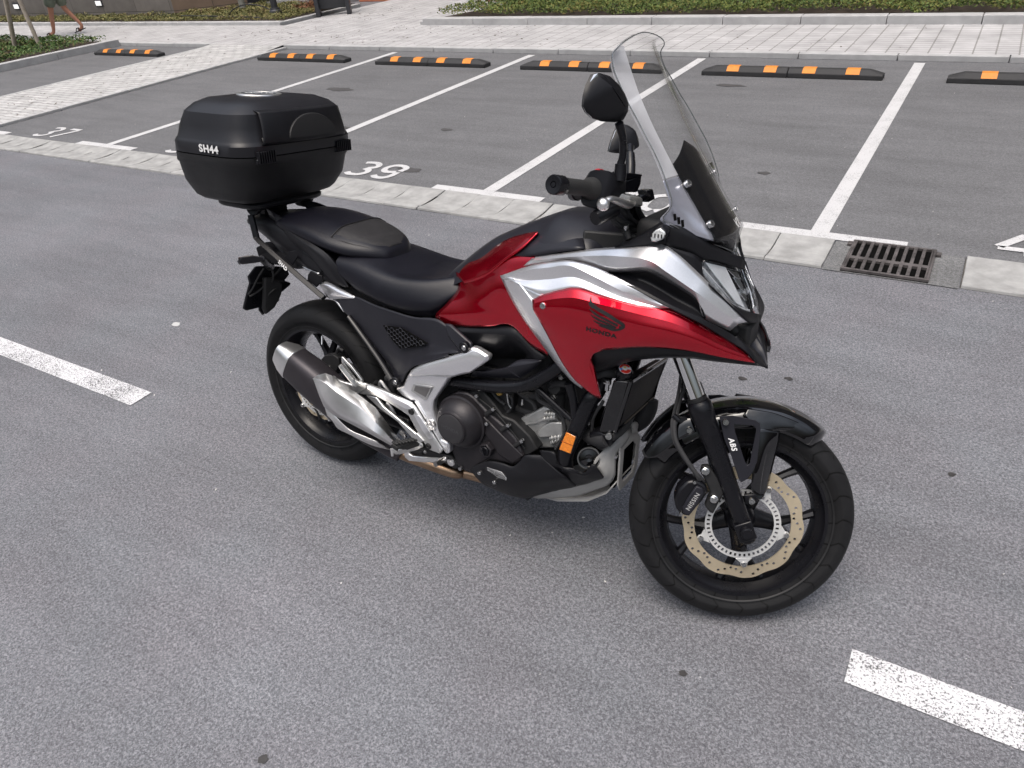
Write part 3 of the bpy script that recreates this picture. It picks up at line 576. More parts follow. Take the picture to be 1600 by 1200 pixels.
def mesh_from_grid(rows):
    bm = new(); G = [[bm.verts.new(p) for p in r] for r in rows]
    for a, b_ in zip(G, G[1:]):
        for i in range(len(a)-1): bm.faces.new((a[i], a[i+1], b_[i+1], b_[i]))
    return bm
def grid(rows, nu=5, nv=5, lu=False, lv=False):
    R2 = [([Vector(p) for p in r] if lu else catmull(r, nu)) for r in rows]
    if lv: return [list(r) for r in R2]
    cols = [catmull([r[i] for r in R2], nv) for i in range(len(R2[0]))]
    return [list(c) for c in zip(*cols)]
def orient(bm, out):
    bmesh.ops.recalc_face_normals(bm, faces=bm.faces); bm.normal_update()
    s = sum((f.normal.dot(Vector(out))*f.calc_area() for f in bm.faces))
    if s < 0: bmesh.ops.reverse_faces(bm, faces=bm.faces)
obj_raw = obj
def rawobj(name, bm, m, parent, th=.0025, steer=False, sub=0, auto=32, bev=0):
    me = bpy.data.meshes.new(name); bm.to_mesh(me); bm.free(); o = bpy.data.objects.new(name, me); C.objects.link(o)
    for x in (m if isinstance(m, (list, tuple)) else [m]): me.materials.append(x)
    me.polygons.foreach_set('use_smooth', [True]*len(me.polygons)); me.set_sharp_from_angle(angle=R_(auto))
    if th: s = o.modifiers.new('s', 'SOLIDIFY'); s.thickness = th; s.offset = -1
    if bev: b = o.modifiers.new('b', 'BEVEL'); b.width = bev; b.segments = 2; b.limit_method = 'ANGLE'; b.angle_limit = R_(40)
    if sub: s = o.modifiers.new('u', 'SUBSURF'); s.levels = s.render_levels = sub
    o.parent = parent
    if steer: o.matrix_local = STEER
    return o
def mir(rows): return [[(p[0], -p[1], p[2]) for p in r] for r in rows]
def panel(name, rows, m, parent=None, th=.004, nu=5, nv=5, lu=False, lv=False, out=(0, -1, .25), both=True, steer=False, auto=32, bev=0):
    """curved shell traced on the right side; its mirror image is a part of its own on the left"""
    parent = parent or bike; res = []
    for s in ((1, -1) if both else (1,)):
        rr = rows if s == 1 else mir(rows); bm = mesh_from_grid(grid(rr, nu, nv, lu, lv)); orient(bm, (out[0], out[1]*s, out[2]))
        res.append(rawobj(name, bm, m, parent, th, steer, auto=auto, bev=bev))
    return res
def plate(name, pts, th, m, parent=None, bev=.002, both=False, steer=False, vec=(0, 1, 0), holes=()):
    parent = parent or bike; res = []
    for s in ((1, -1) if both else (1,)):
        P = [Vector((p[0], p[1]*s, p[2])) for p in pts]; v = Vector(vec)*th; v.y *= s
        bm = new()
        if holes:
            loops = [P]+[[Vector((p[0], p[1]*s, p[2])) for p in h] for h in holes]; ed = []
            for lp in loops:
                vs = [bm.verts.new(p) for p in lp]; ed += [bm.edges.new((vs[i], vs[(i+1) % len(vs)])) for i in range(len(vs))]
            bmesh.ops.triangle_fill(bm, use_beauty=True, use_dissolve=False, edges=ed)
            geom = bmesh.ops.extrude_face_region(bm, geom=bm.faces[:])
            bmesh.ops.translate(bm, vec=v, verts=[g for g in geom['geom'] if isinstance(g, bmesh.types.BMVert)])
        else: prism(bm, P, v)
        o = obj(name, bm, m, parent, bev=bev, auto=30)
        if steer: o.matrix_local = STEER
        res.append(o)
    return res
def part(name, bm, m, parent=None, steer=False, **k):
    o = obj(name, bm, m, parent or bike, **k)
    if steer: o.matrix_local = STEER
    return o
def label_mesh(name, s, size, o, x, n, m, parent, steer=False, bold=.0, shear=0, sx=1.0):
    me = text_mesh(s, size, frame(o, x, n) @ Matrix.Diagonal((sx, 1, 1, 1)), bold=bold, shear=shear, gap=1.12)
    ob = obj(name, me, m, parent, smooth=False)
    if steer: ob.matrix_local = STEER
    return ob
def circ2(c, r, n=24, ph=0): return [(c[0]+r*math.cos(ph+2*math.pi*i/n), c[1]+r*math.sin(ph+2*math.pi*i/n)) for i in range(n)]
def disc_mesh(loops, c, y, th):
    """flat ring with holes in the xz plane, extruded along +y"""
    bm = new(); ed = []
    for lp in loops:
        vs = [bm.verts.new((c[0]+a, y, c[1]+b_)) for a, b_ in lp]; ed += [bm.edges.new((vs[i], vs[(i+1) % len(vs)])) for i in range(len(vs))]
    bmesh.ops.triangle_fill(bm, use_beauty=True, use_dissolve=False, edges=ed)
    g = bmesh.ops.extrude_face_region(bm, geom=bm.faces[:]); bmesh.ops.translate(bm, vec=(0, th, 0), verts=[v for v in g['geom'] if isinstance(v, bmesh.types.BMVert)])
    return bm

def bolts(name, pts, m, parent, ax=(0, -1, 0), r=.006, h=.004, steer=False):
    for p in pts:
        bm = new(); bolt(bm, p, ax, r, h); part(name, bm, m, parent, steer)
def tubes(name, items, m, parent, seg=10, n=5, **k):
    for it in items:
        bm = new(); tube(bm, it[0], it[1], seg, n, **k); part(name, bm, m, parent, it[2] if len(it) > 2 else False)
# ---------------- wheels ----------------
def wheel(name, cx, cz, R, hw, rimr, rw, steer, disc_r, ydisc, ph, N):
    o = (cx, 0, cz)
    bm = new()   # hub and five forked spokes
    lathe(bm, [(.0, -.062), (.026, -.062), (.034, -.055), (.04, -.03), (.042, 0), (.04, .03), (.034, .055), (.026, .062), (0, .062)], (0, 0, 0), (0, 1, 0), 32)
    for k in range(5):
        a = ph+k*2*math.pi/5; d = Vector((math.cos(a), 0, math.sin(a)))
        tube(bm, [d*.03, d*.07, d*.105], [.030, .024, .021], 10, 4, flat=.75, up=(0, 1, 0))
        for s in (-1, 1):
            e = a+s*R_(17.5); f = Vector((math.cos(e), 0, math.sin(e))); g = Vector((math.cos(a+s*R_(7)), 0, math.sin(a+s*R_(7))))
            tube(bm, [d*.095, g*.125, (g*.4+f*.6).normalized()*.17, f*(rimr-.012)], [.018, .0125, .011, .0145], 8, 5, flat=1.25, up=(0, 1, 0))
    wh = part(name, bm, M_blackm, None, bev=0); wh.matrix_local = (STEER if steer else Matrix()) @ Matrix.Translation(o)
    bm = new(); prof = [(rimr-.006, -rw), (rimr+.0035, -rw-.001), (rimr+.005, -rw+.004), (rimr-.003, -rw+.009), (rimr-.010, -rw+.014), (rimr-.020, -rw*.45), (rimr-.024, 0), (rimr-.020, rw*.45), (rimr-.010, rw-.014), (rimr-.003, rw-.009), (rimr+.005, rw-.004), (rimr+.0035, rw+.001), (rimr-.006, rw), (rimr-.012, rw-.012), (rimr-.026, rw*.5), (rimr-.031, 0), (rimr-.026, -rw*.5), (rimr-.012, -rw+.012)]
    lathe(bm, prof, (0, 0, 0), (0, 1, 0), 96, close=True); part('rim', bm, M_blackm, wh)
    bm = new(); pr = []
    sw = R-rimr; ry = sw*.98
    for i in range(25):
        t = math.pi*(i/24); c_, s_ = math.cos(t), math.sin(t)   # from right bead over crown to left bead
        y = -hw*math.copysign(abs(c_)**.72, c_); r = rimr+.002+(R-rimr-.002)*(max(0, s_)**.62)
        if abs(c_) > .97: y = math.copysign(rw+.001, y)
        pr.append((r, y))
    lathe(bm, pr, (0, 0, 0), (0, 1, 0), 160); part('tyre', bm, tyremat(N), wh, auto=80)
    # moulded ridge ring on the sidewall
    bm = new()
    for s in (-1, 1):
        lathe(bm, [(rimr+.012, s*(rw+.0062)), (rimr+.014, s*(rw+.0082)), (rimr+.016, s*(rw+.0090))], (0, 0, 0), (0, 1, 0), 96)
    part('bead_line', bm, M_engd, wh)
    # wavy disc with drilled holes
    outer = []
    n = 200
    for i in range(n):
        a = 2*math.pi*i/n; w_ = .5+.5*math.cos(10*a+.6); outer.append(((disc_r-.0055*(1-w_)**1.6)*math.cos(a), (disc_r-.0055*(1-w_)**1.6)*math.sin(a)))
    ri = disc_r-.034
    holes = []
    for k in range(60):
        a = 2*math.pi*k/60+.03; rr = disc_r-(.0095, .0185, .027)[k % 3] if k % 6 < 3 else disc_r-(.025, .0165, .009)[k % 3]
        if k % 6 == 5: continue
        holes.append([(rr*math.cos(a)+x, rr*math.sin(a)+z) for x, z in circ2((0, 0), .0040, 10)])
    inner = [(ri*math.cos(2*math.pi*i/100), ri*math.sin(2*math.pi*i/100)) for i in range(100)]
    bm = disc_mesh([outer, inner]+holes, (0, 0), ydisc, .0045); bd = part('brake_disc', bm, M_disc, wh, smooth=False)
    # carrier arms and toothed ring
    ro, rin = .099, .081; slots = []
    for k in range(46):
        a = 2*math.pi*k/46; u = Vector((math.cos(a), math.sin(a))); v = Vector((-u.y, u.x)); slots.append([tuple(u*(.090+p*.0042)+v*q_*.0030) for p, q_ in ((-1, -1), (1, -1), (1, 1), (-1, 1))])
    bm = disc_mesh([circ2((0, 0), ro, 96), circ2((0, 0), rin, 96)]+slots, (0, 0), ydisc-.006, .003)
    sr = part('sensor_ring', bm, M_discs, wh, smooth=False)
    bm = new()
    for k in range(5):
        a = R_(-7.5)+k*2*math.pi/5+(0 if steer else .3); u = Vector((math.cos(a), 0, math.sin(a))); v = Vector((-u.z, 0, u.x)); y = Vector((0, ydisc-.0065, 0))
        P = [u*.0985-v*.022+y, u*.112-v*.009+y, u*.120-v*.0085+y, u*.125-v*.004+y, u*.125+v*.004+y, u*.120+v*.0085+y, u*.112+v*.009+y, u*.0985+v*.022+y]; prism(bm, P, (0, .007, 0))
    part('disc_carrier', bm, M_discs, wh, bev=.001)
    bolts('disc_bolt', [(math.cos(a)*.1165, ydisc-.008, math.sin(a)*.1165) for a in [R_(-7.5)+k*2*math.pi/5+(0 if steer else .3) for k in range(5)]], M_bolt, wh, r=.0078)
    bm = new(); tube(bm, [(0, -.035, rimr-.03), (.012, -.05, rimr-.055)], .004, 8, smooth=False); part('valve', bm, M_bolt, wh)
    return wh
fw = wheel('front_wheel', 1.525, .300, .300, .0605, .2235, .047, True, .160, -.068, R_(-8), 16)
rw_ = wheel('rear_wheel', 0, .311, .311, .080, .2235, .062, False, .120, -.085, R_(22), 18)

# ---------------- front end (steered) ----------------
fd = Vector((-math.sin(R_(27)), 0, math.cos(R_(27))))     # up the fork
AX = Vector((1.525, 0, .300))
for s in (1, -1):
    y = -.100*s; b0 = AX+Vector((-.006, y, 0))+Vector((0, 0, 0))
    off = Vector((.0, 0, 0))
    P = lambda t: AX+Vector((0, y, 0))+fd*t+Vector((-.0, 0, 0))
    bm = new(); lathe(bm, [(0, -.040), (.017, -.040), (.019, -.034), (.0195, -.02), (.0215, .02), (.0235, .12), (.0255, .20), (.0275, .27), (.028, .312), (.0295, .318), (.031, .33), (.0315, .345), (.031, .362), (.0285, .366), (.0265, .372), (.0205, .374), (0, .374)], P(0), fd, 32)
    box(bm, (-.026, -.024, -.026), (.026, .022, .026), Matrix.Translation(P(0)) @ fd.to_track_quat('Z', 'Y').to_matrix().to_4x4())
    sl_ = part('fork_slider', bm, M_blackm, steer=True, bev=.003)
    bm = new(); lathe(bm, [(0, -.004), (.012, -.004), (.012, -.001), (.015, 0), (.0165, .006), (.017, .012), (0, .012)][::-1], AX+Vector((0, -.137*s, 0)), (0, s, 0), 24); part('axle_nut', bm, M_blackm, sl_)
    bm = new(); lathe(bm, [(.0205, .370), (.0205, .62)], P(0), fd, 32); part('fork_tube', bm, M_chrome, steer=True)
    bm = new(); lathe(bm, [(.0215, .370), (.0250, .373), (.0250, .380), (.0212, .383)], P(0), fd, 32); part('dust_seal', bm, M_engd, steer=True)
    bm = new(); lathe(bm, [(0, .525), (.026, .525), (.030, .53), (.030, .575), (.0265, .58), (0, .58)], P(0), fd, 28); part('fork_clamp', bm, M_blackm, steer=True, bev=.002)
    bm = new(); lathe(bm, [(0, .58), (.0206, .58), (.0206, .80), (0, .80)], P(0), fd, 24); part('fork_upper_tube', bm, M_engd, steer=True)
bm = new()
F0 = AX+fd*.55; box(bm, (-.035, -.1, -.02), (.035, .1, .02), Matrix.Translation(F0-Vector((.03, 0, .0))) @ fd.to_track_quat('Z', 'Y').to_matrix().to_4x4() @ Matrix.Rotation(R_(0), 4, 'Z')); part('lower_yoke', bm, M_blackm, steer=True, bev=.006)
# mudguard: a band over the tyre with side valances
def mg(a, r, y): return (1.525+r*math.cos(R_(a)), y, .300+r*math.sin(R_(a)))
rows = []
for a, wd, dr in ((149, .045, -.004), (143, .060, .0), (134, .067, .002), (122, .070, .003), (108, .070, .003), (94, .069, .004), (80, .067, .005), (70, .064, .005), (62, .058, .004), (57, .040, .002), (54.5, .018, .0)):
    r = .322+dr; rows.append([mg(a, r-.056, -wd-.012), mg(a, r-.026, -wd-.008), mg(a, r-.006, -wd*.86), mg(a, r, -wd*.5), mg(a, r+.003, 0), mg(a, r, wd*.5), mg(a, r-.006, wd*.86), mg(a, r-.026, wd+.008), mg(a, r-.056, wd+.012)])
G = grid(rows, 4, 4); bm = mesh_from_grid(G); orient(bm, (0, 0, 1)); fend = rawobj('front_mudguard', bm, M_gloss, bike, .003, True, auto=60)
# gloss leg of the mudguard down to the lower mount
val = [[(1.5782,-0.0700,0.6065),(1.6235,-0.0660,0.5904),(1.6724,-0.0560,0.5736)], [(1.5211,-0.0840,0.5979),(1.5790,-0.0820,0.5858),(1.6680,-0.0600,0.5727)], [(1.5234,-0.0930,0.5729),(1.5595,-0.0870,0.5718),(1.5900,-0.0750,0.5709)]]
panel('mudguard_side', [[(1.4835,-0.0800,0.6201),(1.5185,-0.0800,0.6188),(1.5621,-0.0750,0.6134),(1.6186,-0.0680,0.5960),(1.6753,-0.0520,0.5731)], [(1.4811,-0.0900,0.6022),(1.5169,-0.0900,0.5954),(1.5572,-0.0840,0.5893),(1.6163,-0.0740,0.5806),(1.6736,-0.0560,0.5726)], [(1.5128,-0.0960,0.5706),(1.5303,-0.0950,0.5706),(1.5558,-0.0880,0.5717),(1.5786,-0.0800,0.5702),(1.6712,-0.0580,0.5714)]], M_gloss, fend, .003, steer=False, out=(0, -1, .3))
panel('mudguard_leg', [[(1.5147,-0.1000,0.5758),(1.5402,-0.0940,0.5753),(1.5773,-0.0780,0.5702)], [(1.5190,-0.1070,0.5300),(1.5422,-0.1020,0.5313),(1.5774,-0.0820,0.5331)], [(1.5185,-0.1130,0.4603),(1.5435,-0.1060,0.4649),(1.5727,-0.0850,0.4726)], [(1.5239,-0.1130,0.4152),(1.5474,-0.1060,0.4079),(1.5690,-0.0880,0.4270)], [(1.5443,-0.1120,0.3875),(1.5551,-0.1070,0.3920),(1.5648,-0.0920,0.4048)]], M_gloss, fend, .003, steer=False, out=(0, -1, .1))
panel('mudguard_side', [[(1.2371,-0.0500,0.4635),(1.2651,-0.0620,0.5140),(1.2960,-0.0700,0.5511),(1.3276,-0.0740,0.5808),(1.3516,-0.0740,0.5875)], [(1.2432,-0.0660,0.4539),(1.2700,-0.0780,0.4964),(1.3010,-0.0840,0.5330),(1.3293,-0.0860,0.5599),(1.3523,-0.0860,0.5740)], [(1.2539,-0.0750,0.4525),(1.2808,-0.0860,0.4656),(1.3146,-0.0920,0.5066),(1.3402,-0.0920,0.5289),(1.3663,-0.0920,0.5455)]], M_gloss, fend, .003, steer=False, out=(0, -1, .3))
br = plate('mudguard_bracket', [(1.4135,-0.1120,0.5993),(1.4459,-0.1120,0.6048),(1.5035,-0.1120,0.5993),(1.5159,-0.1120,0.5924),(1.5199,-0.1120,0.5763),(1.5243,-0.1160,0.4924),(1.5176,-0.1170,0.4616),(1.5083,-0.1170,0.4433),(1.4934,-0.1170,0.4310),(1.4866,-0.1170,0.4385),(1.4588,-0.1150,0.4986),(1.4347,-0.1130,0.5399)], .004, M_smoke, None, .0012, True, True, holes=[[(1.4527,-0.1120,0.5827),(1.5024,-0.1120,0.5845),(1.5095,-0.1120,0.5769),(1.5072,-0.1160,0.4845),(1.5011,-0.1160,0.4788),(1.4944,-0.1160,0.4885),(1.4592,-0.1130,0.5616)]])
bolts('mudguard_bolt', [(1.4303,-0.1180,0.5873),(1.5263,-0.1200,0.3855),(1.3473,-0.0940,0.5482)], M_bolt, fend, r=.0085, h=.005)
plate('mudguard_mount', [(1.5076,-0.1120,0.3971),(1.5366,-0.1120,0.4030),(1.5450,-0.1120,0.3829),(1.5373,-0.1120,0.3760),(1.5241,-0.1120,0.3703),(1.5140,-0.1120,0.3786)], .012, M_blackm, None, .002, True, True)
plate('hose_bracket', [(1.3059,-0.0830,0.5769),(1.3377,-0.0830,0.5789),(1.3474,-0.0860,0.5583),(1.3723,-0.0900,0.5551),(1.3704,-0.0900,0.5435),(1.3459,-0.0880,0.5417),(1.3330,-0.0850,0.5600),(1.3091,-0.0830,0.5660)], .006, M_blackm, None, .001, False, True)
_p = [(1.4558,-0.1136,0.5315),(1.4467,-0.1136,0.5521),(1.4653,-0.1136,0.5103)]
label_mesh('lettering', 'ABS', .019, Vector(_p[0])+Vector((0, -.004, 0)), Vector(_p[2])-Vector(_p[1]), (0, -1, .06), M_white, br[0], bold=.0006, shear=.25)
# shiny patch on the mudguard crown
# caliper
cal = plate('brake_caliper', [(1.3395,-0.1180,0.3919),(1.3567,-0.1180,0.4175),(1.3737,-0.1180,0.4229),(1.3806,-0.1180,0.4246),(1.4074,-0.1180,0.4109),(1.4151,-0.1180,0.3945),(1.4032,-0.1180,0.3657),(1.3827,-0.1180,0.3334),(1.3741,-0.1180,0.3184),(1.3573,-0.1180,0.3219),(1.3390,-0.1180,0.3371),(1.3343,-0.1180,0.3639)], .055, M_blackm, None, .007, False, True)[0]
plate('caliper_cover', [(1.3817,-0.1260,0.4104),(1.3984,-0.1260,0.4050),(1.4038,-0.1260,0.3923),(1.3871,-0.1260,0.3472),(1.3743,-0.1260,0.3238),(1.3591,-0.1260,0.3296),(1.3557,-0.1260,0.3467),(1.3653,-0.1260,0.3753)], .010, M_smoke, cal, .003, False, False)
_p = [(1.3790,-0.1268,0.3659),(1.3724,-0.1268,0.3494),(1.3859,-0.1268,0.3804)]
label_mesh('lettering', 'NISSIN', .0165, _p[0], Vector(_p[2])-Vector(_p[1]), (0, -1, 0), M_grey, cal, bold=.0002)
for p in [(1.3997,-0.1200,0.4501),(1.4319,-0.1220,0.3779)]:
    bm = new(); lathe(bm, [(0, .004), (.004, .004), (.005, .002), (.008, .002), (.0105, 0), (.012, -.012), (0, -.012)], p, (0, -1, 0), 20); part('caliper_bolt', bm, M_bolt, cal)
bolts('caliper_bolt', [(1.3760,-0.1200,0.4178),(1.3540,-0.1200,0.3263)], M_bolt, cal, r=.005, h=.005)
plate('caliper_carrier', [(1.3901,-0.1120,0.4620),(1.4075,-0.1120,0.4643),(1.4373,-0.1120,0.4299),(1.4568,-0.1120,0.3940),(1.4468,-0.1120,0.3654),(1.4374,-0.1120,0.3327),(1.4257,-0.1120,0.3389),(1.4130,-0.1120,0.3528),(1.4214,-0.1120,0.3930),(1.4025,-0.1120,0.4253),(1.3893,-0.1120,0.4427)], .02, M_engd, cal, .004)
bm = new(); tube(bm, [(1.3285,-0.0400,0.6497),(1.3164,-0.0600,0.6192),(1.3096,-0.0850,0.5798),(1.3064,-0.1000,0.5574),(1.3153,-0.1120,0.5207),(1.3403,-0.1180,0.4842),(1.3656,-0.1200,0.4540),(1.3807,-0.1180,0.4361),(1.3885,-0.1120,0.4234)], .0062, 10, 6); part('brake_hose', bm, M_rub, steer=True)
bm = new(); tube(bm, [(1.3132,-0.0300,0.6759),(1.3104,-0.0600,0.6373),(1.3032,-0.0850,0.5903),(1.3003,-0.1000,0.5604),(1.3109,-0.1080,0.5189),(1.3374,-0.1140,0.4825),(1.3699,-0.1180,0.4500),(1.3932,-0.1120,0.4279),(1.4057,-0.1000,0.4134)], .0040, 8, 6); part('sensor_cable', bm, M_rub, steer=True)
bm = new(); tube(bm, [(1.3008,-0.0920,0.5826),(1.3171,-0.0940,0.5713)], .008, 10, smooth=False); part('hose_clip', bm, M_blackm, steer=True)

# handlebar, grip, lever
hb = None
bm = new(); pts = [(0.9611,-0.4100,1.1240),(1.0330,-0.2700,1.1258),(1.0641,-0.2150,1.1234),(1.0993,-0.1500,1.1036),(1.1257,-0.0850,1.0812)]; pts.append((1.12, 0, 1.055)); full = pts+[(p[0], -p[1], p[2]) for p in reversed(pts[:-1])]
tube(bm, full, .0112, 14, 5); hb = part('handlebar', bm, M_blackm, steer=True)
for s in (1, -1):
    a, b_ = [Vector((p[0], p[1]*s, p[2])) for p in [(0.9611,-0.4100,1.1235),(1.0343,-0.2680,1.1252)]]; d = (b_-a).normalized(); L = (b_-a).length
    bm = new(); lathe(bm, [(0, .001), (.005, .001), (.006, .004), (.007, .001), (.0185, .0), (.0205, .003), (.0205, .034), (.0185, .036), (0, .036)], a-d*.004, d, 28); part('bar_end', bm, M_blackm, hb)
    bm = new(); pr = [(0, .034), (.0165, .034)]
    for k in range(12): pr += [(.0172, .038+k*(L-.07)/12), (.0166, .038+(k+.75)*(L-.07)/12)]
    lathe(bm, pr+[(.019, L-.025), (.024, L-.012), (.0255, L), (0, L)], a, d, 28); part('grip', bm, M_grip, hb)
for s in (1, -1):
    bm = new()
    Pp = [(1.0246,-0.2620,1.1645),(1.0381,-0.2500,1.1700),(1.0697,-0.2400,1.1679),(1.0835,-0.2350,1.1514),(1.0850,-0.2350,1.1272),(1.0763,-0.2400,1.1109),(1.0560,-0.2600,1.0819),(1.0197,-0.2900,1.0864),(1.0136,-0.2900,1.0947),(1.0108,-0.2850,1.1072),(1.0135,-0.2800,1.1402)]
    Pp = [(p[0], p[1]*s, p[2]) for p in Pp]; prism(bm, Pp, Vector((.028, .055*s, -.004))); sw = part('switch_housing', bm, M_black, hb, bev=.006)
    bm = new(); q_ = [(1.0362,-0.2520,1.1690),(1.0471,-0.2480,1.1708),(1.0465,-0.2500,1.1648),(1.0375,-0.2520,1.1640)]; prism(bm, [(p[0], p[1]*s, p[2]+.0005) for p in q_], (.01, .02*s, .0)); part('kill_switch', bm, mat('red switch', (.45, .02, .03), .4), sw, bev=.002) if s == 1 else bm.free()
# brake lever (right), clutchless left keeps a short lever too
bm = new(); pts = [(1.0643,-0.3000,1.0938),(1.0769,-0.2850,1.1063),(1.0982,-0.2500,1.1035),(1.1207,-0.2150,1.0980),(1.1311,-0.1950,1.1044)]; tube(bm, pts, [.0085, .0085, .0105, .0115, .008], 12, 6, flat=.8)
bmesh.ops.create_uvsphere(bm, u_segments=20, v_segments=14, radius=.0145, matrix=Matrix.Translation(pts[0])); part('brake_lever', bm, M_steel, hb)
bm = new(); tube(bm, [(p[0], -p[1], p[2]) for p in pts], [.0085, .0085, .0105, .0115, .008], 12, 6); part('parking_lever', bm, M_steel, hb)
bm = new(); q_ = [(1.0880,-0.2050,1.1256),(1.1242,-0.1900,1.1184),(1.1281,-0.1900,1.0975),(1.1051,-0.2000,1.0955)]; prism(bm, q_, (.03, .05, 0)); part('lever_clamp', bm, M_alu, hb, bev=.004)
# brake fluid reservoir
bm = new(); q_ = [(1.1043,-0.1650,1.1520),(1.1468,-0.1250,1.1705),(1.1467,-0.1250,1.1488),(1.1398,-0.1300,1.1291),(1.1102,-0.1650,1.1258)]; prism(bm, q_, (-.028, .028, .006)); rs = part('brake_reservoir', bm, M_blackm, hb, bev=.004)
bm = new(); q_ = [(1.1024,-0.1680,1.1583),(1.1074,-0.1680,1.1712),(1.1477,-0.1240,1.1719),(1.1471,-0.1240,1.1678),(1.1093,-0.1680,1.1554)]; prism(bm, q_, (-.032, .034, .002)); part('reservoir_cap', bm, M_blackm, rs, bev=.002)
bm = new(); q_ = [(1.1598,-0.0950,1.1371),(1.1781,-0.0850,1.1422),(1.1868,-0.0850,1.1187),(1.1705,-0.0950,1.1088)]; prism(bm, q_, (-.02, .03, 0)); tube(bm, [(1.1435,-0.1200,1.1131),(1.1543,-0.1100,1.1197),(1.1660,-0.0900,1.1238)], .010, 10); part('accessory_clamp', bm, M_blackm, hb, bev=.003)
bm = new(); lathe(bm, [(0, -.035), (.016, -.035), (.018, -.028), (.018, .03), (0, .034)], [(1.0710,-0.2350,1.0754)][0], (.5, .5, .3), 20); part('lever_pivot_boot', bm, M_blackm, hb)
# cables behind the bars
tubes('control_cable', (([(1.0873,-0.1900,1.0861),(1.0925,-0.1800,1.0650),(1.1191,-0.1400,1.0559),(1.1523,-0.0800,1.0536),(1.1891,-0.0400,1.0533)], .008), ([(1.0855,-0.2000,1.0779),(1.0904,-0.1900,1.0595),(1.1057,-0.1600,1.0482),(1.1284,-0.1200,1.0522)], .006), ([(1.1404,-0.1100,1.1186),(1.1472,-0.0900,1.0915),(1.1659,-0.0600,1.0674),(1.1963,-0.0200,1.0521)], .0085), ([(1.1169,-0.1600,1.0941),(1.1282,-0.1400,1.0733),(1.1482,-0.1000,1.0579),(1.1822,-0.0500,1.0572)], .006), ([(1.1000,-0.1700,1.0953),(1.1193,-0.1500,1.0753),(1.1390,-0.1000,1.0627),(1.1705,-0.0600,1.0535)], .007), ([(1.1311,-0.1300,1.1202),(1.1421,-0.1200,1.1020),(1.1546,-0.0900,1.0781),(1.1822,-0.0500,1.0572)], .007)), M_rub, hb, 9)

bm = new(); q_ = [(1.1180,-0.1200,1.0917),(1.1417,-0.1100,1.1076),(1.1600,-0.0700,1.0642),(1.1436,-0.0900,1.0516),(1.1330,-0.1000,1.0537)]; prism(bm, q_, (-.03, .1, 0)); part('bar_clamp', bm, M_blackm, hb, bev=.006)
bm = new(); q_ = [(1.1220,-0.0200,1.0750),(1.1611,0.0000,1.0782),(1.1807,0.0000,1.0414),(1.1402,-0.0200,1.0235)]; prism(bm, q_, (-.08, .08, -.0)); box(bm, (1.02, -.09, .98), (1.18, .09, 1.03)); part('top_yoke', bm, M_engd, steer=True, bev=.006)
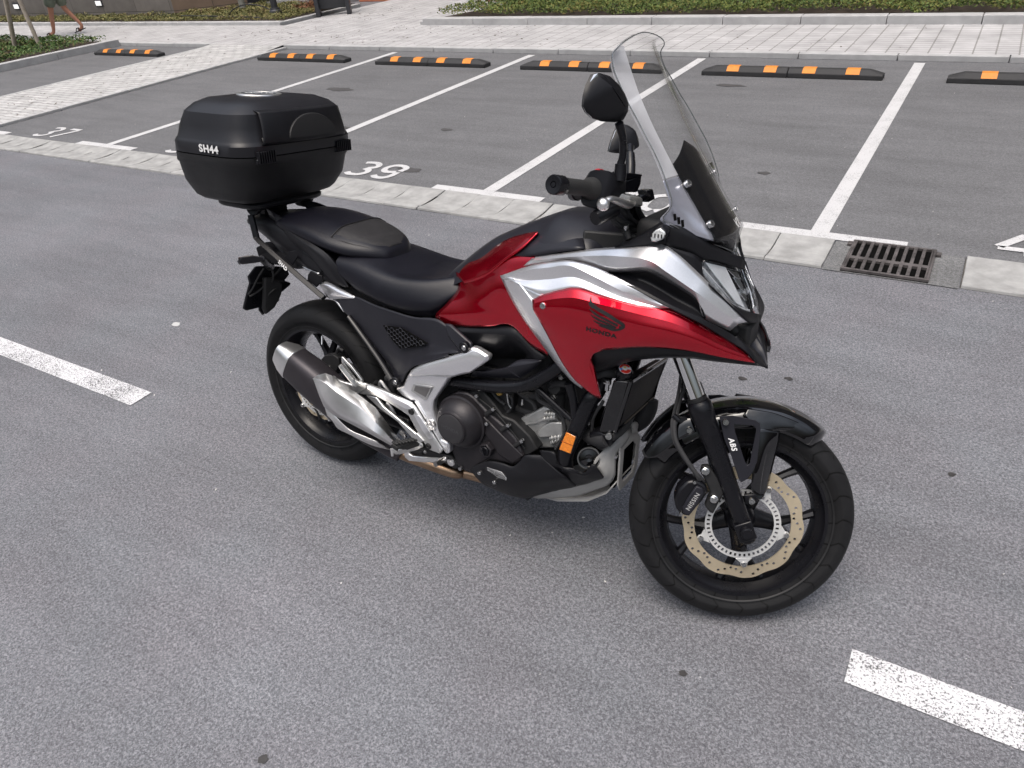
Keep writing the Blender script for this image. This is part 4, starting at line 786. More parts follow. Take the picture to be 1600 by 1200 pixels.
# mirrors
for s in (1, -1):
    if s == 1:
        stem = [(1.0945,-0.2150,1.1492),(1.0940,-0.2150,1.1647),(1.0927,-0.2180,1.1862),(1.0949,-0.2220,1.2052),(1.0906,-0.2350,1.2390),(1.0786,-0.2550,1.2682)]
    else: stem = [(1.1254,0.2150,1.1814),(1.1231,0.2250,1.2105),(1.1186,0.2450,1.2435),(1.1167,0.2750,1.2651)]
    mi = part('mirror', (lambda bm: (tube(bm, stem, [.0125, .0125, .009, .0085, .009, .010][:len(stem)] if s == 1 else [.0105, .0075, .008, .012], 12, 5), bm)[1])(new()), M_blackm, hb)
    bm = new(); tube(bm, stem[:2]+[stem[2]], [.0145, .0145, .013], 12, 4, smooth=False); part('mirror_sleeve', bm, M_blackm, mi)
    # housing: domed shell
    if s == 1: out_ = [(1.0142,-0.3100,1.3556),(1.0262,-0.3100,1.3597),(1.0442,-0.2950,1.3583),(1.0646,-0.2750,1.3467),(1.0804,-0.2550,1.3314),(1.0894,-0.2450,1.3115),(1.0900,-0.2400,1.2923),(1.0827,-0.2450,1.2742),(1.0693,-0.2600,1.2685),(1.0458,-0.2900,1.2648),(1.0240,-0.3100,1.2671),(1.0098,-0.3250,1.2763),(1.0028,-0.3350,1.2864),(1.0024,-0.3350,1.3061),(1.0059,-0.3300,1.3301)]
    else: out_ = [(1.0738,0.3100,1.3090),(1.0832,0.3200,1.3254),(1.0946,0.3300,1.3318),(1.1076,0.3450,1.3265),(1.1222,0.3600,1.3092),(1.1277,0.3700,1.2955),(1.1281,0.3650,1.2766),(1.1203,0.3450,1.2643),(1.1073,0.3200,1.2531),(1.0872,0.3050,1.2469),(1.0736,0.3000,1.2461),(1.0623,0.2900,1.2485),(1.0629,0.2900,1.2557),(1.0663,0.2950,1.2793)]
    c_ = sum((Vector(p) for p in out_), Vector())/len(out_); bm = new(); dome = Vector((.022, -.002, .0)) if s == 1 else Vector((.035, .0, 0)); n = len(out_)
    rings = []; e1, e2 = (Vector(out_[1]), Vector(out_[6])) if s == 1 else (Vector(out_[2]), Vector(out_[7])); k1, k2 = c_.lerp(e1, .5), c_.lerp(e2, .5)
    def near(p):
        t = max(0, min(1, (p-k1).dot(k2-k1)/(k2-k1).length_squared)); return k1.lerp(k2, t)
    for f, h in ((.97, -.3), (.98, 0), (.92, .25), (.70, .55), (.38, .82), (.02, 1.0)): rings.append([bm.verts.new(near(Vector(p))+(Vector(p)-near(Vector(p)))*f+dome*h) for p in out_])
    for a, b_ in zip(rings, rings[1:]):
        for i in range(n): bm.faces.new((a[i], a[(i+1) % n], b_[(i+1) % n], b_[i]))
    bmesh.ops.remove_doubles(bm, verts=bm.verts, dist=.0012); part('mirror_housing', bm, M_black, mi, auto=40)
    bm = new(); bm.faces.new([bm.verts.new(c_+(Vector(p)-c_)*.97+dome*-.2) for p in out_]); bmesh.ops.recalc_face_normals(bm, faces=bm.faces); g_ = part('mirror_glass', bm, M_mirror, mi, smooth=False, solid=.002, off=0)

# ---------------- body work ----------------
# red tank side
panel('tank_side', [[(0.6207,-0.0600,0.8606),(0.7233,-0.1100,0.8865),(0.7838,-0.1220,0.9161),(0.8363,-0.1320,0.9449),(0.8805,-0.1380,0.9621),(0.9453,-0.1480,0.9746)],
 [(0.6437,-0.0850,0.8553),(0.7380,-0.1250,0.8705),(0.7946,-0.1380,0.8984),(0.8415,-0.1460,0.9226),(0.8857,-0.1520,0.9419),(0.9527,-0.1600,0.9634)],
 [(0.6658,-0.1100,0.8233),(0.7551,-0.1500,0.8393),(0.8149,-0.1620,0.8683),(0.8561,-0.1680,0.8882),(0.8991,-0.1720,0.8864),(0.9635,-0.1750,0.8990)],
 [(0.6416,-0.1350,0.7809),(0.7463,-0.1600,0.7991),(0.8174,-0.1690,0.8159),(0.8679,-0.1730,0.8271),(0.9199,-0.1780,0.8209),(0.9766,-0.1800,0.8153)],
 [(0.6053,-0.1420,0.7380),(0.7375,-0.1640,0.7681),(0.8193,-0.1720,0.7874),(0.8771,-0.1740,0.7963),(0.9380,-0.1800,0.7800),(0.9914,-0.1830,0.7745)],
 [(0.6454,-0.1460,0.7196),(0.7408,-0.1600,0.7386),(0.8172,-0.1690,0.7597),(0.8889,-0.1730,0.7801),(0.9537,-0.1780,0.7405),(1.0121,-0.1820,0.7241)]], M_red, th=.004, nu=6, nv=4, auto=24)
panel('tank_trim', [[(0.6159,-0.0520,0.8598),(0.6692,-0.0620,0.8961),(0.7209,-0.0680,0.9227),(0.8106,-0.0800,0.9826),(0.8738,-0.0900,1.0103),(0.9224,-0.0990,1.0266)],
 [(0.6400,-0.0800,0.8553),(0.6992,-0.0980,0.8851),(0.7550,-0.1080,0.9172),(0.8388,-0.1140,0.9711),(0.8901,-0.1130,1.0054),(0.9253,-0.1040,1.0267)],
 [(0.6942,-0.1200,0.8502),(0.7437,-0.1300,0.8691),(0.7931,-0.1390,0.8965),(0.8510,-0.1420,0.9496),(0.8999,-0.1380,0.9874),(0.9291,-0.1120,1.0268)]], M_red, th=.004, nu=6, nv=4, auto=24)
# black storage lid: symmetric loft
def loft_sym(name, st, m, parent=None, nu=5, nv=5, capf=True, auto=40, th=0):
    """stations: (x, [(y, z[, dx])...]) from the centre line down the right side"""
    rows = []
    for x, pr in st:
        r = [Vector((x+(p[2] if len(p) > 2 else 0), -p[0], p[1])) for p in pr]; rows.append(r+[Vector((v.x, -v.y, v.z)) for v in reversed(r[1:])] if False else [Vector((v.x, -v.y, v.z)) for v in reversed(r[1:])]+r)
    G = grid(rows, nu, nv); bm = mesh_from_grid(G)
    if capf:
        bm.verts.ensure_lookup_table(); k = len(G[0]); bm.faces.new(bm.verts[:k]); bm.faces.new(bm.verts[-k:][::-1])
    orient(bm, (0, 0, 1)); return rawobj(name, bm, m, parent or bike, th, auto=auto)
loft_sym('storage_lid', [(.585, [(0, .846), (.05, .835), (.075, .815), (.09, .79)]), (.62, [(0, .878), (.05, .866), (.08, .842), (.10, .815)]), (.72, [(0, .957), (.05, .944), (.085, .908), (.11, .87)]), (.81, [(0, 1.006), (.05, .996), (.095, .957), (.12, .91)]),
 (.87, [(0, 1.034), (.05, 1.026), (.105, .990), (.138, .945)]), (.92, [(0, 1.056), (.055, 1.048), (.115, 1.005), (.148, .96)]), (.965, [(0, 1.072), (.065, 1.066), (.125, 1.022), (.155, .975)]), (1.01, [(0, 1.075), (.07, 1.066), (.13, 1.030), (.158, .985)]),
 (1.06, [(0, 1.068), (.07, 1.058), (.125, 1.030), (.156, .99)]), (1.10, [(0, 1.045), (.07, 1.038), (.12, 1.018), (.15, .985)]), (1.15, [(0, .99), (.07, .985), (.11, .975), (.145, .96)])], M_smoke, auto=26)
panel('lid_side', [[(0.8647,-0.1280,0.9593),(0.9124,-0.1100,1.0074),(0.9530,-0.0880,1.0381),(0.9828,-0.0780,1.0459),(1.0154,-0.0860,1.0438),(1.0671,-0.1180,1.0330)], [(0.8717,-0.1360,0.9593),(0.9248,-0.1360,0.9910),(0.9755,-0.1320,1.0165),(1.0113,-0.1280,1.0270),(1.0432,-0.1300,1.0290),(1.0826,-0.1420,1.0268)], [(0.8786,-0.1380,0.9579),(0.9337,-0.1500,0.9732),(0.9908,-0.1570,0.9916),(1.0267,-0.1600,1.0031),(1.0612,-0.1620,1.0128),(1.0939,-0.1620,1.0217)]], M_smoke, th=.004, nu=4, nv=3, lu=True, auto=12)
# seam on the lid and keyhole
bm = new(); q_ = [(0.9354,-0.0600,1.0309),(0.9428,-0.0450,1.0434),(0.9510,-0.0150,1.0581),(0.9510,-0.0200,1.0542),(0.9494,-0.0500,1.0420),(0.9438,-0.0620,1.0324)]; prism(bm, [Vector(p)+Vector((0, -.002, .004)) for p in q_], (0, .004, -.006)); part('lid_seam', bm, M_pit)
# seats
loft_sym('rider_seat', [(.22, [(0, .866), (.09, .864), (.140, .848), (.150, .81), (.13, .79)]), (.30, [(0, .862), (.09, .860), (.145, .843), (.160, .79), (.14, .757)]), (.38, [(0, .848), (.09, .846), (.150, .831), (.168, .77), (.145, .738)]), (.46, [(0, .830), (.085, .829), (.146, .824), (.168, .76), (.145, .728)]),
 (.54, [(0, .830), (.075, .830), (.132, .828), (.160, .765), (.14, .725)]), (.60, [(0, .840), (.065, .840), (.112, .836), (.145, .775), (.13, .738)]), (.65, [(0, .854), (.05, .853), (.085, .846), (.118, .805), (.112, .785)]), (.678, [(0, .855), (.04, .853), (.07, .842), (.09, .825), (.085, .812)])], M_seat, auto=60)
loft_sym('passenger_seat', [(-.105, [(0, .925), (.06, .922), (.095, .915), (.10, .902), (.09, .89)]), (-.06, [(0, .946), (.06, .944), (.108, .930), (.116, .905), (.10, .885)]), (.02, [(0, .951), (.07, .949), (.122, .932), (.132, .903), (.11, .885)]), (.10, [(0, .946), (.075, .944), (.132, .922), (.142, .890), (.12, .87)]),
 (.18, [(0, .935), (.08, .932), (.136, .906), (.146, .878), (.12, .86)]), (.25, [(0, .920), (.08, .916), (.124, .893), (.132, .866), (.11, .85)]), (.31, [(0, .900), (.068, .896), (.095, .882), (.102, .862), (.09, .845)]), (.348, [(0, .878), (.045, .875), (.062, .866), (.066, .852), (.055, .84)]), (.360, [(0, .856), (.03, .855), (.042, .851), (.045, .845), (.04, .84)])], M_seat, auto=60)
bm = mesh_from_grid(grid([[Vector((x, y, z)) for y, z in pr] for x, pr in ((.19, [(-.128, .910), (-.08, .9325), (0, .9355), (.08, .9325), (.128, .910)]), (.25, [(-.119, .898), (-.078, .9185), (0, .9225), (.078, .9185), (.119, .898)]), (.31, [(-.090, .887), (-.060, .899), (0, .9025), (.060, .899), (.090, .887)]), (.344, [(-.058, .870), (-.038, .879), (0, .8825), (.038, .879), (.058, .870)]))], 5, 5)); orient(bm, (0, 0, 1)); rawobj('seat_insert', bm, M_seatg, bike, .003)
bm = new(); tube(bm, [(.19, -.128, .9115), (.19, -.08, .934), (.19, 0, .937), (.19, .08, .934), (.19, .128, .9115)], .0016, 6); part('seat_seam', bm, M_engd)
# tail cowl and grab rails
loft_sym('tail_cowl', [(-.27, [(0, .908), (.04, .908), (.07, .900), (.075, .885), (.06, .87)]), (-.20, [(0, .918), (.06, .918), (.095, .908), (.10, .885), (.08, .86)]), (-.10, [(0, .925), (.07, .925), (.110, .912), (.118, .865), (.10, .83)]), (0, [(0, .90), (.08, .90), (.118, .885), (.122, .83), (.10, .79)]), (.10, [(0, .86), (.08, .86), (.124, .845), (.125, .79), (.11, .76)]), (.2, [(0, .82), (.08, .82), (.125, .80), (.125, .76), (.11, .74)])], M_black, auto=45)
panel('grab_rail', [[(-0.0883,-0.0980,0.9230),(-0.0146,-0.1180,0.9108),(0.0584,-0.1330,0.8943),(0.1156,-0.1430,0.8840),(0.1682,-0.1500,0.8711),(0.2047,-0.1520,0.8516),(0.2351,-0.1500,0.8166),(0.2643,-0.1460,0.7685)], [(-0.0760,-0.1060,0.9126),(-0.0056,-0.1280,0.8989),(0.0691,-0.1450,0.8810),(0.1213,-0.1550,0.8702),(0.1662,-0.1600,0.8508),(0.1957,-0.1600,0.8280),(0.2243,-0.1560,0.7937),(0.2613,-0.1480,0.7657)], [(-0.0903,-0.0980,0.8984),(-0.0228,-0.1200,0.8800),(0.0448,-0.1350,0.8577),(0.1027,-0.1460,0.8410),(0.1372,-0.1500,0.8194),(0.1694,-0.1520,0.7972),(0.2019,-0.1500,0.7742),(0.2420,-0.1450,0.7625)]], M_black, th=.012, auto=50, bev=.002)
panel('tail_side', [[(-0.1625,-0.0750,0.9479),(-0.1103,-0.0950,0.9489),(-0.0549,-0.1050,0.9365),(-0.0092,-0.1120,0.9227)], [(-0.1373,-0.0850,0.9221),(-0.0917,-0.1050,0.9317),(-0.0623,-0.1120,0.9085),(0.0047,-0.1220,0.8808)], [(-0.1193,-0.0850,0.8919),(-0.0773,-0.1050,0.8979),(-0.0518,-0.1120,0.8814),(0.0119,-0.1220,0.8641)], [(-0.1113,-0.0800,0.8664),(-0.0857,-0.1000,0.8541),(-0.0344,-0.1100,0.8475),(0.0127,-0.1180,0.8348)]], M_black, th=.004, auto=30)
panel('tail_lower', [[(0.0162,-0.1200,0.8429),(0.0648,-0.1280,0.8451),(0.1142,-0.1320,0.8219),(0.1383,-0.1320,0.7887)], [(0.0217,-0.1200,0.8150),(0.0438,-0.1250,0.7944),(0.0855,-0.1280,0.7877),(0.1307,-0.1300,0.7833)]], M_blackm, th=.004)
panel('tail_cover', [[(0.1228,-0.1220,0.7510),(0.1568,-0.1260,0.7581),(0.2335,-0.1380,0.7484),(0.2914,-0.1460,0.7385)], [(0.1178,-0.1280,0.7408),(0.1519,-0.1320,0.7480),(0.2174,-0.1420,0.7376),(0.2826,-0.1480,0.7320)], [(0.1346,-0.1280,0.7220),(0.1675,-0.1340,0.7061),(0.2128,-0.1400,0.7157),(0.2597,-0.1440,0.7255)]], M_silver, th=.003, lv=True, auto=20)
panel('tail_cover', [[(0.1722,-0.1340,0.7051),(0.1892,-0.1350,0.6996),(0.2265,-0.1400,0.6737)], [(0.1774,-0.1340,0.7080),(0.1968,-0.1350,0.7029),(0.2303,-0.1400,0.6745)]], M_silver, th=.003, lv=True)
panel('tail_cover', [[(0.0314,-0.1180,0.7889),(0.0760,-0.1240,0.7851),(0.1234,-0.1300,0.7831)], [(0.0438,-0.1180,0.7782),(0.0749,-0.1240,0.7777),(0.1053,-0.1300,0.7753)]], M_silver, th=.003, lv=True)
# side panel: charcoal, with a honeycomb pocket
sp_ = panel('side_panel', [
 [(0.1733,-0.1350,0.7061),(0.2300,-0.1380,0.7190),(0.2908,-0.1460,0.7406),(0.3710,-0.1540,0.7333),(0.4566,-0.1600,0.7293),(0.5403,-0.1620,0.7276),(0.6186,-0.1600,0.7384),(0.6731,-0.1650,0.7243),(0.7593,-0.1760,0.6929)],
 [(0.2020,-0.1380,0.7016),(0.2530,-0.1430,0.6991),(0.3106,-0.1500,0.7048),(0.3860,-0.1580,0.6991),(0.4664,-0.1630,0.7020),(0.5422,-0.1660,0.7039),(0.6103,-0.1680,0.7043),(0.6682,-0.1710,0.6960),(0.7599,-0.1800,0.6800)],
 [(0.2269,-0.1400,0.6771),(0.2832,-0.1470,0.6627),(0.3493,-0.1540,0.6590),(0.4043,-0.1600,0.6687),(0.4658,-0.1650,0.6720),(0.5344,-0.1700,0.6696),(0.5992,-0.1730,0.6663),(0.6626,-0.1760,0.6707),(0.7260,-0.1820,0.6647)],
 [(0.2461,-0.1400,0.6649),(0.3235,-0.1500,0.6363),(0.3887,-0.1580,0.6214),(0.4223,-0.1630,0.6228),(0.4751,-0.1690,0.6251),(0.5261,-0.1740,0.6309),(0.5844,-0.1780,0.6450),(0.6434,-0.1800,0.6527),(0.7211,-0.1840,0.6632)],
 [(0.2911,-0.1420,0.6388),(0.3685,-0.1550,0.5918),(0.4198,-0.1640,0.5829),(0.4541,-0.1700,0.5852),(0.4925,-0.1760,0.5886),(0.5215,-0.1800,0.5893),(0.5508,-0.1840,0.6009),(0.5977,-0.1850,0.6230),(0.6867,-0.1860,0.6568)],
 [(0.4273,-0.1550,0.5330),(0.4365,-0.1600,0.5330),(0.4576,-0.1680,0.5292),(0.4822,-0.1740,0.5337),(0.5022,-0.1800,0.5450),(0.5232,-0.1840,0.5637),(0.5484,-0.1880,0.5832),(0.5948,-0.1880,0.6062),(0.6837,-0.1880,0.6483)],
 [(0.4334,-0.1580,0.5028),(0.4444,-0.1640,0.4957),(0.4637,-0.1720,0.4997),(0.4797,-0.1780,0.5042),(0.4963,-0.1840,0.5130),(0.5185,-0.1880,0.5482),(0.5474,-0.1900,0.5779),(0.5917,-0.1900,0.6004),(0.6830,-0.1900,0.6452)]], M_smoke, th=.004, nu=4, nv=4, auto=20)
hz = [(0.4261,-0.1700,0.6804),(0.5008,-0.1720,0.6894),(0.6070,-0.1800,0.6660),(0.5864,-0.1800,0.6526),(0.4984,-0.1800,0.6242),(0.4638,-0.1760,0.6443)]
plate('mesh_inset', [Vector(p)+Vector((0, -.0045, 0)) for p in hz], .004, M_pit, sp_[0], 0)
_n = (Vector(hz[2])-Vector(hz[0])).cross(Vector(hz[4])-Vector(hz[0]))
bm = new(); e0 = Vector(hz[0]); ux = (Vector(hz[2])-e0); uz = (Vector(hz[4])-e0)
from mathutils.geometry import intersect_point_tri_2d
def inpoly(p, poly):
    c = False; j = len(poly)-1
    for i in range(len(poly)):
        if ((poly[i][2] > p.z) != (poly[j][2] > p.z)) and p.x < (poly[j][0]-poly[i][0])*(p.z-poly[i][2])/(poly[j][2]-poly[i][2])+poly[i][0]: c = not c
        j = i
    return c
hx = .0078
for i in range(-2, 26):
    for j in range(-2, 20):
        cx_ = e0.x-.02+i*hx*1.5*1.0; cz_ = hz[4][2]-.01+j*hx*1.732+(hx*.866 if i % 2 else 0)
        y = hz[0][1]-(_n.x*(cx_-hz[0][0])+_n.z*(cz_-hz[0][2]))/_n.y-.0055
        for k in range(3):
            a0, a1 = R_(60*k), R_(60*k+60); p = Vector((cx_+hx*math.cos(a0), y, cz_+hx*math.sin(a0))); q_ = Vector((cx_+hx*math.cos(a1), y, cz_+hx*math.sin(a1)))
            if inpoly(p, hz) and inpoly(q_, hz): tube(bm, [p, q_], .0013, 5, smooth=False, cap=False)
part('honeycomb', bm, M_smoke, sp_[0])
# strut from tail to pivot and its bolts
bm = new(); tube(bm, [(0.2587,-0.1500,0.6685),(0.3037,-0.1560,0.6339),(0.3923,-0.1680,0.5616),(0.4525,-0.1780,0.5073)], [.0085, .010, .010, .011], 10, 5, flat=.8); part('subframe_rail', bm, M_blackm)
for p in [(0.4740,-0.1890,0.5071),(0.7433,-0.1910,0.6864)]:
    bm = new(); lathe(bm, [(0, .002), (.014, .002), (.0165, 0), (.0165, -.02), (0, -.02)], p, (0, -1, 0), 24); part('panel_boss', bm, M_blackm)
bolts('panel_bolt', [(0.4776,-0.1930,0.5088),(0.7467,-0.1950,0.6879)], M_bolt, bike, r=.0075, h=.003)
plate('panel_arm', [(0.6588,-0.1680,0.7330),(0.6799,-0.1680,0.7339),(0.7622,-0.1800,0.6985),(0.7621,-0.1860,0.6790),(0.7408,-0.1880,0.6703),(0.7208,-0.1860,0.6729),(0.6723,-0.1760,0.7059)], .012, M_smoke, None, .004)
# black air box cover below the red tank side
panel('airbox_cover', [[(0.6576,-0.1500,0.7148),(0.7758,-0.1600,0.7463),(0.8816,-0.1660,0.7730),(0.9152,-0.1670,0.7604),(0.9545,-0.1680,0.7312),(1.0001,-0.1680,0.7087)], [(0.6982,-0.1580,0.7135),(0.7866,-0.1640,0.7312),(0.8773,-0.1680,0.7447),(0.9123,-0.1680,0.7391),(0.9550,-0.1680,0.7102),(0.9831,-0.1670,0.6972)], [(0.7344,-0.1500,0.6816),(0.8028,-0.1580,0.7146),(0.8748,-0.1640,0.7382),(0.9049,-0.1620,0.7283),(0.9327,-0.1560,0.7007),(0.9216,-0.1500,0.6815)], [(0.7869,-0.1350,0.6436),(0.8160,-0.1350,0.6506),(0.8650,-0.1350,0.6624),(0.8969,-0.1350,0.6665),(0.9183,-0.1380,0.6764),(0.9234,-0.1400,0.6784)]], M_black, th=.004, auto=20, nu=4, nv=3, lv=True)
panel('airbox_cover', [[(0.7488,-0.1600,0.6072),(0.8051,-0.1620,0.6221),(0.8677,-0.1640,0.6471),(0.9147,-0.1640,0.6813),(0.9763,-0.1650,0.6966),(0.9833,-0.1640,0.6961)], [(0.7551,-0.1660,0.6072),(0.8133,-0.1680,0.6208),(0.8716,-0.1700,0.6455),(0.8795,-0.1700,0.6512),(0.9379,-0.1700,0.6747),(0.9837,-0.1680,0.6959)], [(0.7441,-0.1600,0.5848),(0.8354,-0.1640,0.6061),(0.9130,-0.1660,0.6250),(0.9208,-0.1660,0.6289),(0.9551,-0.1660,0.6595),(0.9845,-0.1660,0.6936)]], M_smoke, th=.004, auto=20, nu=4, nv=3, lv=True)
# silver pivot plate
plate('frame_cover', [(0.4555,-0.1720,0.4732),(0.4933,-0.1780,0.4939),(0.5187,-0.1840,0.5379),(0.5406,-0.1870,0.5655),(0.5850,-0.1890,0.5978),(0.7431,-0.1900,0.6707),(0.7617,-0.1840,0.6896),(0.7799,-0.1840,0.6881),(0.8219,-0.1800,0.6733),(0.8184,-0.1820,0.6606),(0.7590,-0.1880,0.6078),(0.7083,-0.1910,0.5866),(0.6842,-0.1910,0.5709),(0.6697,-0.1900,0.5494),(0.6488,-0.1900,0.5185),(0.6267,-0.1920,0.4856),(0.6217,-0.1930,0.4566),(0.6321,-0.1940,0.4195),(0.6476,-0.1950,0.3919),(0.6531,-0.1950,0.3605),(0.6785,-0.1900,0.3537),(0.6811,-0.1920,0.3179),(0.6657,-0.1930,0.3099),(0.6055,-0.1940,0.3868),(0.5522,-0.1920,0.4607),(0.5315,-0.1900,0.4549),(0.4902,-0.1800,0.4590)], .028, M_silver, None, .007)[0]
bm = new()
panel('frame_cover_rib', [[(0.5452,-0.1925,0.5668),(0.6170,-0.1950,0.6087),(0.7471,-0.1955,0.6699),(0.7834,-0.1890,0.6888),(0.8225,-0.1850,0.6742)], [(0.5438,-0.1970,0.5583),(0.6204,-0.2000,0.5981),(0.7290,-0.2000,0.6417),(0.7724,-0.1970,0.6585),(0.8012,-0.1920,0.6474)], [(0.5336,-0.1940,0.5447),(0.6154,-0.1955,0.5683),(0.6944,-0.1955,0.5829),(0.7284,-0.1950,0.5989),(0.7620,-0.1920,0.6130)]], M_silver, th=.003, both=False, auto=50)
fc = [o for o in C.objects if o.name.startswith('frame_cover')][0]
plate('recess', [(0.5543,-0.1955,0.5250),(0.6272,-0.1955,0.5352),(0.6007,-0.1965,0.4822),(0.5938,-0.1965,0.4803),(0.5419,-0.1965,0.4981)], .003, M_silver2, fc, .002)
plate('recess_floor', [(0.5621,-0.1968,0.5216),(0.6213,-0.1968,0.5303),(0.6006,-0.1974,0.4925),(0.5545,-0.1974,0.5019)], .002, M_steeld, fc, .001)
plate('rib_strip', [(0.5521,-0.1945,0.4638),(0.5648,-0.1955,0.4677),(0.6005,-0.1970,0.4237),(0.5962,-0.1970,0.4122)], .004, M_silver, fc, .0015)
bm = new(); c0 = [(0.6185,-0.1980,0.4017)][0]; lathe(bm, [(.0, .001), (.006, .001), (.0065, .003), (.009, .003), (.0095, 0), (.0145, 0), (.015, .0035), (.0175, .003), (.018, -.004)], c0, (0, -1, 0), 30)
for k in range(5):
    a = k*1.2566; box(bm, (-.0016, -.0035, .006), (.0016, 0, .016), Matrix.Translation(c0) @ Matrix.Rotation(a, 4, 'Y'))
part('pivot_cap', bm, M_steel, fc)
# pillion peg hanger (right)
hg = plate('footpeg_hanger', [(0.3275,-0.2050,0.4394),(0.3448,-0.2050,0.4589),(0.3709,-0.2050,0.4774),(0.4547,-0.2050,0.4698),(0.5468,-0.2070,0.4599),(0.5627,-0.2080,0.4482),(0.6631,-0.2080,0.3263),(0.6545,-0.2080,0.3150),(0.6131,-0.2080,0.3162),(0.5887,-0.2080,0.3401),(0.5359,-0.2070,0.4133),(0.5211,-0.2060,0.4168),(0.4899,-0.2050,0.4260),(0.4035,-0.2050,0.4434),(0.3319,-0.2050,0.4322)], .014, M_silver2, None, .004)[0]
plate('hanger_strut', [(0.3556,-0.2030,0.4336),(0.4014,-0.2030,0.4399),(0.4288,-0.2030,0.4140),(0.5568,-0.2050,0.3582),(0.5911,-0.2050,0.3415),(0.5738,-0.2050,0.3254),(0.5458,-0.2050,0.3336),(0.4853,-0.2040,0.3761),(0.4128,-0.2030,0.4010)], .012, M_silver2, hg, .003)
plate('hanger_ridge', [(0.3682,-0.2070,0.4721),(0.3854,-0.2090,0.4763),(0.5443,-0.2110,0.4564),(0.5578,-0.2110,0.4480),(0.5480,-0.2110,0.4412),(0.5290,-0.2110,0.4378),(0.3740,-0.2090,0.4620)], .003, M_silver, hg, .001)
plate('hanger_ridge', [(0.5598,-0.2095,0.4255),(0.5848,-0.2115,0.4296),(0.6366,-0.2115,0.3673),(0.6162,-0.2095,0.3558),(0.5898,-0.2095,0.3809)], .003, M_silver, hg, .001)
plate('peg_block', [(0.5495,-0.2120,0.3380),(0.5700,-0.2120,0.3655),(0.5968,-0.2120,0.3446),(0.5798,-0.2120,0.3329)], .016, M_silver2, hg, .002)
for p in [(0.5495,-0.2095,0.4328),(0.6126,-0.2095,0.3295)]:
    bm = new(); lathe(bm, [(0, .001), (.0035, .001), (.0045, .003), (.008, .003), (.009, 0), (.0105, 0), (.011, -.003)], p, (0, -1, 0), 20); part('hanger_bolt', bm, M_engd, hg)
bolts('hanger_bolt', [(0.5919,-0.2000,0.2990),(0.5101,-0.2000,0.3285)], M_bolt, hg)
pp = plate('passenger_footpeg', [(0.2060,-0.2250,0.4535),(0.2177,-0.2250,0.4681),(0.2373,-0.2250,0.4713),(0.2794,-0.2200,0.4669),(0.3119,-0.2150,0.4659),(0.3300,-0.2100,0.4400),(0.3219,-0.2100,0.4301),(0.3000,-0.2120,0.4269),(0.2809,-0.2160,0.4330),(0.2331,-0.2240,0.4467),(0.2122,-0.2250,0.4454)], .014, M_silver2, None, .004)[0]
bm = new(); lathe(bm, [(0, .003), (.004, .003), (.006, .001), (.010, 0), (.0115, -.004), (.012, -.02), (0, -.02)], [(0.2270,-0.2280,0.4613)][0], (0, -1, 0), 24); part('peg_pivot', bm, M_steel, pp)
plate('recess', [(0.2507,-0.2260,0.4560),(0.2607,-0.2260,0.4594),(0.2935,-0.2220,0.4504),(0.2920,-0.2220,0.4454)], .002, M_steeld, pp, 0)
plate('heel_guard', [(0.2707,-0.2120,0.5522),(0.2772,-0.2120,0.5527),(0.3076,-0.2080,0.5281),(0.3475,-0.2060,0.4887),(0.3498,-0.2060,0.4667),(0.3276,-0.2060,0.4531),(0.3117,-0.2060,0.4565),(0.2908,-0.2080,0.4824),(0.2752,-0.2100,0.5133),(0.2694,-0.2110,0.5348)], .009, M_silver2, pp, .002, holes=[[(0.2796,-0.2115,0.5375),(0.3030,-0.2090,0.5199),(0.3386,-0.2065,0.4866),(0.3356,-0.2065,0.4802),(0.3152,-0.2065,0.4843),(0.2939,-0.2080,0.5097)]])
bm = new(); tube(bm, [(0.2885,-0.2360,0.5367),(0.2965,-0.2310,0.5209),(0.3250,-0.2220,0.4816),(0.3290,-0.2160,0.4651)], [.0075, .0085, .0085, .008], 10, 4)
k_ = [(0.2986,-0.2360,0.5363),(0.3345,-0.2260,0.4913)]
for i in range(12):
    p = Vector(k_[0]).lerp(Vector(k_[1]), i/11); box(bm, (-.002, -.006, -.002), (.002, .006, .003), Matrix.Translation(p+Vector((0, 0, .004))))
part('folding_peg', bm, M_silver2, pp, bev=.0008)
plate('peg_hanger_arm', [(0.2979,-0.2140,0.4329),(0.3224,-0.2140,0.4853),(0.3429,-0.2120,0.4786),(0.3680,-0.2070,0.4794),(0.3665,-0.2070,0.4639),(0.3287,-0.2120,0.4328),(0.3164,-0.2140,0.4303)], .012, M_silver2, pp, .003)
# rider footpeg and brake pedal
fp = plate('footpeg', [(0.5452,-0.3050,0.3460),(0.5661,-0.3000,0.3586),(0.5765,-0.2350,0.3554),(0.5944,-0.2150,0.3410),(0.5755,-0.2300,0.3296),(0.5606,-0.2950,0.3420),(0.5482,-0.3000,0.3383)], .016, M_silver2, None, .003, vec=(.6, -.1, -.7))[0]
bm = new(); q_ = [(0.5489,-0.3120,0.3630),(0.5570,-0.3100,0.3695),(0.5670,-0.2620,0.3674),(0.5737,-0.2450,0.3655),(0.5856,-0.2400,0.3607),(0.5828,-0.2430,0.3508),(0.5566,-0.2900,0.3457),(0.5516,-0.3080,0.3529)]; prism(bm, q_, (.018, .004, -.010))
for i in range(7):
    p = Vector(q_[1]).lerp(Vector(q_[4]), (i+.5)/7)+Vector((0.0, 0, .003)); box(bm, (-.008, -.003, -.004), (.016, .003, .003), Matrix.Translation(p))
part('peg_rubber', bm, M_grip, fp, bev=.002)
bm = new(); tube(bm, [(0.5486,-0.3050,0.3471),(0.5499,-0.3060,0.3231)], [.0055, .004], 10, smooth=False); part('peg_feeler', bm, M_steel, fp)
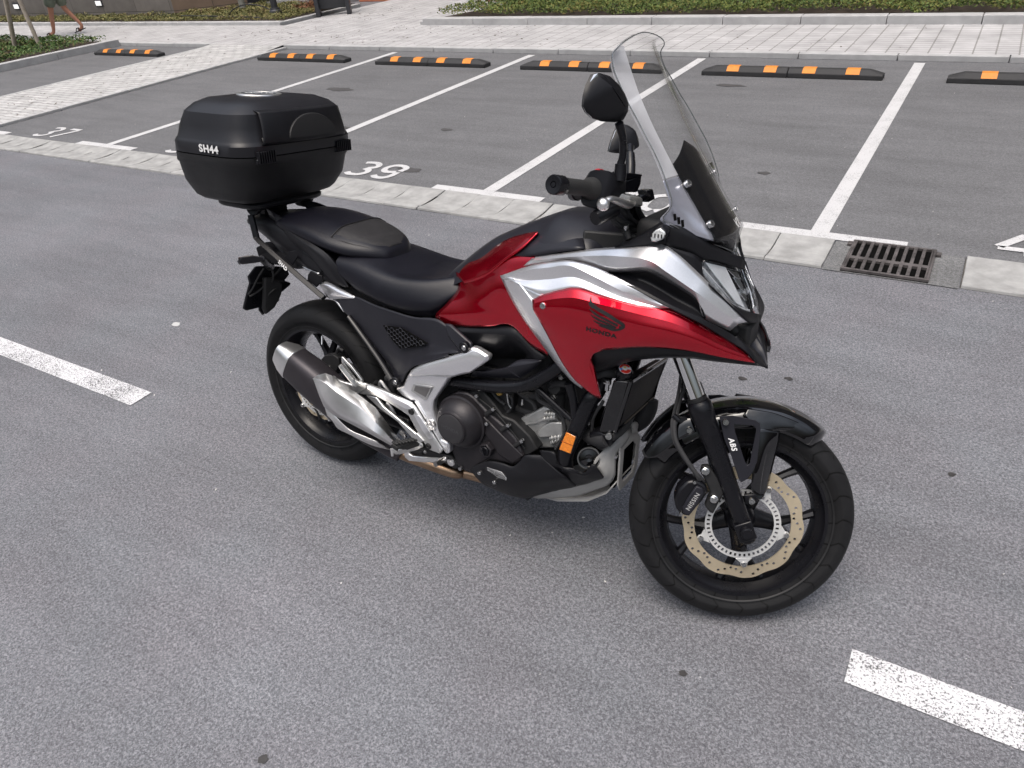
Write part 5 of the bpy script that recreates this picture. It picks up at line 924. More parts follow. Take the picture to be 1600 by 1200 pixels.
plate('brake_pedal', [(0.5164,-0.2220,0.2916),(0.5364,-0.2220,0.3024),(0.5425,-0.2220,0.2850),(0.5566,-0.2220,0.2811),(0.6839,-0.2400,0.3229),(0.7061,-0.2450,0.3382),(0.7079,-0.2450,0.3264),(0.6804,-0.2420,0.3094),(0.6102,-0.2300,0.2803),(0.5408,-0.2220,0.2584),(0.5243,-0.2220,0.2660)], .010, M_steel, None, .003)
bm = new(); tube(bm, [(0.6910,-0.2750,0.3250),(0.6934,-0.2320,0.3220)], .0085, 14, smooth=False); part('pedal_tip', bm, M_steeld)
bm = new(); lathe(bm, [(0, .004), (.005, .004), (.006, .002), (.013, .001), (.0145, -.002), (.0145, -.01)], [(0.6715,-0.1750,0.2746)][0], (0, -1, 0), 26); part('pivot_washer', bm, M_steel)
plate('lower_frame', [(0.5156,-0.1900,0.2800),(0.5793,-0.1900,0.3007),(0.6447,-0.1900,0.3007),(0.6699,-0.1750,0.2973),(0.7020,-0.1700,0.2712),(0.6839,-0.1650,0.2452),(0.6463,-0.1700,0.2566),(0.5885,-0.1800,0.2640),(0.5241,-0.1900,0.2608)], .06, M_engd, None, .006)
# master cylinder bits behind the hanger
tubes('linkage', (([(0.3871,-0.1700,0.4435),(0.3927,-0.1700,0.4785),(0.4049,-0.1700,0.4755),(0.4344,-0.1700,0.4437)], .0055), ([(0.4095,-0.1650,0.4051),(0.4260,-0.1650,0.3927),(0.4418,-0.1650,0.3715)], .007), ([(0.4626,-0.1650,0.3169),(0.4814,-0.1650,0.3008)], .008)), M_steel, bike, 8, 3)
tubes('rear_brake_line', (([(0.3593,-0.1600,0.4574),(0.3704,-0.1600,0.4688)], .008), ([(0.5703,-0.1800,0.2820),(0.5115,-0.1800,0.2693)], .012), ([(0.4034,-0.1500,0.4902),(0.4276,-0.1500,0.4840),(0.4293,-0.1500,0.4426)], .012)), M_engd, bike, 10)

# ---------------- exhaust ----------------
E0, E1 = Vector((.030, -.213, .4830)), Vector((.455, -.185, .262)); ea = (E1-E0).normalized(); eu = (Vector((0, 0, 1))-ea*ea.z).normalized(); ew = ea.cross(eu)   # ew points to the bike's right or left
if ew.y > 0: ew = -ew
LT = (E1-E0).length
def oval(bm, stations, mi=0, n=28, capa=True):
    rings = []
    for t, ru, rw, ex, du, dw in stations:
        c = E0+ea*(t*LT)+eu*du+ew*dw; rr = []
        for k in range(n):
            a = 2*math.pi*k/n; ca, sa = math.cos(a), math.sin(a); rr.append(bm.verts.new(c+eu*ru*math.copysign(abs(ca)**(2/ex), ca)+ew*rw*math.copysign(abs(sa)**(2/ex), sa)))
        rings.append(rr)
    for a, b_ in zip(rings, rings[1:]):
        for k in range(n): bm.faces.new((a[k], a[(k+1) % n], b_[(k+1) % n], b_[k])).material_index = mi
    if capa: bm.faces.new(rings[0][::-1]); bm.faces.new(rings[-1])
    return rings
bm = new(); oval(bm, [(-.02, .050, .040, 3, 0, 0), (.03, .058, .048, 3.2, 0, 0), (.2, .064, .053, 3.2, 0, 0), (.55, .066, .053, 3, -.004, 0), (.8, .050, .042, 2.6, -.010, 0), (1.0, .030, .028, 2.3, -.012, 0), (1.06, .024, .022, 2, -.012, 0)]); ex = part('silencer', bm, mat('silencer coating', (.040, .036, .041), .42, metal=.5, var=.12, vs=20, bump=.1, bs=400))
bm = new(); oval(bm, [(-.105, .030, .024, 3, .004, .004), (-.10, .040, .031, 3.2, .003, .003), (-.03, .0545, .0445, 3.2, 0, 0), (.035, .0600, .0500, 3.2, 0, 0), (.04, .0585, .0485, 3.2, 0, 0)]); part('end_cap', bm, M_steel, ex, auto=35, bev=.002)
bm = new(); oval(bm, [(-.108, .022, .018, 2, .004, .004), (-.104, .022, .018, 2, .004, .004)]); part('outlet', bm, M_pit, ex)
# faceted heat shield, traced on the outer face
panel('heat_shield', [[(0.1982,-0.2750,0.4806),(0.2052,-0.2620,0.4887),(0.2328,-0.2500,0.4995),(0.2589,-0.2480,0.4971),(0.3583,-0.2320,0.4472),(0.4120,-0.2200,0.4134),(0.4833,-0.1960,0.3074)], [(0.2063,-0.2800,0.4838),(0.2321,-0.2790,0.4871),(0.2634,-0.2760,0.4791),(0.3010,-0.2720,0.4574),(0.3838,-0.2620,0.4234),(0.4359,-0.2500,0.3801),(0.4957,-0.2260,0.3100)], [(0.2318,-0.2860,0.4347),(0.2558,-0.2860,0.4356),(0.2771,-0.2860,0.4186),(0.3158,-0.2850,0.3985),(0.3745,-0.2800,0.3905),(0.4374,-0.2640,0.3563),(0.4987,-0.2320,0.3100)], [(0.2461,-0.2840,0.3974),(0.2616,-0.2860,0.3911),(0.2861,-0.2860,0.3788),(0.3139,-0.2860,0.3753),(0.3645,-0.2820,0.3654),(0.4244,-0.2660,0.3416),(0.4802,-0.2320,0.3001)]], M_steel, ex, th=.003, lu=True, lv=True, both=False, auto=22)
panel('heat_shield_lower', [[(0.2449,-0.2820,0.4032),(0.2784,-0.2820,0.3864),(0.3018,-0.2800,0.3632),(0.3419,-0.2720,0.3326),(0.3960,-0.2620,0.3211),(0.4365,-0.2480,0.3076)], [(0.2474,-0.2800,0.3844),(0.2644,-0.2800,0.3678),(0.2908,-0.2760,0.3444),(0.3324,-0.2680,0.3239),(0.3909,-0.2580,0.3078),(0.4366,-0.2460,0.3027)], [(0.2430,-0.2720,0.3580),(0.2654,-0.2700,0.3420),(0.2780,-0.2620,0.3143),(0.3259,-0.2540,0.3014),(0.3948,-0.2400,0.2805),(0.4650,-0.2220,0.2745)]], M_steel, ex, th=.003, nu=4, lv=True, both=False, auto=10)
bm = new(); tube(bm, [(0.4359,-0.1750,0.2467),(0.4813,-0.1700,0.2367),(0.5320,-0.1600,0.2284),(0.6029,-0.1400,0.2130),(0.6495,-0.1200,0.2007),(0.6747,-0.0900,0.1915)]+[(.85, -.06, .19), (1.0, -.03, .22), (1.1, 0, .3)], .021, 18, 6); part('exhaust_pipe', bm, M_pipe, ex)

# ---------------- engine ----------------
bm = new(); box(bm, (.50, -.125, .27), (.86, .14, .56)); box(bm, (.60, -.11, .56), (.98, .11, .72)); box(bm, (.72, -.10, .25), (.98, .10, .5)); box(bm, (.35, -.10, .35), (.52, .12, .74)); eng = part('engine', bm, M_engd, bev=.02)
bm = new(); box(bm, (.86, -.095, .36), (1.02, .11, .60), Matrix.Rotation(R_(0), 4, 'Y')); part('crankcase_core', bm, M_engd, eng, bev=.01)
cv = plate('engine_cover', [(0.6181,-0.1650,0.4189),(0.6260,-0.1650,0.4524),(0.6555,-0.1650,0.4952),(0.6983,-0.1650,0.5238),(0.7318,-0.1600,0.5272),(0.7540,-0.1600,0.5184),(0.7960,-0.1600,0.4876),(0.8554,-0.1600,0.4566),(0.9025,-0.1600,0.4262),(0.9334,-0.1650,0.3782),(0.9291,-0.1700,0.3640),(0.9015,-0.1750,0.3411),(0.8659,-0.1750,0.3395),(0.8176,-0.1750,0.3330),(0.7824,-0.1720,0.3037),(0.7509,-0.1700,0.2554),(0.7210,-0.1700,0.2573),(0.6952,-0.1700,0.2649),(0.6664,-0.1700,0.3246),(0.6274,-0.1680,0.3755)], .05, M_eng, eng, .006)[0]
plate('cover_facet', [(0.7618,-0.1660,0.4841),(0.7993,-0.1680,0.4659),(0.8694,-0.1690,0.4200),(0.9351,-0.1710,0.3818),(0.9117,-0.1730,0.3597),(0.9027,-0.1770,0.3472),(0.8492,-0.1740,0.3625),(0.7943,-0.1700,0.4199)], .014, M_eng, eng, .003)
plate('cylinder_block', [(0.7246,-0.1500,0.5267),(0.7776,-0.1500,0.5447),(0.8172,-0.1500,0.5115),(0.8488,-0.1500,0.4799),(0.8864,-0.1480,0.4753),(0.9407,-0.1480,0.4400),(0.9701,-0.1480,0.4045),(0.9509,-0.1500,0.3841),(0.9312,-0.1550,0.3724),(0.8364,-0.1550,0.4523),(0.7725,-0.1550,0.4973)], .05, M_engd, eng, .005)
for a, b_ in (('440 380 -.158', '530 330 -.156'), ('590 520 -.158', '665 470 -.154'), ('710 665 -.158', '780 615 -.154')): pass
tubes('case_rib', (([(0.8007,-0.1640,0.4776),(0.8245,-0.1610,0.4999)], .0075), ([(0.8562,-0.1640,0.4418),(0.8794,-0.1610,0.4643)], .0075), ([(0.9034,-0.1640,0.4039),(0.9261,-0.1610,0.4266)], .0075), ([(0.7668,-0.1580,0.5211),(0.8225,-0.1580,0.4943),(0.8750,-0.1570,0.4537),(0.9319,-0.1570,0.4002)], .0025)), M_engd, eng)
bolts('case_bolt', [(0.7721,-0.1700,0.5331),(0.8305,-0.1700,0.5062),(0.8832,-0.1700,0.4688),(0.9297,-0.1700,0.4313),(0.8115,-0.1760,0.4551),(0.7134,-0.1800,0.2689),(0.8047,-0.2060,0.2981),(0.8546,-0.2000,0.2800)], M_bolt, eng, r=.0062, h=.005)
bm = new(); c0, c1 = [Vector(p) for p in [(0.7203,-0.1700,0.4223),(0.7216,-0.2280,0.4320)]]; c0 = Vector((.716, -.165, .432)); lathe(bm, [(.086, -.01), (.086, .012), (.0805, .015), (.079, .020), (.071, .036), (.060, .050), (.053, .0545), (.0515, .057), (.0500, .062), (.046, .063)], c0, (0, -1, 0), 56)
part('clutch_cover', bm, M_eng, eng, auto=26)
bm = new(); lathe(bm, [(.047, .060), (.046, .064), (.043, .0655), (0, .066)], c0, (0, -1, 0), 48); cc = part('clutch_cap', bm, M_engd if False else mat('clutch cap', (.038, .037, .040), .4, metal=.3, bump=.1, bs=400), eng)
me = text_mesh('HONDA', .017, frame(c0+Vector((0, -.0665, 0)), (1, 0, -.1), (0, -1, 0)), bold=.0002); obj('lettering', me, mat('embossed lettering', (.05, .05, .055), .35), eng, smooth=False)
bm = new(); f0 = Vector([(0.8138,-0.1900,0.3704)][0]); lathe(bm, [(.0235, -.03), (.0235, 0), (.017, .002), (.0165, -.004), (.0, -.004)], f0, (0, -1, 0), 6, ref=(1, 0, .3)); part('filler_boss', bm, M_eng, eng, bev=.002)
bm = new(); lathe(bm, [(.0145, -.006), (.0145, .004), (.012, .006), (0, .005)], f0, (0, -1, 0), 24); box(bm, (-.012, -.014, -.0025), (.012, -.004, .0025), Matrix.Translation(f0) @ Matrix.Rotation(R_(65), 4, 'Y')); part('oil_filler_cap', bm, M_blackm, eng, bev=.001)
# cylinder head
hd = plate('cylinder_head', [(0.8787,-0.1200,0.4605),(0.9213,-0.1180,0.4926),(0.9637,-0.1150,0.5272),(0.9919,-0.1130,0.5308),(1.0051,-0.1120,0.5090),(1.0304,-0.1100,0.4721),(1.0386,-0.1100,0.4304),(1.0076,-0.1120,0.4027),(0.9492,-0.1150,0.3853),(0.9230,-0.1180,0.4222),(0.9151,-0.1180,0.4254)], .09, M_alu, eng, .006)[0]
plate('head_rib', [(0.8902,-0.1225,0.4508),(0.9391,-0.1215,0.4736),(0.9677,-0.1200,0.4943),(0.9854,-0.1190,0.5009),(0.9856,-0.1190,0.4973),(0.9467,-0.1215,0.4703),(0.8942,-0.1225,0.4467)], .003, M_alu, hd, .001)
plate('head_port', [(0.9513,-0.1280,0.4450),(0.9689,-0.1270,0.4685),(0.9966,-0.1250,0.4924),(1.0311,-0.1220,0.4995),(1.0375,-0.1220,0.4616),(1.0016,-0.1240,0.4439),(0.9631,-0.1280,0.4301)], .014, M_alu, hd, .004)
for P_ in ([(0.9706,-0.1250,0.4937),(1.0124,-0.1220,0.5120)], [(0.9762,-0.1230,0.5126),(1.0109,-0.1200,0.5196)], [(1.0001,-0.1200,0.4230),(1.0358,-0.1180,0.4518)], [(0.9958,-0.1200,0.4365),(1.0356,-0.1180,0.4555)]):
    bm = new(); tube(bm, P_, [.0065, .0085], 10, smooth=False)
    for t in (.25, .5, .75): lathe(bm, [(.0098, -.0015), (.0105, 0), (.0098, .0015)], Vector(P_[0]).lerp(Vector(P_[1]), t), Vector(P_[1])-Vector(P_[0]), 12)
    part('head_stud', bm, M_alu, hd)
plate('head_edge', [(0.8784,-0.1215,0.4626),(0.8816,-0.1215,0.4583),(0.9015,-0.1215,0.4361),(0.9212,-0.1215,0.4233),(0.9271,-0.1215,0.4194),(0.9549,-0.1215,0.3865),(0.9511,-0.1215,0.3853),(0.9233,-0.1215,0.4163),(0.9174,-0.1215,0.4202),(0.8977,-0.1215,0.4330)], .004, M_steel, hd, .0005)
# throttle bodies, hoses, wires
tubes('engine_hose', (([(0.8386,-0.1200,0.5415),(0.8657,-0.1250,0.5288),(0.8570,-0.1200,0.4904),(0.8335,-0.1300,0.4652)], .004), ([(0.7909,-0.1300,0.5439),(0.8212,-0.1300,0.5185),(0.8453,-0.1300,0.5084)], .005), ([(0.9509,-0.1350,0.5942),(0.9603,-0.1300,0.5571),(1.0081,-0.1250,0.5414),(1.0392,-0.1300,0.5202),(1.0490,-0.1350,0.4872)], .0038), ([(0.9921,-0.1200,0.5939),(1.0051,-0.1250,0.6152),(1.0449,-0.1300,0.6277)], .010), ([(0.8794,-0.1100,0.5486),(0.9264,-0.1100,0.5283),(0.9385,-0.1100,0.5095)], .007), ([(0.8494,-0.1000,0.5587),(0.9085,-0.1000,0.5413),(0.9649,-0.1000,0.5677)], .012), ([(0.9576,-0.1100,0.6234),(0.9913,-0.1200,0.6149),(0.9980,-0.1200,0.5849)], .009), ([(0.9482,-0.1300,0.5786),(0.9570,-0.1300,0.5539),(0.9909,-0.1250,0.5379),(1.0249,-0.1200,0.5142),(1.0475,-0.1300,0.4862),(1.0241,-0.1400,0.4195)], .0042), ([(1.1622,-0.1400,0.6116),(1.1320,-0.1300,0.5502),(1.1247,-0.1200,0.4975),(1.1178,-0.1200,0.4560)], .005)), M_rub, eng, 8)

bm = new(); lathe(bm, [(0, .01), (.02, .01), (.026, 0), (.026, -.03)], [(1.0052,-0.1200,0.6052)][0], (0, -1, .3), 20); part('water_pump_cover', bm, M_engd, eng)
bm = new(); box(bm, (.74, -.125, .565), (.83, -.06, .61)); part('throttle_body', bm, M_engd, eng, bev=.004)
bolts('engine_bolt', [(1.0320,-0.1380,0.6474),(1.0102,-0.1340,0.5811),(1.1203,-0.1340,0.5314)], M_bolt, eng, (0, -1, .2), .007, .005)
bolts('engine_bolt', [(0.8386,-0.1500,0.5540)], M_gold, eng, (0, -1, .3), .010, .005)
tubes('metal_pipe', (([(0.8509,-0.1300,0.5455),(0.8570,-0.1300,0.5143),(0.8669,-0.1300,0.5024)], .003), ([(0.8986,-0.1200,0.5364),(0.8971,-0.1200,0.5177)], .003), ([(1.1662,-0.1500,0.6743),(1.1837,-0.1500,0.6754)], .006), ([(1.1763,-0.1500,0.6805),(1.1749,-0.1500,0.6517)], .006)), M_bolt, eng, 8)
# ignition bits brass tint
# belly cover (black) and grey skid plate
bc = panel('belly_cover', [
 [(0.7543,-0.1860,0.2861),(0.7895,-0.1880,0.3144),(0.8264,-0.1880,0.3387),(0.8744,-0.1880,0.3463),(0.9096,-0.1880,0.3475),(0.9338,-0.1840,0.3727),(0.9449,-0.1780,0.3916),(0.9713,-0.1720,0.3999),(0.9987,-0.1680,0.4043)],
 [(0.7598,-0.1880,0.2802),(0.7963,-0.1920,0.3069),(0.8385,-0.1940,0.3263),(0.8863,-0.1940,0.3310),(0.9239,-0.1920,0.3392),(0.9476,-0.1870,0.3486),(0.9659,-0.1810,0.3820),(0.9889,-0.1760,0.3910),(1.0076,-0.1700,0.3942)],
 [(0.7708,-0.1860,0.2668),(0.8174,-0.1930,0.2869),(0.8559,-0.1960,0.2981),(0.8956,-0.1960,0.3082),(0.9326,-0.1930,0.3196),(0.9631,-0.1870,0.3349),(0.9963,-0.1800,0.3504),(1.0211,-0.1720,0.3586),(1.0500,-0.1650,0.3649)],
 [(0.7874,-0.1800,0.2471),(0.8289,-0.1860,0.2592),(0.8655,-0.1860,0.2644),(0.9041,-0.1840,0.2732),(0.9406,-0.1800,0.2882),(0.9763,-0.1760,0.3067),(1.0138,-0.1700,0.3245),(1.0422,-0.1620,0.3361),(1.0730,-0.1520,0.3435)],
 [(0.7937,-0.1650,0.2269),(0.8332,-0.1680,0.2286),(0.8641,-0.1650,0.2260),(0.8974,-0.1600,0.2253),(0.9340,-0.1550,0.2421),(0.9685,-0.1480,0.2609),(1.0018,-0.1400,0.2805),(1.0371,-0.1300,0.2976),(1.0757,-0.1200,0.3119)],
 [(0.7934,-0.1400,0.2048),(0.8272,-0.1400,0.2038),(0.8572,-0.1350,0.1984),(0.8952,-0.1300,0.1993),(0.9214,-0.1200,0.2006),(0.9511,-0.1100,0.2163),(0.9832,-0.1050,0.2351),(1.0184,-0.1000,0.2557),(1.0871,-0.0900,0.2879)]], M_black, th=.005, auto=24, nu=4, nv=3)
panel('belly_cover', [[(0.9900,-0.1720,0.4181),(1.0220,-0.1720,0.4265),(1.0400,-0.1720,0.4244),(1.0468,-0.1680,0.3965),(1.0658,-0.1620,0.3856),(1.0872,-0.1580,0.3868),(1.1234,-0.1520,0.3800),(1.1435,-0.1460,0.4099),(1.1549,-0.1420,0.4078)],
 [(0.9934,-0.1700,0.4040),(1.0186,-0.1720,0.4093),(1.0411,-0.1680,0.3905),(1.0673,-0.1640,0.3770),(1.0957,-0.1580,0.3755),(1.1238,-0.1520,0.3741),(1.1428,-0.1460,0.3897),(1.1579,-0.1380,0.3907),(1.1639,-0.1340,0.3846)],
 [(0.9893,-0.1680,0.3646),(1.0206,-0.1660,0.3702),(1.0454,-0.1600,0.3715),(1.0709,-0.1550,0.3653),(1.0998,-0.1500,0.3646),(1.1203,-0.1440,0.3625),(1.1400,-0.1380,0.3703),(1.1589,-0.1300,0.3727),(1.1700,-0.1200,0.3631)],
 [(0.9857,-0.1520,0.3129),(1.0122,-0.1480,0.3202),(1.0413,-0.1420,0.3273),(1.0672,-0.1380,0.3322),(1.0919,-0.1320,0.3356),(1.1163,-0.1260,0.3390),(1.1364,-0.1200,0.3450),(1.1534,-0.1160,0.3510),(1.1659,-0.1120,0.3553)],
 [(0.9494,-0.0920,0.2076),(0.9845,-0.0940,0.2329),(1.0101,-0.0950,0.2473),(1.0396,-0.0970,0.2701),(1.0684,-0.0980,0.2854),(1.0931,-0.1000,0.2997),(1.1163,-0.1000,0.3145),(1.1361,-0.1020,0.3310),(1.1599,-0.1050,0.3477)]], M_black, th=.005, auto=24, nu=4, nv=3)
plate('badge', [(0.8255,-0.1975,0.3205),(0.8774,-0.1985,0.3226),(0.8957,-0.1985,0.3076),(0.8950,-0.1985,0.2991),(0.8656,-0.1985,0.2989),(0.8267,-0.1975,0.3103)], .002, M_silver2, bc[0], .0005)
bq = [(0.8599,-0.1990,0.3109),(0.8338,-0.1990,0.3136),(0.8897,-0.1990,0.3057)]
label_mesh('lettering', 'DUAL CLUTCH', .0085, Vector(bq[0])+Vector((0, -.0005, .002)), Vector(bq[2])-Vector(bq[1]), (0, -1, 0), M_engd, bc[0], bold=.0001)
label_mesh('lettering', 'TRANSMISSION', .0075, Vector(bq[0])+Vector((.003, -.0005, -.006)), Vector(bq[2])-Vector(bq[1]), (0, -1, 0), M_engd, bc[0], bold=.0001)
plate('belly_tab', [(0.7653,-0.1870,0.2715),(0.7886,-0.1930,0.2948),(0.8065,-0.1950,0.2961),(0.8546,-0.1940,0.2847),(0.8587,-0.1880,0.2630),(0.8399,-0.1780,0.2406),(0.7999,-0.1800,0.2455),(0.7742,-0.1850,0.2594)], .008, M_blackm, bc[0], .003)
panel('belly_tip', [[(0.9094,-0.1100,0.1933),(0.9314,-0.1100,0.2036)], [(0.9157,-0.1100,0.1832),(0.9276,-0.1100,0.1959)]], M_rub, th=.01, lu=True, lv=True, both=False)
sk = panel('skid_plate', [
 [(0.9232,-0.0920,0.1933),(0.9845,-0.0940,0.2320),(1.0679,-0.0970,0.2847),(1.1319,-0.1010,0.3269),(1.1629,-0.1040,0.3520),(1.1520,-0.1180,0.3863),(1.1368,-0.1200,0.3983),(1.1464,-0.1120,0.4256),(1.1655,-0.0850,0.4544),(1.1818,-0.0500,0.4706),(1.1861,-0.0200,0.4819)],
 [(0.9242,-0.0820,0.1820),(0.9879,-0.0840,0.2187),(1.0671,-0.0860,0.2654),(1.1427,-0.0900,0.3185),(1.1732,-0.0940,0.3565),(1.1738,-0.1000,0.3884),(1.1717,-0.1000,0.4160),(1.1748,-0.0940,0.4380),(1.1824,-0.0800,0.4495),(1.1905,-0.0500,0.4575),(1.1932,-0.0150,0.4617)],
 [(0.9306,-0.0660,0.1726),(0.9958,-0.0660,0.1997),(1.0635,-0.0680,0.2320),(1.1313,-0.0700,0.2821),(1.1704,-0.0740,0.3176),(1.1862,-0.0760,0.3515),(1.1864,-0.0760,0.3844),(1.1845,-0.0740,0.4111),(1.1838,-0.0620,0.4210),(1.1900,-0.0450,0.4349),(1.1942,-0.0150,0.4500)]], M_skid, th=.005, auto=20, nu=4, nv=3, out=(.3, -1, 0))
bm = mesh_from_grid([[Vector((x, y, z)) for y in (-.066, -.03, 0, .03, .066)] for x, z in ((.925, .180), (1.0, .188), (1.10, .225), (1.16, .275), (1.192, .33))]); orient(bm, (0, 0, -1)); rawobj('skid_floor', bm, M_skid, sk[0], .004)
def rect_frame(): pass
fr = [(1.194, -.070, .330), (1.188, -.070, .425), (1.178, -.05, .455), (1.165, 0, .47)]
plate('skid_front', [(1.196, -.068, .318), (1.196, -.072, .415), (1.180, -.045, .458), (1.180, .045, .458), (1.196, .072, .415), (1.196, .068, .318), (1.196, .050, .290), (1.196, -.050, .290)], .006, M_skid, sk[0], .002, vec=(-1, 0, 0), holes=[[(1.196, -.044, .330), (1.196, -.046, .398), (1.190, -.032, .418), (1.190, .032, .418), (1.196, .046, .398), (1.196, .044, .330), (1.196, .032, .312), (1.196, -.032, .312)]])
bm = new(); box(bm, (1.165, -.06, .30), (1.180, .06, .44)); part('skid_grille', bm, M_pit, sk[0])
bm = new(); bolt(bm, [(1.1847,-0.0780,0.4173)][0], (.3, -1, 0), .005, .006); part('skid_bolt', bm, M_bolt, sk[0])
# radiator, cap, fan housing, hoses
ry = [(1.1923,-0.1550,0.6866),(1.2343,-0.1500,0.6921),(1.2052,-0.1380,0.5306),(1.1734,-0.1500,0.5226),(1.1609,-0.1550,0.5268)]; rad = plate('radiator', ry, .02, M_gloss, None, .004)[0]
a_ = [(1.2340,-0.1500,0.6955),(1.2170,0.1500,0.6410),(1.1864,0.1500,0.5131),(1.2011,-0.1380,0.5369)]; plate('radiator_core', a_, .03, M_engd, rad, .003, vec=(-1, 0, -.2))
bm = new(); A4 = [Vector(p)+Vector((.0035, 0, 0)) for p in a_]
for i in range(64):
    t = (i+.5)/64; p = A4[0].lerp(A4[3], t); q_ = A4[1].lerp(A4[2], t); box_ = (q_-p); tube(bm, [p, q_], .0011, 4, smooth=False, cap=False)
part('radiator_fins', bm, M_eng, rad)
bm = new(); P_ = [(1.2362,-0.1510,0.6947),(1.2166,0.1500,0.6448),(1.1877,0.1520,0.5118),(1.2005,-0.1400,0.5339),(1.2362,-0.1510,0.6947)]; tube(bm, [Vector(p)+Vector((.004, 0, 0)) for p in P_], .006, 8, smooth=False); part('radiator_frame', bm, M_gloss, rad)
cp = Vector([(1.2186,-0.1450,0.7214)][0]); nrm = Vector((.32, -.28, .9)).normalized()
bm = new(); pr = [(0, .0), (.019, .0), (.021, -.004), (.022, -.012), (.020, -.014), (.016, -.03), (.014, -.05)]; rg = lathe(bm, pr, cp, nrm, 36)
for k in range(0, 36, 3):
    for j in (1, 2, 3): rg[j][k].co += (rg[j][k].co-(cp+nrm*pr[j][1]))*.07
part('radiator_cap', bm, M_blackm, rad)
bm = new(); lathe(bm, [(0, .0012), (.0165, .001)], cp, nrm, 32); part('cap_sticker', bm, M_white, rad)
for nm, a0, a1, cm, r0, r1 in (('cap_sticker_red', 200, 340, (.6, .03, .02), .006, .0155), ('cap_sticker_red', 20, 160, (.6, .03, .02), .010, .0155), ('cap_sticker_mark', 60, 120, (.8, .5, .05), .0, .008), ('cap_sticker_blue', 160, 200, (.1, .25, .6), .008, .014)):
    bm = new(); u = nrm.orthogonal().normalized(); v = nrm.cross(u); n = 10
    P1 = [cp+nrm*.0018+(u*math.cos(R_(a0+(a1-a0)*i/n))+v*math.sin(R_(a0+(a1-a0)*i/n)))*r1 for i in range(n+1)]; P0 = [cp+nrm*.0018+(u*math.cos(R_(a0+(a1-a0)*i/n))+v*math.sin(R_(a0+(a1-a0)*i/n)))*max(r0, .0005) for i in range(n+1)]
    for i in range(n): bm.faces.new([bm.verts.new(p) for p in (P1[i], P1[i+1], P0[i+1], P0[i])])
    part(nm, bm, mat(nm, cm, .5), rad, smooth=False)
tubes('radiator_hose', (([(1.1658,0.1200,0.4910),(1.1599,0.1000,0.4773),(1.1658,0.0500,0.4845),(1.1857,-0.0500,0.5151),(1.1870,-0.1000,0.5112)], .013), ([(1.1858,0.0000,0.5124),(1.2014,-0.0600,0.5165),(1.1990,-0.1100,0.5119),(1.1912,-0.1400,0.5121)], .012), ([(1.1870,0.1300,0.5133),(1.1865,0.1200,0.4804),(1.1818,0.1000,0.4547),(1.1608,0.0900,0.4278)], [.03, .032, .028, .022]), ([(1.1064,-0.1000,0.4746),(1.1464,-0.1200,0.4847),(1.1800,-0.1300,0.5001)], .024), ([(1.1391,-0.1400,0.6847),(1.1562,-0.1400,0.6961),(1.1754,-0.1200,0.6899),(1.1874,-0.1000,0.6889)], .014)), M_rub, rad, 12)
bm = new(); lathe(bm, [(0, .004), (.009, .004), (.011, 0), (.011, -.01)], [(1.1901,-0.1500,0.5184)][0], (.2, -1, .2), 20); part('radiator_bolt', bm, M_bolt, rad)
plate('radiator_shroud', [(1.1251,-0.1400,0.5030),(1.1589,-0.1500,0.5200),(1.1955,-0.1500,0.5182),(1.2000,-0.1400,0.4921),(1.1611,-0.1300,0.4513),(1.1379,-0.1300,0.4595),(1.1225,-0.1300,0.4624)], .05, M_blackm, rad, .006)
# horn
hp = Vector([(1.1237,-0.1250,0.4146)][0]); hn = Vector((.45, -.85, .25)).normalized()
bm = new(); lathe(bm, [(0, .0), (.010, .002), (.011, -.002), (.024, -.004), (.026, 0), (.031, .001), (.032, -.004), (.030, -.012), (.02, -.025), (0, -.03)], hp, hn, 40); hr = part('horn', bm, M_gloss)
bm = new(); lathe(bm, [(.0295, .0015), (.0325, .0015), (.0335, -.002), (.0325, -.006)], hp, hn, 40); part('horn_rim', bm, M_steeld, hr)
# frame tubes
bm = new(); tube(bm, [(0.6377,-0.1400,0.5386),(0.6998,-0.1500,0.5502),(0.7798,-0.1580,0.5644),(0.8642,-0.1600,0.5821),(0.9322,-0.1600,0.6056),(0.9873,-0.1620,0.6433),(1.0474,-0.1600,0.7006)]+[(1.12, -.12, .80), (1.2, -.05, .9)], .0185, 18, 7); part('frame_tube', bm, M_blackm)
bm = new(); tube(bm, [(1.18, -.07, .80)]+[(1.1361,-0.1200,0.6364),(1.1235,-0.1350,0.6061),(1.1067,-0.1400,0.5586),(1.0897,-0.1450,0.5022),(1.0701,-0.1500,0.4473),(1.0593,-0.1450,0.4093),(1.0557,-0.1350,0.3702)], .0235, 18, 7); part('frame_tube', bm, M_blackm)
tubes('frame_tube', (([(0.9472,-0.1500,0.6112),(1.0106,-0.1480,0.5725),(1.0723,-0.1440,0.5312)], .0085), ([(1.0648,-0.1550,0.6460),(1.0777,-0.1500,0.5996),(1.0837,-0.1450,0.5427)], [.014, .012, .012])), M_blackm, bike, 12)
for P_ in ([(.66, .14, .55), (.86, .155, .585), (.95, .155, .615), (1.05, .15, .70), (1.14, .11, .82), (1.2, .05, .9)], [(1.18, .07, .80), (1.125, .135, .61), (1.08, .145, .5), (1.05, .14, .38)]):
    bm = new(); tube(bm, P_, .021, 14, 6); part('frame_tube', bm, M_blackm)
bm = new(); v_ = [(.06, .74), (.50, .74), (.60, .76), (.72, .84), (.84, .93), (1.10, .97), (1.26, .96), (1.30, .86), (1.20, .78), (1.12, .62), (.90, .60), (.60, .40), (.42, .36), (.40, .68), (.10, .68)]; prism(bm, [(x, -.09, z) for x, z in v_], (0, .18, 0)); part('inner_body', bm, M_engd, bev=.01)
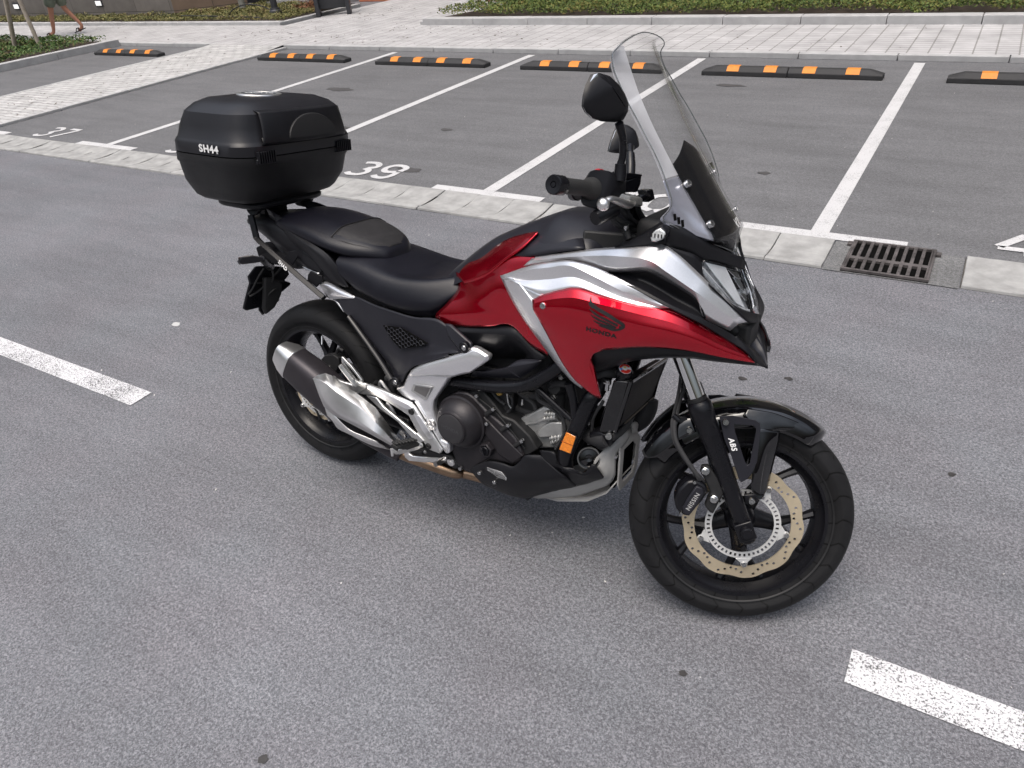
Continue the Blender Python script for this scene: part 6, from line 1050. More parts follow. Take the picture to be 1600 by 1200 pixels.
rf = plate('side_reflector', [(1.0708,-0.1780,0.5078),(1.1091,-0.1780,0.5024),(1.0951,-0.1780,0.4436),(1.0516,-0.1780,0.4440)], .012, M_blackm, None, .004)[0]
plate('reflector_lens', [(1.0762,-0.1795,0.5090),(1.1053,-0.1795,0.5039),(1.0927,-0.1795,0.4463),(1.0562,-0.1795,0.4482)], .003, M_amber, rf, .002)
plate('reflector_band', [(1.0636,-0.1799,0.4786),(1.0990,-0.1799,0.4759),(1.0984,-0.1799,0.4734),(1.0629,-0.1799,0.4760)], .001, mat('dark amber', (.35, .08, .01), .4), rf, 0)

# ---------------- fairing ----------------
def joined(name, bands, m, th=.004, nu=5, nv=3, auto=18, both=True, out=(0, -1, .25)):
    """bands of rows sharing their border rows, welded into one shell with creases between them"""
    res = []
    for s in ((1, -1) if both else (1,)):
        bm = new()
        for rows in bands:
            Gr = grid(rows if s == 1 else mir(rows), nu, nv); V_ = [[bm.verts.new(p) for p in r_] for r_ in Gr]
            for a_, b_ in zip(V_, V_[1:]):
                for i_ in range(len(a_)-1): bm.faces.new((a_[i_], a_[i_+1], b_[i_+1], b_[i_]))
        bmesh.ops.remove_doubles(bm, verts=bm.verts, dist=.0003); orient(bm, (out[0], out[1]*s, out[2])); res.append(rawobj(name, bm, m, bike, th, auto=auto))
    return res
# upper silver fairing, from tank to nose
UC = [(0.9359,-0.1640,0.9633),(1.0130,-0.1710,0.9843),(1.0798,-0.1790,1.0014),(1.1338,-0.1840,1.0133),(1.1865,-0.1900,1.0224),(1.2709,-0.1960,1.0281),(1.3154,-0.1890,1.0067),(1.3693,-0.1670,0.9711),(1.3991,-0.1490,0.9487),(1.4695,-0.0840,0.8798)]
joined('fairing_upper', [[[(0.9408,-0.1500,0.9710),(1.0037,-0.1550,0.9901),(1.0687,-0.1590,1.0091),(1.1310,-0.1630,1.0264),(1.1990,-0.1670,1.0422),(1.2864,-0.1700,1.0620),(1.3287,-0.1630,1.0446),(1.3746,-0.1420,1.0036),(1.4099,-0.1210,0.9678),(1.4881,-0.0600,0.8803)], UC],
 [UC, [(0.9219,-0.1660,0.9487),(1.0169,-0.1710,0.9772),(1.0704,-0.1770,0.9898),(1.1199,-0.1840,0.9882),(1.1746,-0.1900,0.9814),(1.2682,-0.1830,0.9987),(1.3402,-0.1670,0.9704),(1.3838,-0.1500,0.9399),(1.4034,-0.1370,0.8943),(1.4534,-0.0870,0.8586)]]], M_silver, auto=20)
panel('fairing_recess', [[(1.1764,-0.1940,0.9827),(1.2219,-0.1900,0.9911),(1.2694,-0.1860,0.9997),(1.3056,-0.1790,0.9873),(1.3412,-0.1700,0.9714),(1.3850,-0.1540,0.9413),(1.4046,-0.1410,0.8958)], [(1.1719,-0.1800,0.9761),(1.2186,-0.1720,0.9735),(1.2616,-0.1640,0.9664),(1.2960,-0.1580,0.9522),(1.3329,-0.1500,0.9348),(1.3792,-0.1420,0.9163),(1.4039,-0.1380,0.8932)], [(1.1846,-0.2040,0.9819),(1.2224,-0.2050,0.9701),(1.2635,-0.2040,0.9578),(1.3023,-0.1980,0.9424),(1.3377,-0.1880,0.9262),(1.3764,-0.1660,0.9087),(1.4086,-0.1480,0.8956)]], M_black, th=.004, auto=60)
panel('fairing_trim', [[(1.1977,-0.2060,0.9753),(1.2641,-0.2060,0.9608),(1.3384,-0.1960,0.9334),(1.4083,-0.1520,0.8968),(1.4547,-0.0950,0.8566),(1.4927,-0.0800,0.8274),(1.5165,-0.0660,0.7949)], [(1.1988,-0.2080,0.9729),(1.2664,-0.2100,0.9545),(1.3409,-0.2000,0.9257),(1.4101,-0.1580,0.8864),(1.4547,-0.1020,0.8393),(1.4975,-0.0840,0.8134),(1.5197,-0.0660,0.7840)]], M_black, th=.005, nu=4, auto=60)
# lower silver blade and its descending strip
B1 = [(0.8577,-0.1800,0.9145),(0.9563,-0.1880,0.9614),(1.0296,-0.1940,0.9855),(1.0843,-0.1970,0.9959),(1.1624,-0.2040,0.9883),(1.2647,-0.2070,0.9588),(1.3406,-0.1960,0.9276)]
B2 = [(0.8691,-0.1880,0.9115),(0.9479,-0.2020,0.9492),(1.0205,-0.2090,0.9713),(1.0824,-0.2120,0.9864),(1.1560,-0.2160,0.9706),(1.2283,-0.2140,0.9485),(1.3392,-0.2000,0.9269)]
B3 = [(0.8864,-0.1900,0.9116),(0.9637,-0.2020,0.9266),(1.0295,-0.2070,0.9429),(1.0904,-0.2080,0.9587),(1.1555,-0.2120,0.9489),(1.2203,-0.2120,0.9339),(1.3213,-0.2010,0.9221)]
B5 = [(0.9240,-0.2060,0.9172),(0.9762,-0.2220,0.9106),(1.0214,-0.2290,0.9091),(1.1118,-0.2300,0.9425),(1.1745,-0.2280,0.9360),(1.2287,-0.2220,0.9288),(1.2881,-0.2080,0.9191)]
joined('fairing_blade', [[B1, B2], [B2, B3], [B3, B5]], M_silver, nu=6, nv=3, auto=20)
S2 = [(0.8948,-0.1940,0.9210),(0.9295,-0.2010,0.8703),(0.9641,-0.2050,0.8257),(1.0122,-0.2050,0.7685),(1.0637,-0.2010,0.7142),(1.0917,-0.1940,0.6839),(1.1182,-0.1840,0.6554)]
joined('fairing_strip', [[[(0.8598,-0.1800,0.9113),(0.8963,-0.1860,0.8615),(0.9334,-0.1900,0.8183),(0.9840,-0.1900,0.7661),(1.0434,-0.1880,0.7062),(1.0872,-0.1840,0.6677),(1.1163,-0.1800,0.6524)], S2],
 [S2, [(0.9395,-0.2120,0.9148),(0.9923,-0.2220,0.8729),(1.0252,-0.2250,0.8393),(1.0553,-0.2220,0.7893),(1.0869,-0.2140,0.7337),(1.1046,-0.2060,0.7045),(1.1236,-0.1880,0.6622)]]], M_silver, nu=5, nv=3, auto=20)
panel('fairing_corner', [[(0.9085,-0.2000,0.9198),(0.9510,-0.2120,0.9134),(1.0197,-0.2260,0.9080)], [(0.9222,-0.2030,0.9127),(0.9598,-0.2130,0.8881),(0.9999,-0.2220,0.8710)]], M_silver, th=.003, nu=3, nv=2)
# big red wing panel
wing = [
 [(0.9908,-0.2360,0.8902),(1.0266,-0.2380,0.9109),(1.0715,-0.2390,0.9311),(1.1164,-0.2390,0.9449),(1.1816,-0.2360,0.9380),(1.2759,-0.2260,0.9266),(1.3448,-0.2030,0.9289),(1.3924,-0.1780,0.9015),(1.4503,-0.1280,0.8535),(1.4997,-0.0800,0.8109)],
 [(0.9954,-0.2400,0.8804),(1.0300,-0.2430,0.8964),(1.0757,-0.2450,0.9123),(1.1214,-0.2460,0.9213),(1.1870,-0.2440,0.9175),(1.2807,-0.2330,0.9078),(1.3440,-0.2120,0.8972),(1.3980,-0.1840,0.8731),(1.4547,-0.1340,0.8355),(1.5043,-0.0820,0.8044)],
 [(0.9969,-0.2420,0.8694),(1.0324,-0.2460,0.8777),(1.0791,-0.2490,0.8846),(1.1258,-0.2510,0.8896),(1.1914,-0.2490,0.8895),(1.2850,-0.2380,0.8850),(1.3479,-0.2160,0.8757),(1.4013,-0.1880,0.8577),(1.4575,-0.1380,0.8246),(1.5122,-0.0780,0.7949)],
 [(1.0113,-0.2400,0.8462),(1.0460,-0.2420,0.8438),(1.0869,-0.2430,0.8376),(1.1321,-0.2440,0.8343),(1.1919,-0.2420,0.8335),(1.2856,-0.2300,0.8408),(1.3492,-0.2100,0.8421),(1.4025,-0.1840,0.8358),(1.4582,-0.1360,0.8142),(1.5165,-0.0740,0.7895)],
 [(1.0322,-0.2320,0.8084),(1.0645,-0.2320,0.7930),(1.1017,-0.2320,0.7807),(1.1412,-0.2320,0.7831),(1.1969,-0.2300,0.8005),(1.2837,-0.2220,0.8230),(1.3483,-0.2040,0.8285),(1.4024,-0.1800,0.8247),(1.4586,-0.1340,0.8070),(1.5192,-0.0700,0.7845)]]
W0 = [(0.9873,-0.2300,0.8878),(1.0226,-0.2310,0.9083),(1.0672,-0.2310,0.9281),(1.1118,-0.2300,0.9417),(1.1770,-0.2260,0.9343),(1.2669,-0.2120,0.9239),(1.3334,-0.1880,0.9222),(1.3867,-0.1600,0.8948),(1.4460,-0.1120,0.8473),(1.4969,-0.0680,0.8060)]
W1 = [(0.9954,-0.2400,0.8804),(1.0300,-0.2430,0.8964),(1.0757,-0.2450,0.9123),(1.1214,-0.2460,0.9213),(1.1870,-0.2440,0.9175),(1.2775,-0.2330,0.9087),(1.3452,-0.2110,0.8971),(1.3978,-0.1840,0.8747),(1.4547,-0.1340,0.8355),(1.5046,-0.0820,0.8028)]
W2 = [(0.9994,-0.2430,0.8668),(1.0349,-0.2470,0.8735),(1.0816,-0.2500,0.8804),(1.1278,-0.2510,0.8852),(1.1917,-0.2490,0.8847),(1.2821,-0.2380,0.8812),(1.3496,-0.2160,0.8745),(1.4013,-0.1880,0.8577),(1.4575,-0.1380,0.8246),(1.5122,-0.0780,0.7949)]
W3 = [(1.0158,-0.2410,0.8423),(1.0505,-0.2430,0.8366),(1.0913,-0.2440,0.8321),(1.1346,-0.2450,0.8318),(1.1921,-0.2430,0.8372),(1.2828,-0.2320,0.8457),(1.3507,-0.2110,0.8460),(1.4023,-0.1840,0.8374),(1.4582,-0.1360,0.8142),(1.5165,-0.0740,0.7895)]
W4 = [(1.0322,-0.2320,0.8084),(1.0650,-0.2330,0.7935),(1.1022,-0.2330,0.7829),(1.1412,-0.2320,0.7831),(1.1919,-0.2300,0.7977),(1.2805,-0.2220,0.8222),(1.3495,-0.2030,0.8284),(1.4024,-0.1800,0.8247),(1.4586,-0.1340,0.8070),(1.5192,-0.0700,0.7845)]
low_w = [[(1.0547,-0.2260,0.7677),(1.0850,-0.2260,0.7554),(1.1177,-0.2250,0.7523),(1.1495,-0.2250,0.7635),(1.1667,-0.2260,0.7801)], [(1.0772,-0.2160,0.7249),(1.1013,-0.2150,0.7179),(1.1247,-0.2140,0.7181),(1.1425,-0.2140,0.7261),(1.1533,-0.2160,0.7437)], [(1.1065,-0.2040,0.6842),(1.1247,-0.2030,0.6813),(1.1410,-0.2020,0.6797),(1.1535,-0.2020,0.6848),(1.1622,-0.2030,0.6984)], [(1.1290,-0.1950,0.6646),(1.1434,-0.1930,0.6547),(1.1540,-0.1910,0.6476),(1.1630,-0.1900,0.6441),(1.1753,-0.1890,0.6452)]]
ws_ = []
for s in (1, -1):
    fx = (lambda r_: r_) if s == 1 else (lambda r_: mir([r_])[0]); bm = new(); k = 4*5+1
    Gt = grid([fx(W0), fx(W1)], 5, 3); Gm = grid([fx(W1), fx(W2), fx(W3), fx(W4)], 5, 4)
    rows_ = [catmull(fx(r_), 5) for r_ in low_w]; cols_ = [catmull([Gm[-5][i], Gm[-1][i]]+[r_[i] for r_ in rows_], 4)[4:] for i in range(k)]
    Gl = [[c_[j_] for c_ in cols_] for j_ in range(len(cols_[0]))]
    for Gx in (Gt, Gm, Gl):
        V_ = [[bm.verts.new(p) for p in r_] for r_ in Gx]
        for a_, b_ in zip(V_, V_[1:]):
            for i in range(len(a_)-1): bm.faces.new((a_[i], a_[i+1], b_[i+1], b_[i]))
    bmesh.ops.remove_doubles(bm, verts=bm.verts, dist=.0004); orient(bm, (0, -s, .25)); ws_.append(rawobj('fairing_wing', bm, M_red, bike, .005, auto=17))
from mathutils.bvhtree import BVHTree
_me = ws_[0].data; _bvh = BVHTree.FromPolygons([v.co for v in _me.vertices], [tuple(p.vertices) for p in _me.polygons])
def snap(p, off=.0009):
    h = _bvh.ray_cast(Vector((p[0], -.5, p[2])), Vector((0, 1, 0))); return Vector((p[0], h[0].y-off, p[2])) if h[0] else Vector(p)
# return edge of the wing (toward the radiator)
panel('fairing_wing', [[(1.1556,-0.2285,0.7801),(1.1505,-0.2230,0.7596),(1.1557,-0.2170,0.7412),(1.1646,-0.2040,0.6976),(1.1773,-0.1895,0.6460)], [(1.1571,-0.2180,0.7836),(1.1558,-0.2120,0.7569),(1.1614,-0.2060,0.7349),(1.1672,-0.1940,0.6925),(1.1756,-0.1820,0.6442)]], M_red, th=.003, nu=4, nv=2, auto=16, out=(1, -.3, 0))
panel('fairing_under', [[(1.1610,-0.2260,0.7856),(1.2200,-0.2260,0.8096),(1.2820,-0.2180,0.8228),(1.3467,-0.2000,0.8284),(1.4010,-0.1760,0.8246),(1.4573,-0.1300,0.8070),(1.5189,-0.0680,0.7828)], [(1.1525,-0.2050,0.7535),(1.2130,-0.2050,0.7717),(1.2764,-0.1980,0.7895),(1.3432,-0.1840,0.8022),(1.3994,-0.1650,0.8056),(1.4568,-0.1240,0.7964),(1.5219,-0.0660,0.7795)], [(1.1439,-0.1700,0.6972),(1.1803,-0.1650,0.7172),(1.2352,-0.1550,0.7503),(1.3042,-0.1400,0.7703),(1.3701,-0.1200,0.7790),(1.4408,-0.0900,0.7751),(1.5234,-0.0500,0.7705)]], M_black, th=.004, auto=50)
bm = new(); bolt(bm, [(1.0294,-0.2460,0.8838)][0], (0, -1, .1), .0085, .004); part('fairing_bolt', bm, M_bolt, ws_[0])
# wing emblem and word on the red panel
def on_wing(u, v):   # emblem art laid on the panel: crop C pixels to 3D a hair proud of the paint
    pass
bm = new()
for P_, w_ in (([(1.1547,-0.2480,0.9255),(1.1608,-0.2480,0.9141),(1.1757,-0.2480,0.9036),(1.2029,-0.2475,0.8939),(1.2281,-0.2465,0.8830),(1.2445,-0.2460,0.8752),(1.2449,-0.2455,0.8682),(1.2368,-0.2455,0.8652)], .0085), ([(1.1563,-0.2480,0.9147),(1.1604,-0.2480,0.9095),(1.1694,-0.2480,0.9038)], .008), ([(1.1592,-0.2480,0.8987),(1.1783,-0.2480,0.8884),(1.2053,-0.2470,0.8795),(1.2326,-0.2460,0.8705)], .0058), ([(1.1636,-0.2480,0.8851),(1.1823,-0.2480,0.8771),(1.2068,-0.2470,0.8708),(1.2282,-0.2460,0.8635)], .0052), ([(1.1705,-0.2480,0.8725),(1.1884,-0.2475,0.8670),(1.2093,-0.2465,0.8638),(1.2235,-0.2460,0.8595)], .0046), ([(1.1850,-0.2475,0.8620),(1.2035,-0.2470,0.8603),(1.2231,-0.2460,0.8569),(1.2416,-0.2455,0.8632)], .0048)):
    Q_ = catmull([Vector(p)+Vector((0, 0, .004)) for p in P_], 5); n_ = len(Q_); Lv, Rv = [], []
    for i_, p in enumerate(Q_):
        t_ = (Q_[min(i_+1, n_-1)]-Q_[max(i_-1, 0)]).normalized(); sd = Vector((0, -1, 0)).cross(t_)*w_/2*(.25+.75*min(1, i_/(n_*.25))); Lv.append(bm.verts.new(snap(p+sd))); Rv.append(bm.verts.new(snap(p-sd)))
    for i_ in range(n_-1): bm.faces.new((Lv[i_], Rv[i_], Rv[i_+1], Lv[i_+1]))
part('wing_emblem', bm, M_engd, ws_[0], smooth=False, solid=.0006, off=0)
_p = [(1.1904,-0.2470,0.8538),(1.1395,-0.2470,0.8576),(1.2416,-0.2465,0.8490)]
tx_ = label_mesh('lettering', 'HONDA', .0150, Vector(_p[0])+Vector((0, -.0025, -.0065)), Vector(_p[2])-Vector(_p[1]), (.03, -1, .05), M_engd, ws_[0], bold=.0006, sx=1.30)
for v in tx_.data.vertices: v.co = snap(v.co)
# black nose: between screen, lens and silver blade
panel('nose_cowl', [
 [(1.2882,-0.1650,1.1294),(1.3071,-0.1600,1.1185),(1.3362,-0.1450,1.1007),(1.3711,-0.1150,1.0742),(1.4004,-0.0750,1.0473),(1.4218,-0.0300,1.0274),(1.4394,0.0000,1.0149)],
 [(1.2957,-0.1720,1.1004),(1.3128,-0.1680,1.0957),(1.3418,-0.1550,1.0846),(1.3674,-0.1300,1.0672),(1.3911,-0.0950,1.0438),(1.4143,-0.0550,1.0186),(1.4436,0.0000,0.9934)],
 [(1.2975,-0.1720,1.0674),(1.3129,-0.1660,1.0572),(1.3325,-0.1550,1.0514),(1.3541,-0.1400,1.0449),(1.3714,-0.1180,1.0280),(1.4045,-0.0750,1.0167),(1.4471,0.0000,0.9854)]], M_black, th=.004, nu=4, nv=3, auto=28, out=(.6, -1, .5))
panel('nose_cowl', [
 [(1.2985,-0.1700,1.0662),(1.3159,-0.1650,1.0568),(1.3382,-0.1520,1.0500),(1.3596,-0.1360,1.0416),(1.3720,-0.1180,1.0281)],
 [(1.3167,-0.1660,1.0530),(1.3350,-0.1570,1.0361),(1.3563,-0.1460,1.0174),(1.3708,-0.1360,1.0043),(1.3811,-0.1200,0.9955)],
 [(1.3423,-0.1570,1.0307),(1.3606,-0.1470,1.0118),(1.3760,-0.1390,0.9977),(1.3879,-0.1320,0.9881),(1.3913,-0.1200,0.9806)]], M_black, th=.004, nu=4, nv=3, auto=28, out=(.6, -1, .5))
panel('nose_lower', [[(1.3867,-0.1300,0.9923),(1.4251,-0.0980,0.9439),(1.4458,-0.0820,0.9246),(1.4703,-0.0550,0.9043),(1.4977,0.0000,0.8828)], [(1.3909,-0.1300,0.9848),(1.4267,-0.1020,0.9420),(1.4540,-0.0840,0.9182),(1.4757,-0.0600,0.8999),(1.4988,0.0000,0.8759)], [(1.4119,-0.1280,0.9698),(1.4403,-0.1000,0.9338),(1.4713,-0.0800,0.9033),(1.4907,-0.0620,0.8809),(1.4998,0.0000,0.8654)]], M_black, th=.004, nu=4, nv=3, out=(1, -.5, 0))
panel('cockpit_side', [[(1.1807,-0.1550,1.0420),(1.2133,-0.1500,1.0598),(1.2390,-0.1450,1.0791),(1.2581,-0.1450,1.0927),(1.2787,-0.1500,1.1086)], [(1.1928,-0.1680,1.0424),(1.2266,-0.1660,1.0568),(1.2548,-0.1660,1.0692),(1.2775,-0.1680,1.0810),(1.2972,-0.1700,1.0896)], [(1.1759,-0.1700,1.0374),(1.2250,-0.1740,1.0477),(1.2603,-0.1760,1.0557),(1.2835,-0.1780,1.0623),(1.3049,-0.1760,1.0664)]], M_black, th=.004, nu=4, nv=3, out=(0, -1, .6))
bm = new(); box(bm, (1.20, -.12, 1.0), (1.32, .12, 1.10)); part('dashboard', bm, M_engd, bev=.02)
bm = mesh_from_grid([[Vector((x, y*w_, z)) for y in (-1, -.5, 0, .5, 1)] for x, z, w_ in ((1.16, 1.03, .14), (1.24, 1.06, .155), (1.30, 1.06, .14), (1.36, 1.0, .10))]); orient(bm, (0, 0, 1)); rawobj('cockpit_cover', bm, M_black, bike, .004)
# small knob and screw on the cockpit side
bm = new(); tube(bm, [(1.1852,-0.1300,1.0785),(1.1871,-0.1300,1.0661),(1.1967,-0.1350,1.0515)], [.006, .009, .008], 10); part('cockpit_knob', bm, M_engd)
bm = new(); bolt(bm, [(1.1873,-0.1350,1.0806)][0], (0, -.4, 1), .007, .006); part('cockpit_bolt', bm, M_bolt)
# headlight
hl_out = [[(1.3729,-0.1120,1.0252),(1.4024,-0.0780,1.0147),(1.4295,-0.0300,0.9966),(1.4487,0.0000,0.9857)], [(1.3795,-0.1160,1.0108),(1.4147,-0.0750,0.9900),(1.4423,-0.0280,0.9727),(1.4639,0.0000,0.9625)], [(1.3861,-0.1220,0.9902),(1.4308,-0.0800,0.9570),(1.4589,-0.0320,0.9355),(1.4798,0.0000,0.9236)], [(1.4159,-0.1050,0.9560),(1.4462,-0.0740,0.9276),(1.4706,-0.0350,0.9072),(1.4900,0.0000,0.8938)], [(1.4524,-0.0780,0.9162),(1.4675,-0.0580,0.9071),(1.4828,-0.0250,0.8955),(1.4925,0.0000,0.8864)]]
def clearmat(name, tint=(1, 1, 1), fac=.0, rough=.02, ior=1.49, body=None, bf=0):
    m = bpy.data.materials.new(name); m.use_nodes = True; nt = m.node_tree; L = nt.links; nt.nodes.clear(); out = node(nt, 'ShaderNodeOutputMaterial')
    tr = node(nt, 'ShaderNodeBsdfTransparent'); tr.inputs[0].default_value = (*tint, 1); gl = node(nt, 'ShaderNodeBsdfGlossy', i_Roughness=rough); lw = node(nt, 'ShaderNodeLayerWeight', i_Blend=.5); fr = node(nt, 'ShaderNodeMath', operation='POWER', i_1=6.0); L.new(lw.outputs['Facing'], fr.inputs[0])
    ad = node(nt, 'ShaderNodeMath', operation='ADD', i_1=fac+.03, use_clamp=True); L.new(fr.outputs[0], ad.inputs[0]); mx = node(nt, 'ShaderNodeMixShader'); L.new(ad.outputs[0], mx.inputs[0]); L.new(tr.outputs[0], mx.inputs[1]); L.new(gl.outputs[0], mx.inputs[2]); res = mx.outputs[0]
    if body:
        df = node(nt, 'ShaderNodeBsdfDiffuse'); df.inputs[0].default_value = (*body, 1); tc = node(nt, 'ShaderNodeTexCoord'); n = node(nt, 'ShaderNodeTexNoise', i_Scale=6); L.new(tc.outputs['Object'], n.inputs[0])
        ml = node(nt, 'ShaderNodeMath', operation='MULTIPLY', i_1=bf*2); L.new(n.outputs['Fac'], ml.inputs[0]); m2 = node(nt, 'ShaderNodeMixShader'); L.new(ml.outputs[0], m2.inputs[0]); L.new(res, m2.inputs[1]); L.new(df.outputs[0], m2.inputs[2]); res = m2.outputs[0]
    L.new(res, out.inputs[0]); return m
M_clear = clearmat('clear acrylic', (.99, .992, .992), -.012, .015, body=(.6, .6, .62), bf=.004)
M_lensc = clearmat('headlight lens', (.95, .96, .97), .02, .01)
hl = []
for s in (1, -1):
    rr = hl_out if s == 1 else mir(hl_out); bm = mesh_from_grid(grid([[Vector(p)+Vector((-.020, 0, -.005)) for p in r] for r in rr], 4, 4)); orient(bm, (1, -s, 0)); bl = rawobj('headlight', bm, mat('reflector bowl', (.62, .62, .63), .3, metal=.6, var=.5, vs=50, bump=.5, bs=45), bike, .003)
    bm = mesh_from_grid(grid(rr, 4, 4)); orient(bm, (1, -s, 0)); rawobj('headlight_lens', bm, M_lensc, bl, .0015)
    # inner reflector facets
    def hp3(u, v, d):
        g = grid(rr, 6, 6); i = min(len(g)-1, int(v*(len(g)-1))); j = min(len(g[0])-1, int(u*(len(g[0])-1))); return g[i][j]+Vector((-d, 0, -d*.3))
    bm = new()
    for (a, b_, c_, d_, dd) in (((.12, .05), (.50, .06), (.80, .78), (.52, .74), .006), ((.03, .28), (.10, .26), (.46, .88), (.40, .92), .006), ((.55, .80), (.85, .82), (.86, .97), (.55, .97), .006)):
        P_ = [hp3(*a, dd), hp3(*b_, dd), hp3(*c_, dd+.006), hp3(*d_, dd)]; prism(bm, P_, (-.004, 0, 0))
    part('headlight_reflector', bm, mat('bright reflector', (.85, .85, .86), .3, metal=.4, bump=.3, bs=80), bl, bev=.001)
    bm = new()
    for (a, b_, c_, d_) in (((.55, .06), (.95, .08), (.99, .4), (.70, .42)), ((.86, .5), (.99, .48), (.99, .85), (.90, .85))):
        P_ = [hp3(*a, .012), hp3(*b_, .012), hp3(*c_, .012), hp3(*d_, .012)]; prism(bm, P_, (-.004, 0, 0))
    part('headlight_bezel', bm, M_gloss, bl, bev=.001)
    bm = new()
    for k in range(3):
        P_ = [hp3(.60+.06*k, .12+.17*k, .009), hp3(.80+.03*k, .12+.17*k, .009), hp3(.84+.02*k, .25+.17*k, .009), hp3(.68+.05*k, .25+.17*k, .009)]; prism(bm, P_, (-.003, 0, 0))
    part('headlight_lamp', bm, M_chrome, bl, bev=.0015)
# beak
BR = [(1.4662,-0.0620,0.8438),(1.4783,-0.0420,0.8237),(1.4978,-0.0300,0.8058),(1.5143,-0.0200,0.7896),(1.5276,-0.0100,0.7688),(1.5366,0.0000,0.7512)]
BL = [(1.4660,-0.0780,0.8437),(1.4833,-0.0720,0.8277),(1.5019,-0.0640,0.8095),(1.5159,-0.0520,0.7765),(1.5263,-0.0260,0.7621),(1.5356,0.0000,0.7487)]
BC = [(p[0]-.004, 0, p[2]-.020*min(1, abs(p[1])/.03)) for p in BR]
panel('beak', [BR, BL], M_black, th=.005, nu=4, nv=2, auto=30, out=(.3, -1, .2))
panel('beak_cup', [BR, [((a[0]+c[0])/2-.001, a[1]*.55, a[2]*.35+c[2]*.65) for a, c in zip(BR, BC)], BC], M_smoke, th=.004, nu=4, nv=3, auto=50, out=(.3, 0, 1))
bm = new(); box(bm, (1.43, -.045, .80), (1.49, .045, .865)); lathe(bm, [(0, 0), (.012, 0), (.014, -.01)], [(1.4634,-0.0550,0.8481)][0], (1, -.6, 0), 18); part('nose_intake', bm, M_engd, bev=.01)
# front indicators
for s in (1, -1):
    q_ = [Vector((p[0], p[1]*s, p[2])) for p in [(1.2754,-0.2050,1.0806),(1.2792,-0.2050,1.0922),(1.2874,-0.2050,1.1027),(1.2990,-0.2030,1.1094),(1.3118,-0.2000,1.1004),(1.3144,-0.2000,1.0915),(1.3080,-0.2020,1.0816),(1.2905,-0.2050,1.0724),(1.2809,-0.2060,1.0722)]]
    bm = new(); prism(bm, q_, (-.0, .022*s, .004)); cen = sum(q_, Vector())/len(q_); tube(bm, [cen+Vector((0, .02*s, 0)), cen+Vector((.01, .05*s, -.01))], .010, 10, smooth=False); t = part('indicator', bm, M_blackm, bev=.003)
    q2 = [cen+(p-cen)*.86+Vector((.0, -.0035*s, 0)) for p in q_]; bm = new(); prism(bm, q2, (0, .006*s, 0)); part('indicator_lens', bm, mat('clear indicator', (.72, .74, .74), .12, coat=.5, var=.35, vs=160, bump=.6, bs=260, metal=.4), t, bev=.003)
    bm = new(); uu = (q_[5]-q_[1]).normalized()
    for k in range(6):
        c_ = cen-uu*.020+uu*.0075*k+Vector((0, -.0042*s, 0)); box(bm, (-.0013, -.0006, -.0045), (.0013, .0006, .0045), Matrix.Translation(c_))
    part('indicator_leds', bm, M_engd, t)
# ---------------- windscreen ----------------
def zx(z):   # screen profile on the crease line
    T = [(.975, 1.470), (1.03, 1.428), (1.103, 1.378), (1.186, 1.314), (1.24, 1.275), (1.31, 1.227), (1.385, 1.180), (1.44, 1.150), (1.475, 1.134), (1.500, 1.124)]
    for (a, xa), (b_, xb) in zip(T, T[1:]):
        if z <= b_: return xa+(xb-xa)*(z-a)/(b_-a)
    return T[-1][1]
st = []   # (z centre, crease half width, edge point (y, dx, dz))
rowsW = []
edge = [(1.2920,-0.1800,1.1221),(1.3111,-0.1800,1.1542),(1.2943,-0.1820,1.2021),(1.2669,-0.1820,1.2515),(1.2373,-0.1800,1.2926),(1.2106,-0.1780,1.3289),(1.1860,-0.1740,1.3599),(1.1599,-0.1680,1.3974),(1.1401,-0.1600,1.4264),(1.1311,-0.1520,1.4537)]
zc = [1.075, 1.125, 1.195, 1.255, 1.305, 1.345, 1.380, 1.420, 1.448, 1.474]
for (ex_, ey_, ez_), z in zip(edge, zc):
    cw = .106 if z < 1.35 else .106-.016*(z-1.35)/.13
    r = [(ex_, ey_, ez_), ((ex_*.45+(zx(z)-.004)*.55), (ey_*.5-cw*.5), (ez_*.5+z*.5)), (zx(z), -cw, z), (zx(z)+.012, -cw*.55, z-.002), (zx(z)+.016, 0, z-.003)]
    rowsW.append(r+[(p[0], -p[1]*(.80 if z > 1.1 else .88), p[2]) for p in reversed(r[:-1])])
top = [(1.1413,-0.1430,1.4711),(1.1455,-0.1260,1.4796),(1.1456,-0.0920,1.4885),(1.1420,-0.0480,1.4956),(1.1372,0.0000,1.4986)]; rowsW.append(top+[(p[0], -p[1]*.80, p[2]) for p in reversed(top[:-1])])
lowc = [(1.3173,-0.1700,1.1078),(1.3384,-0.1400,1.0879),(1.3640,-0.1060,1.0683),(1.3964,-0.0500,1.0450),(1.4167,0.0000,1.0257)]
rowsW.insert(0, lowc+[(p[0], -p[1], p[2]) for p in reversed(lowc[:-1])])
G = grid(rowsW, 4, 5); bm = mesh_from_grid(G); orient(bm, (1, 0, .6)); scr = rawobj('windscreen', bm, M_clear, bike, .0035, auto=60)
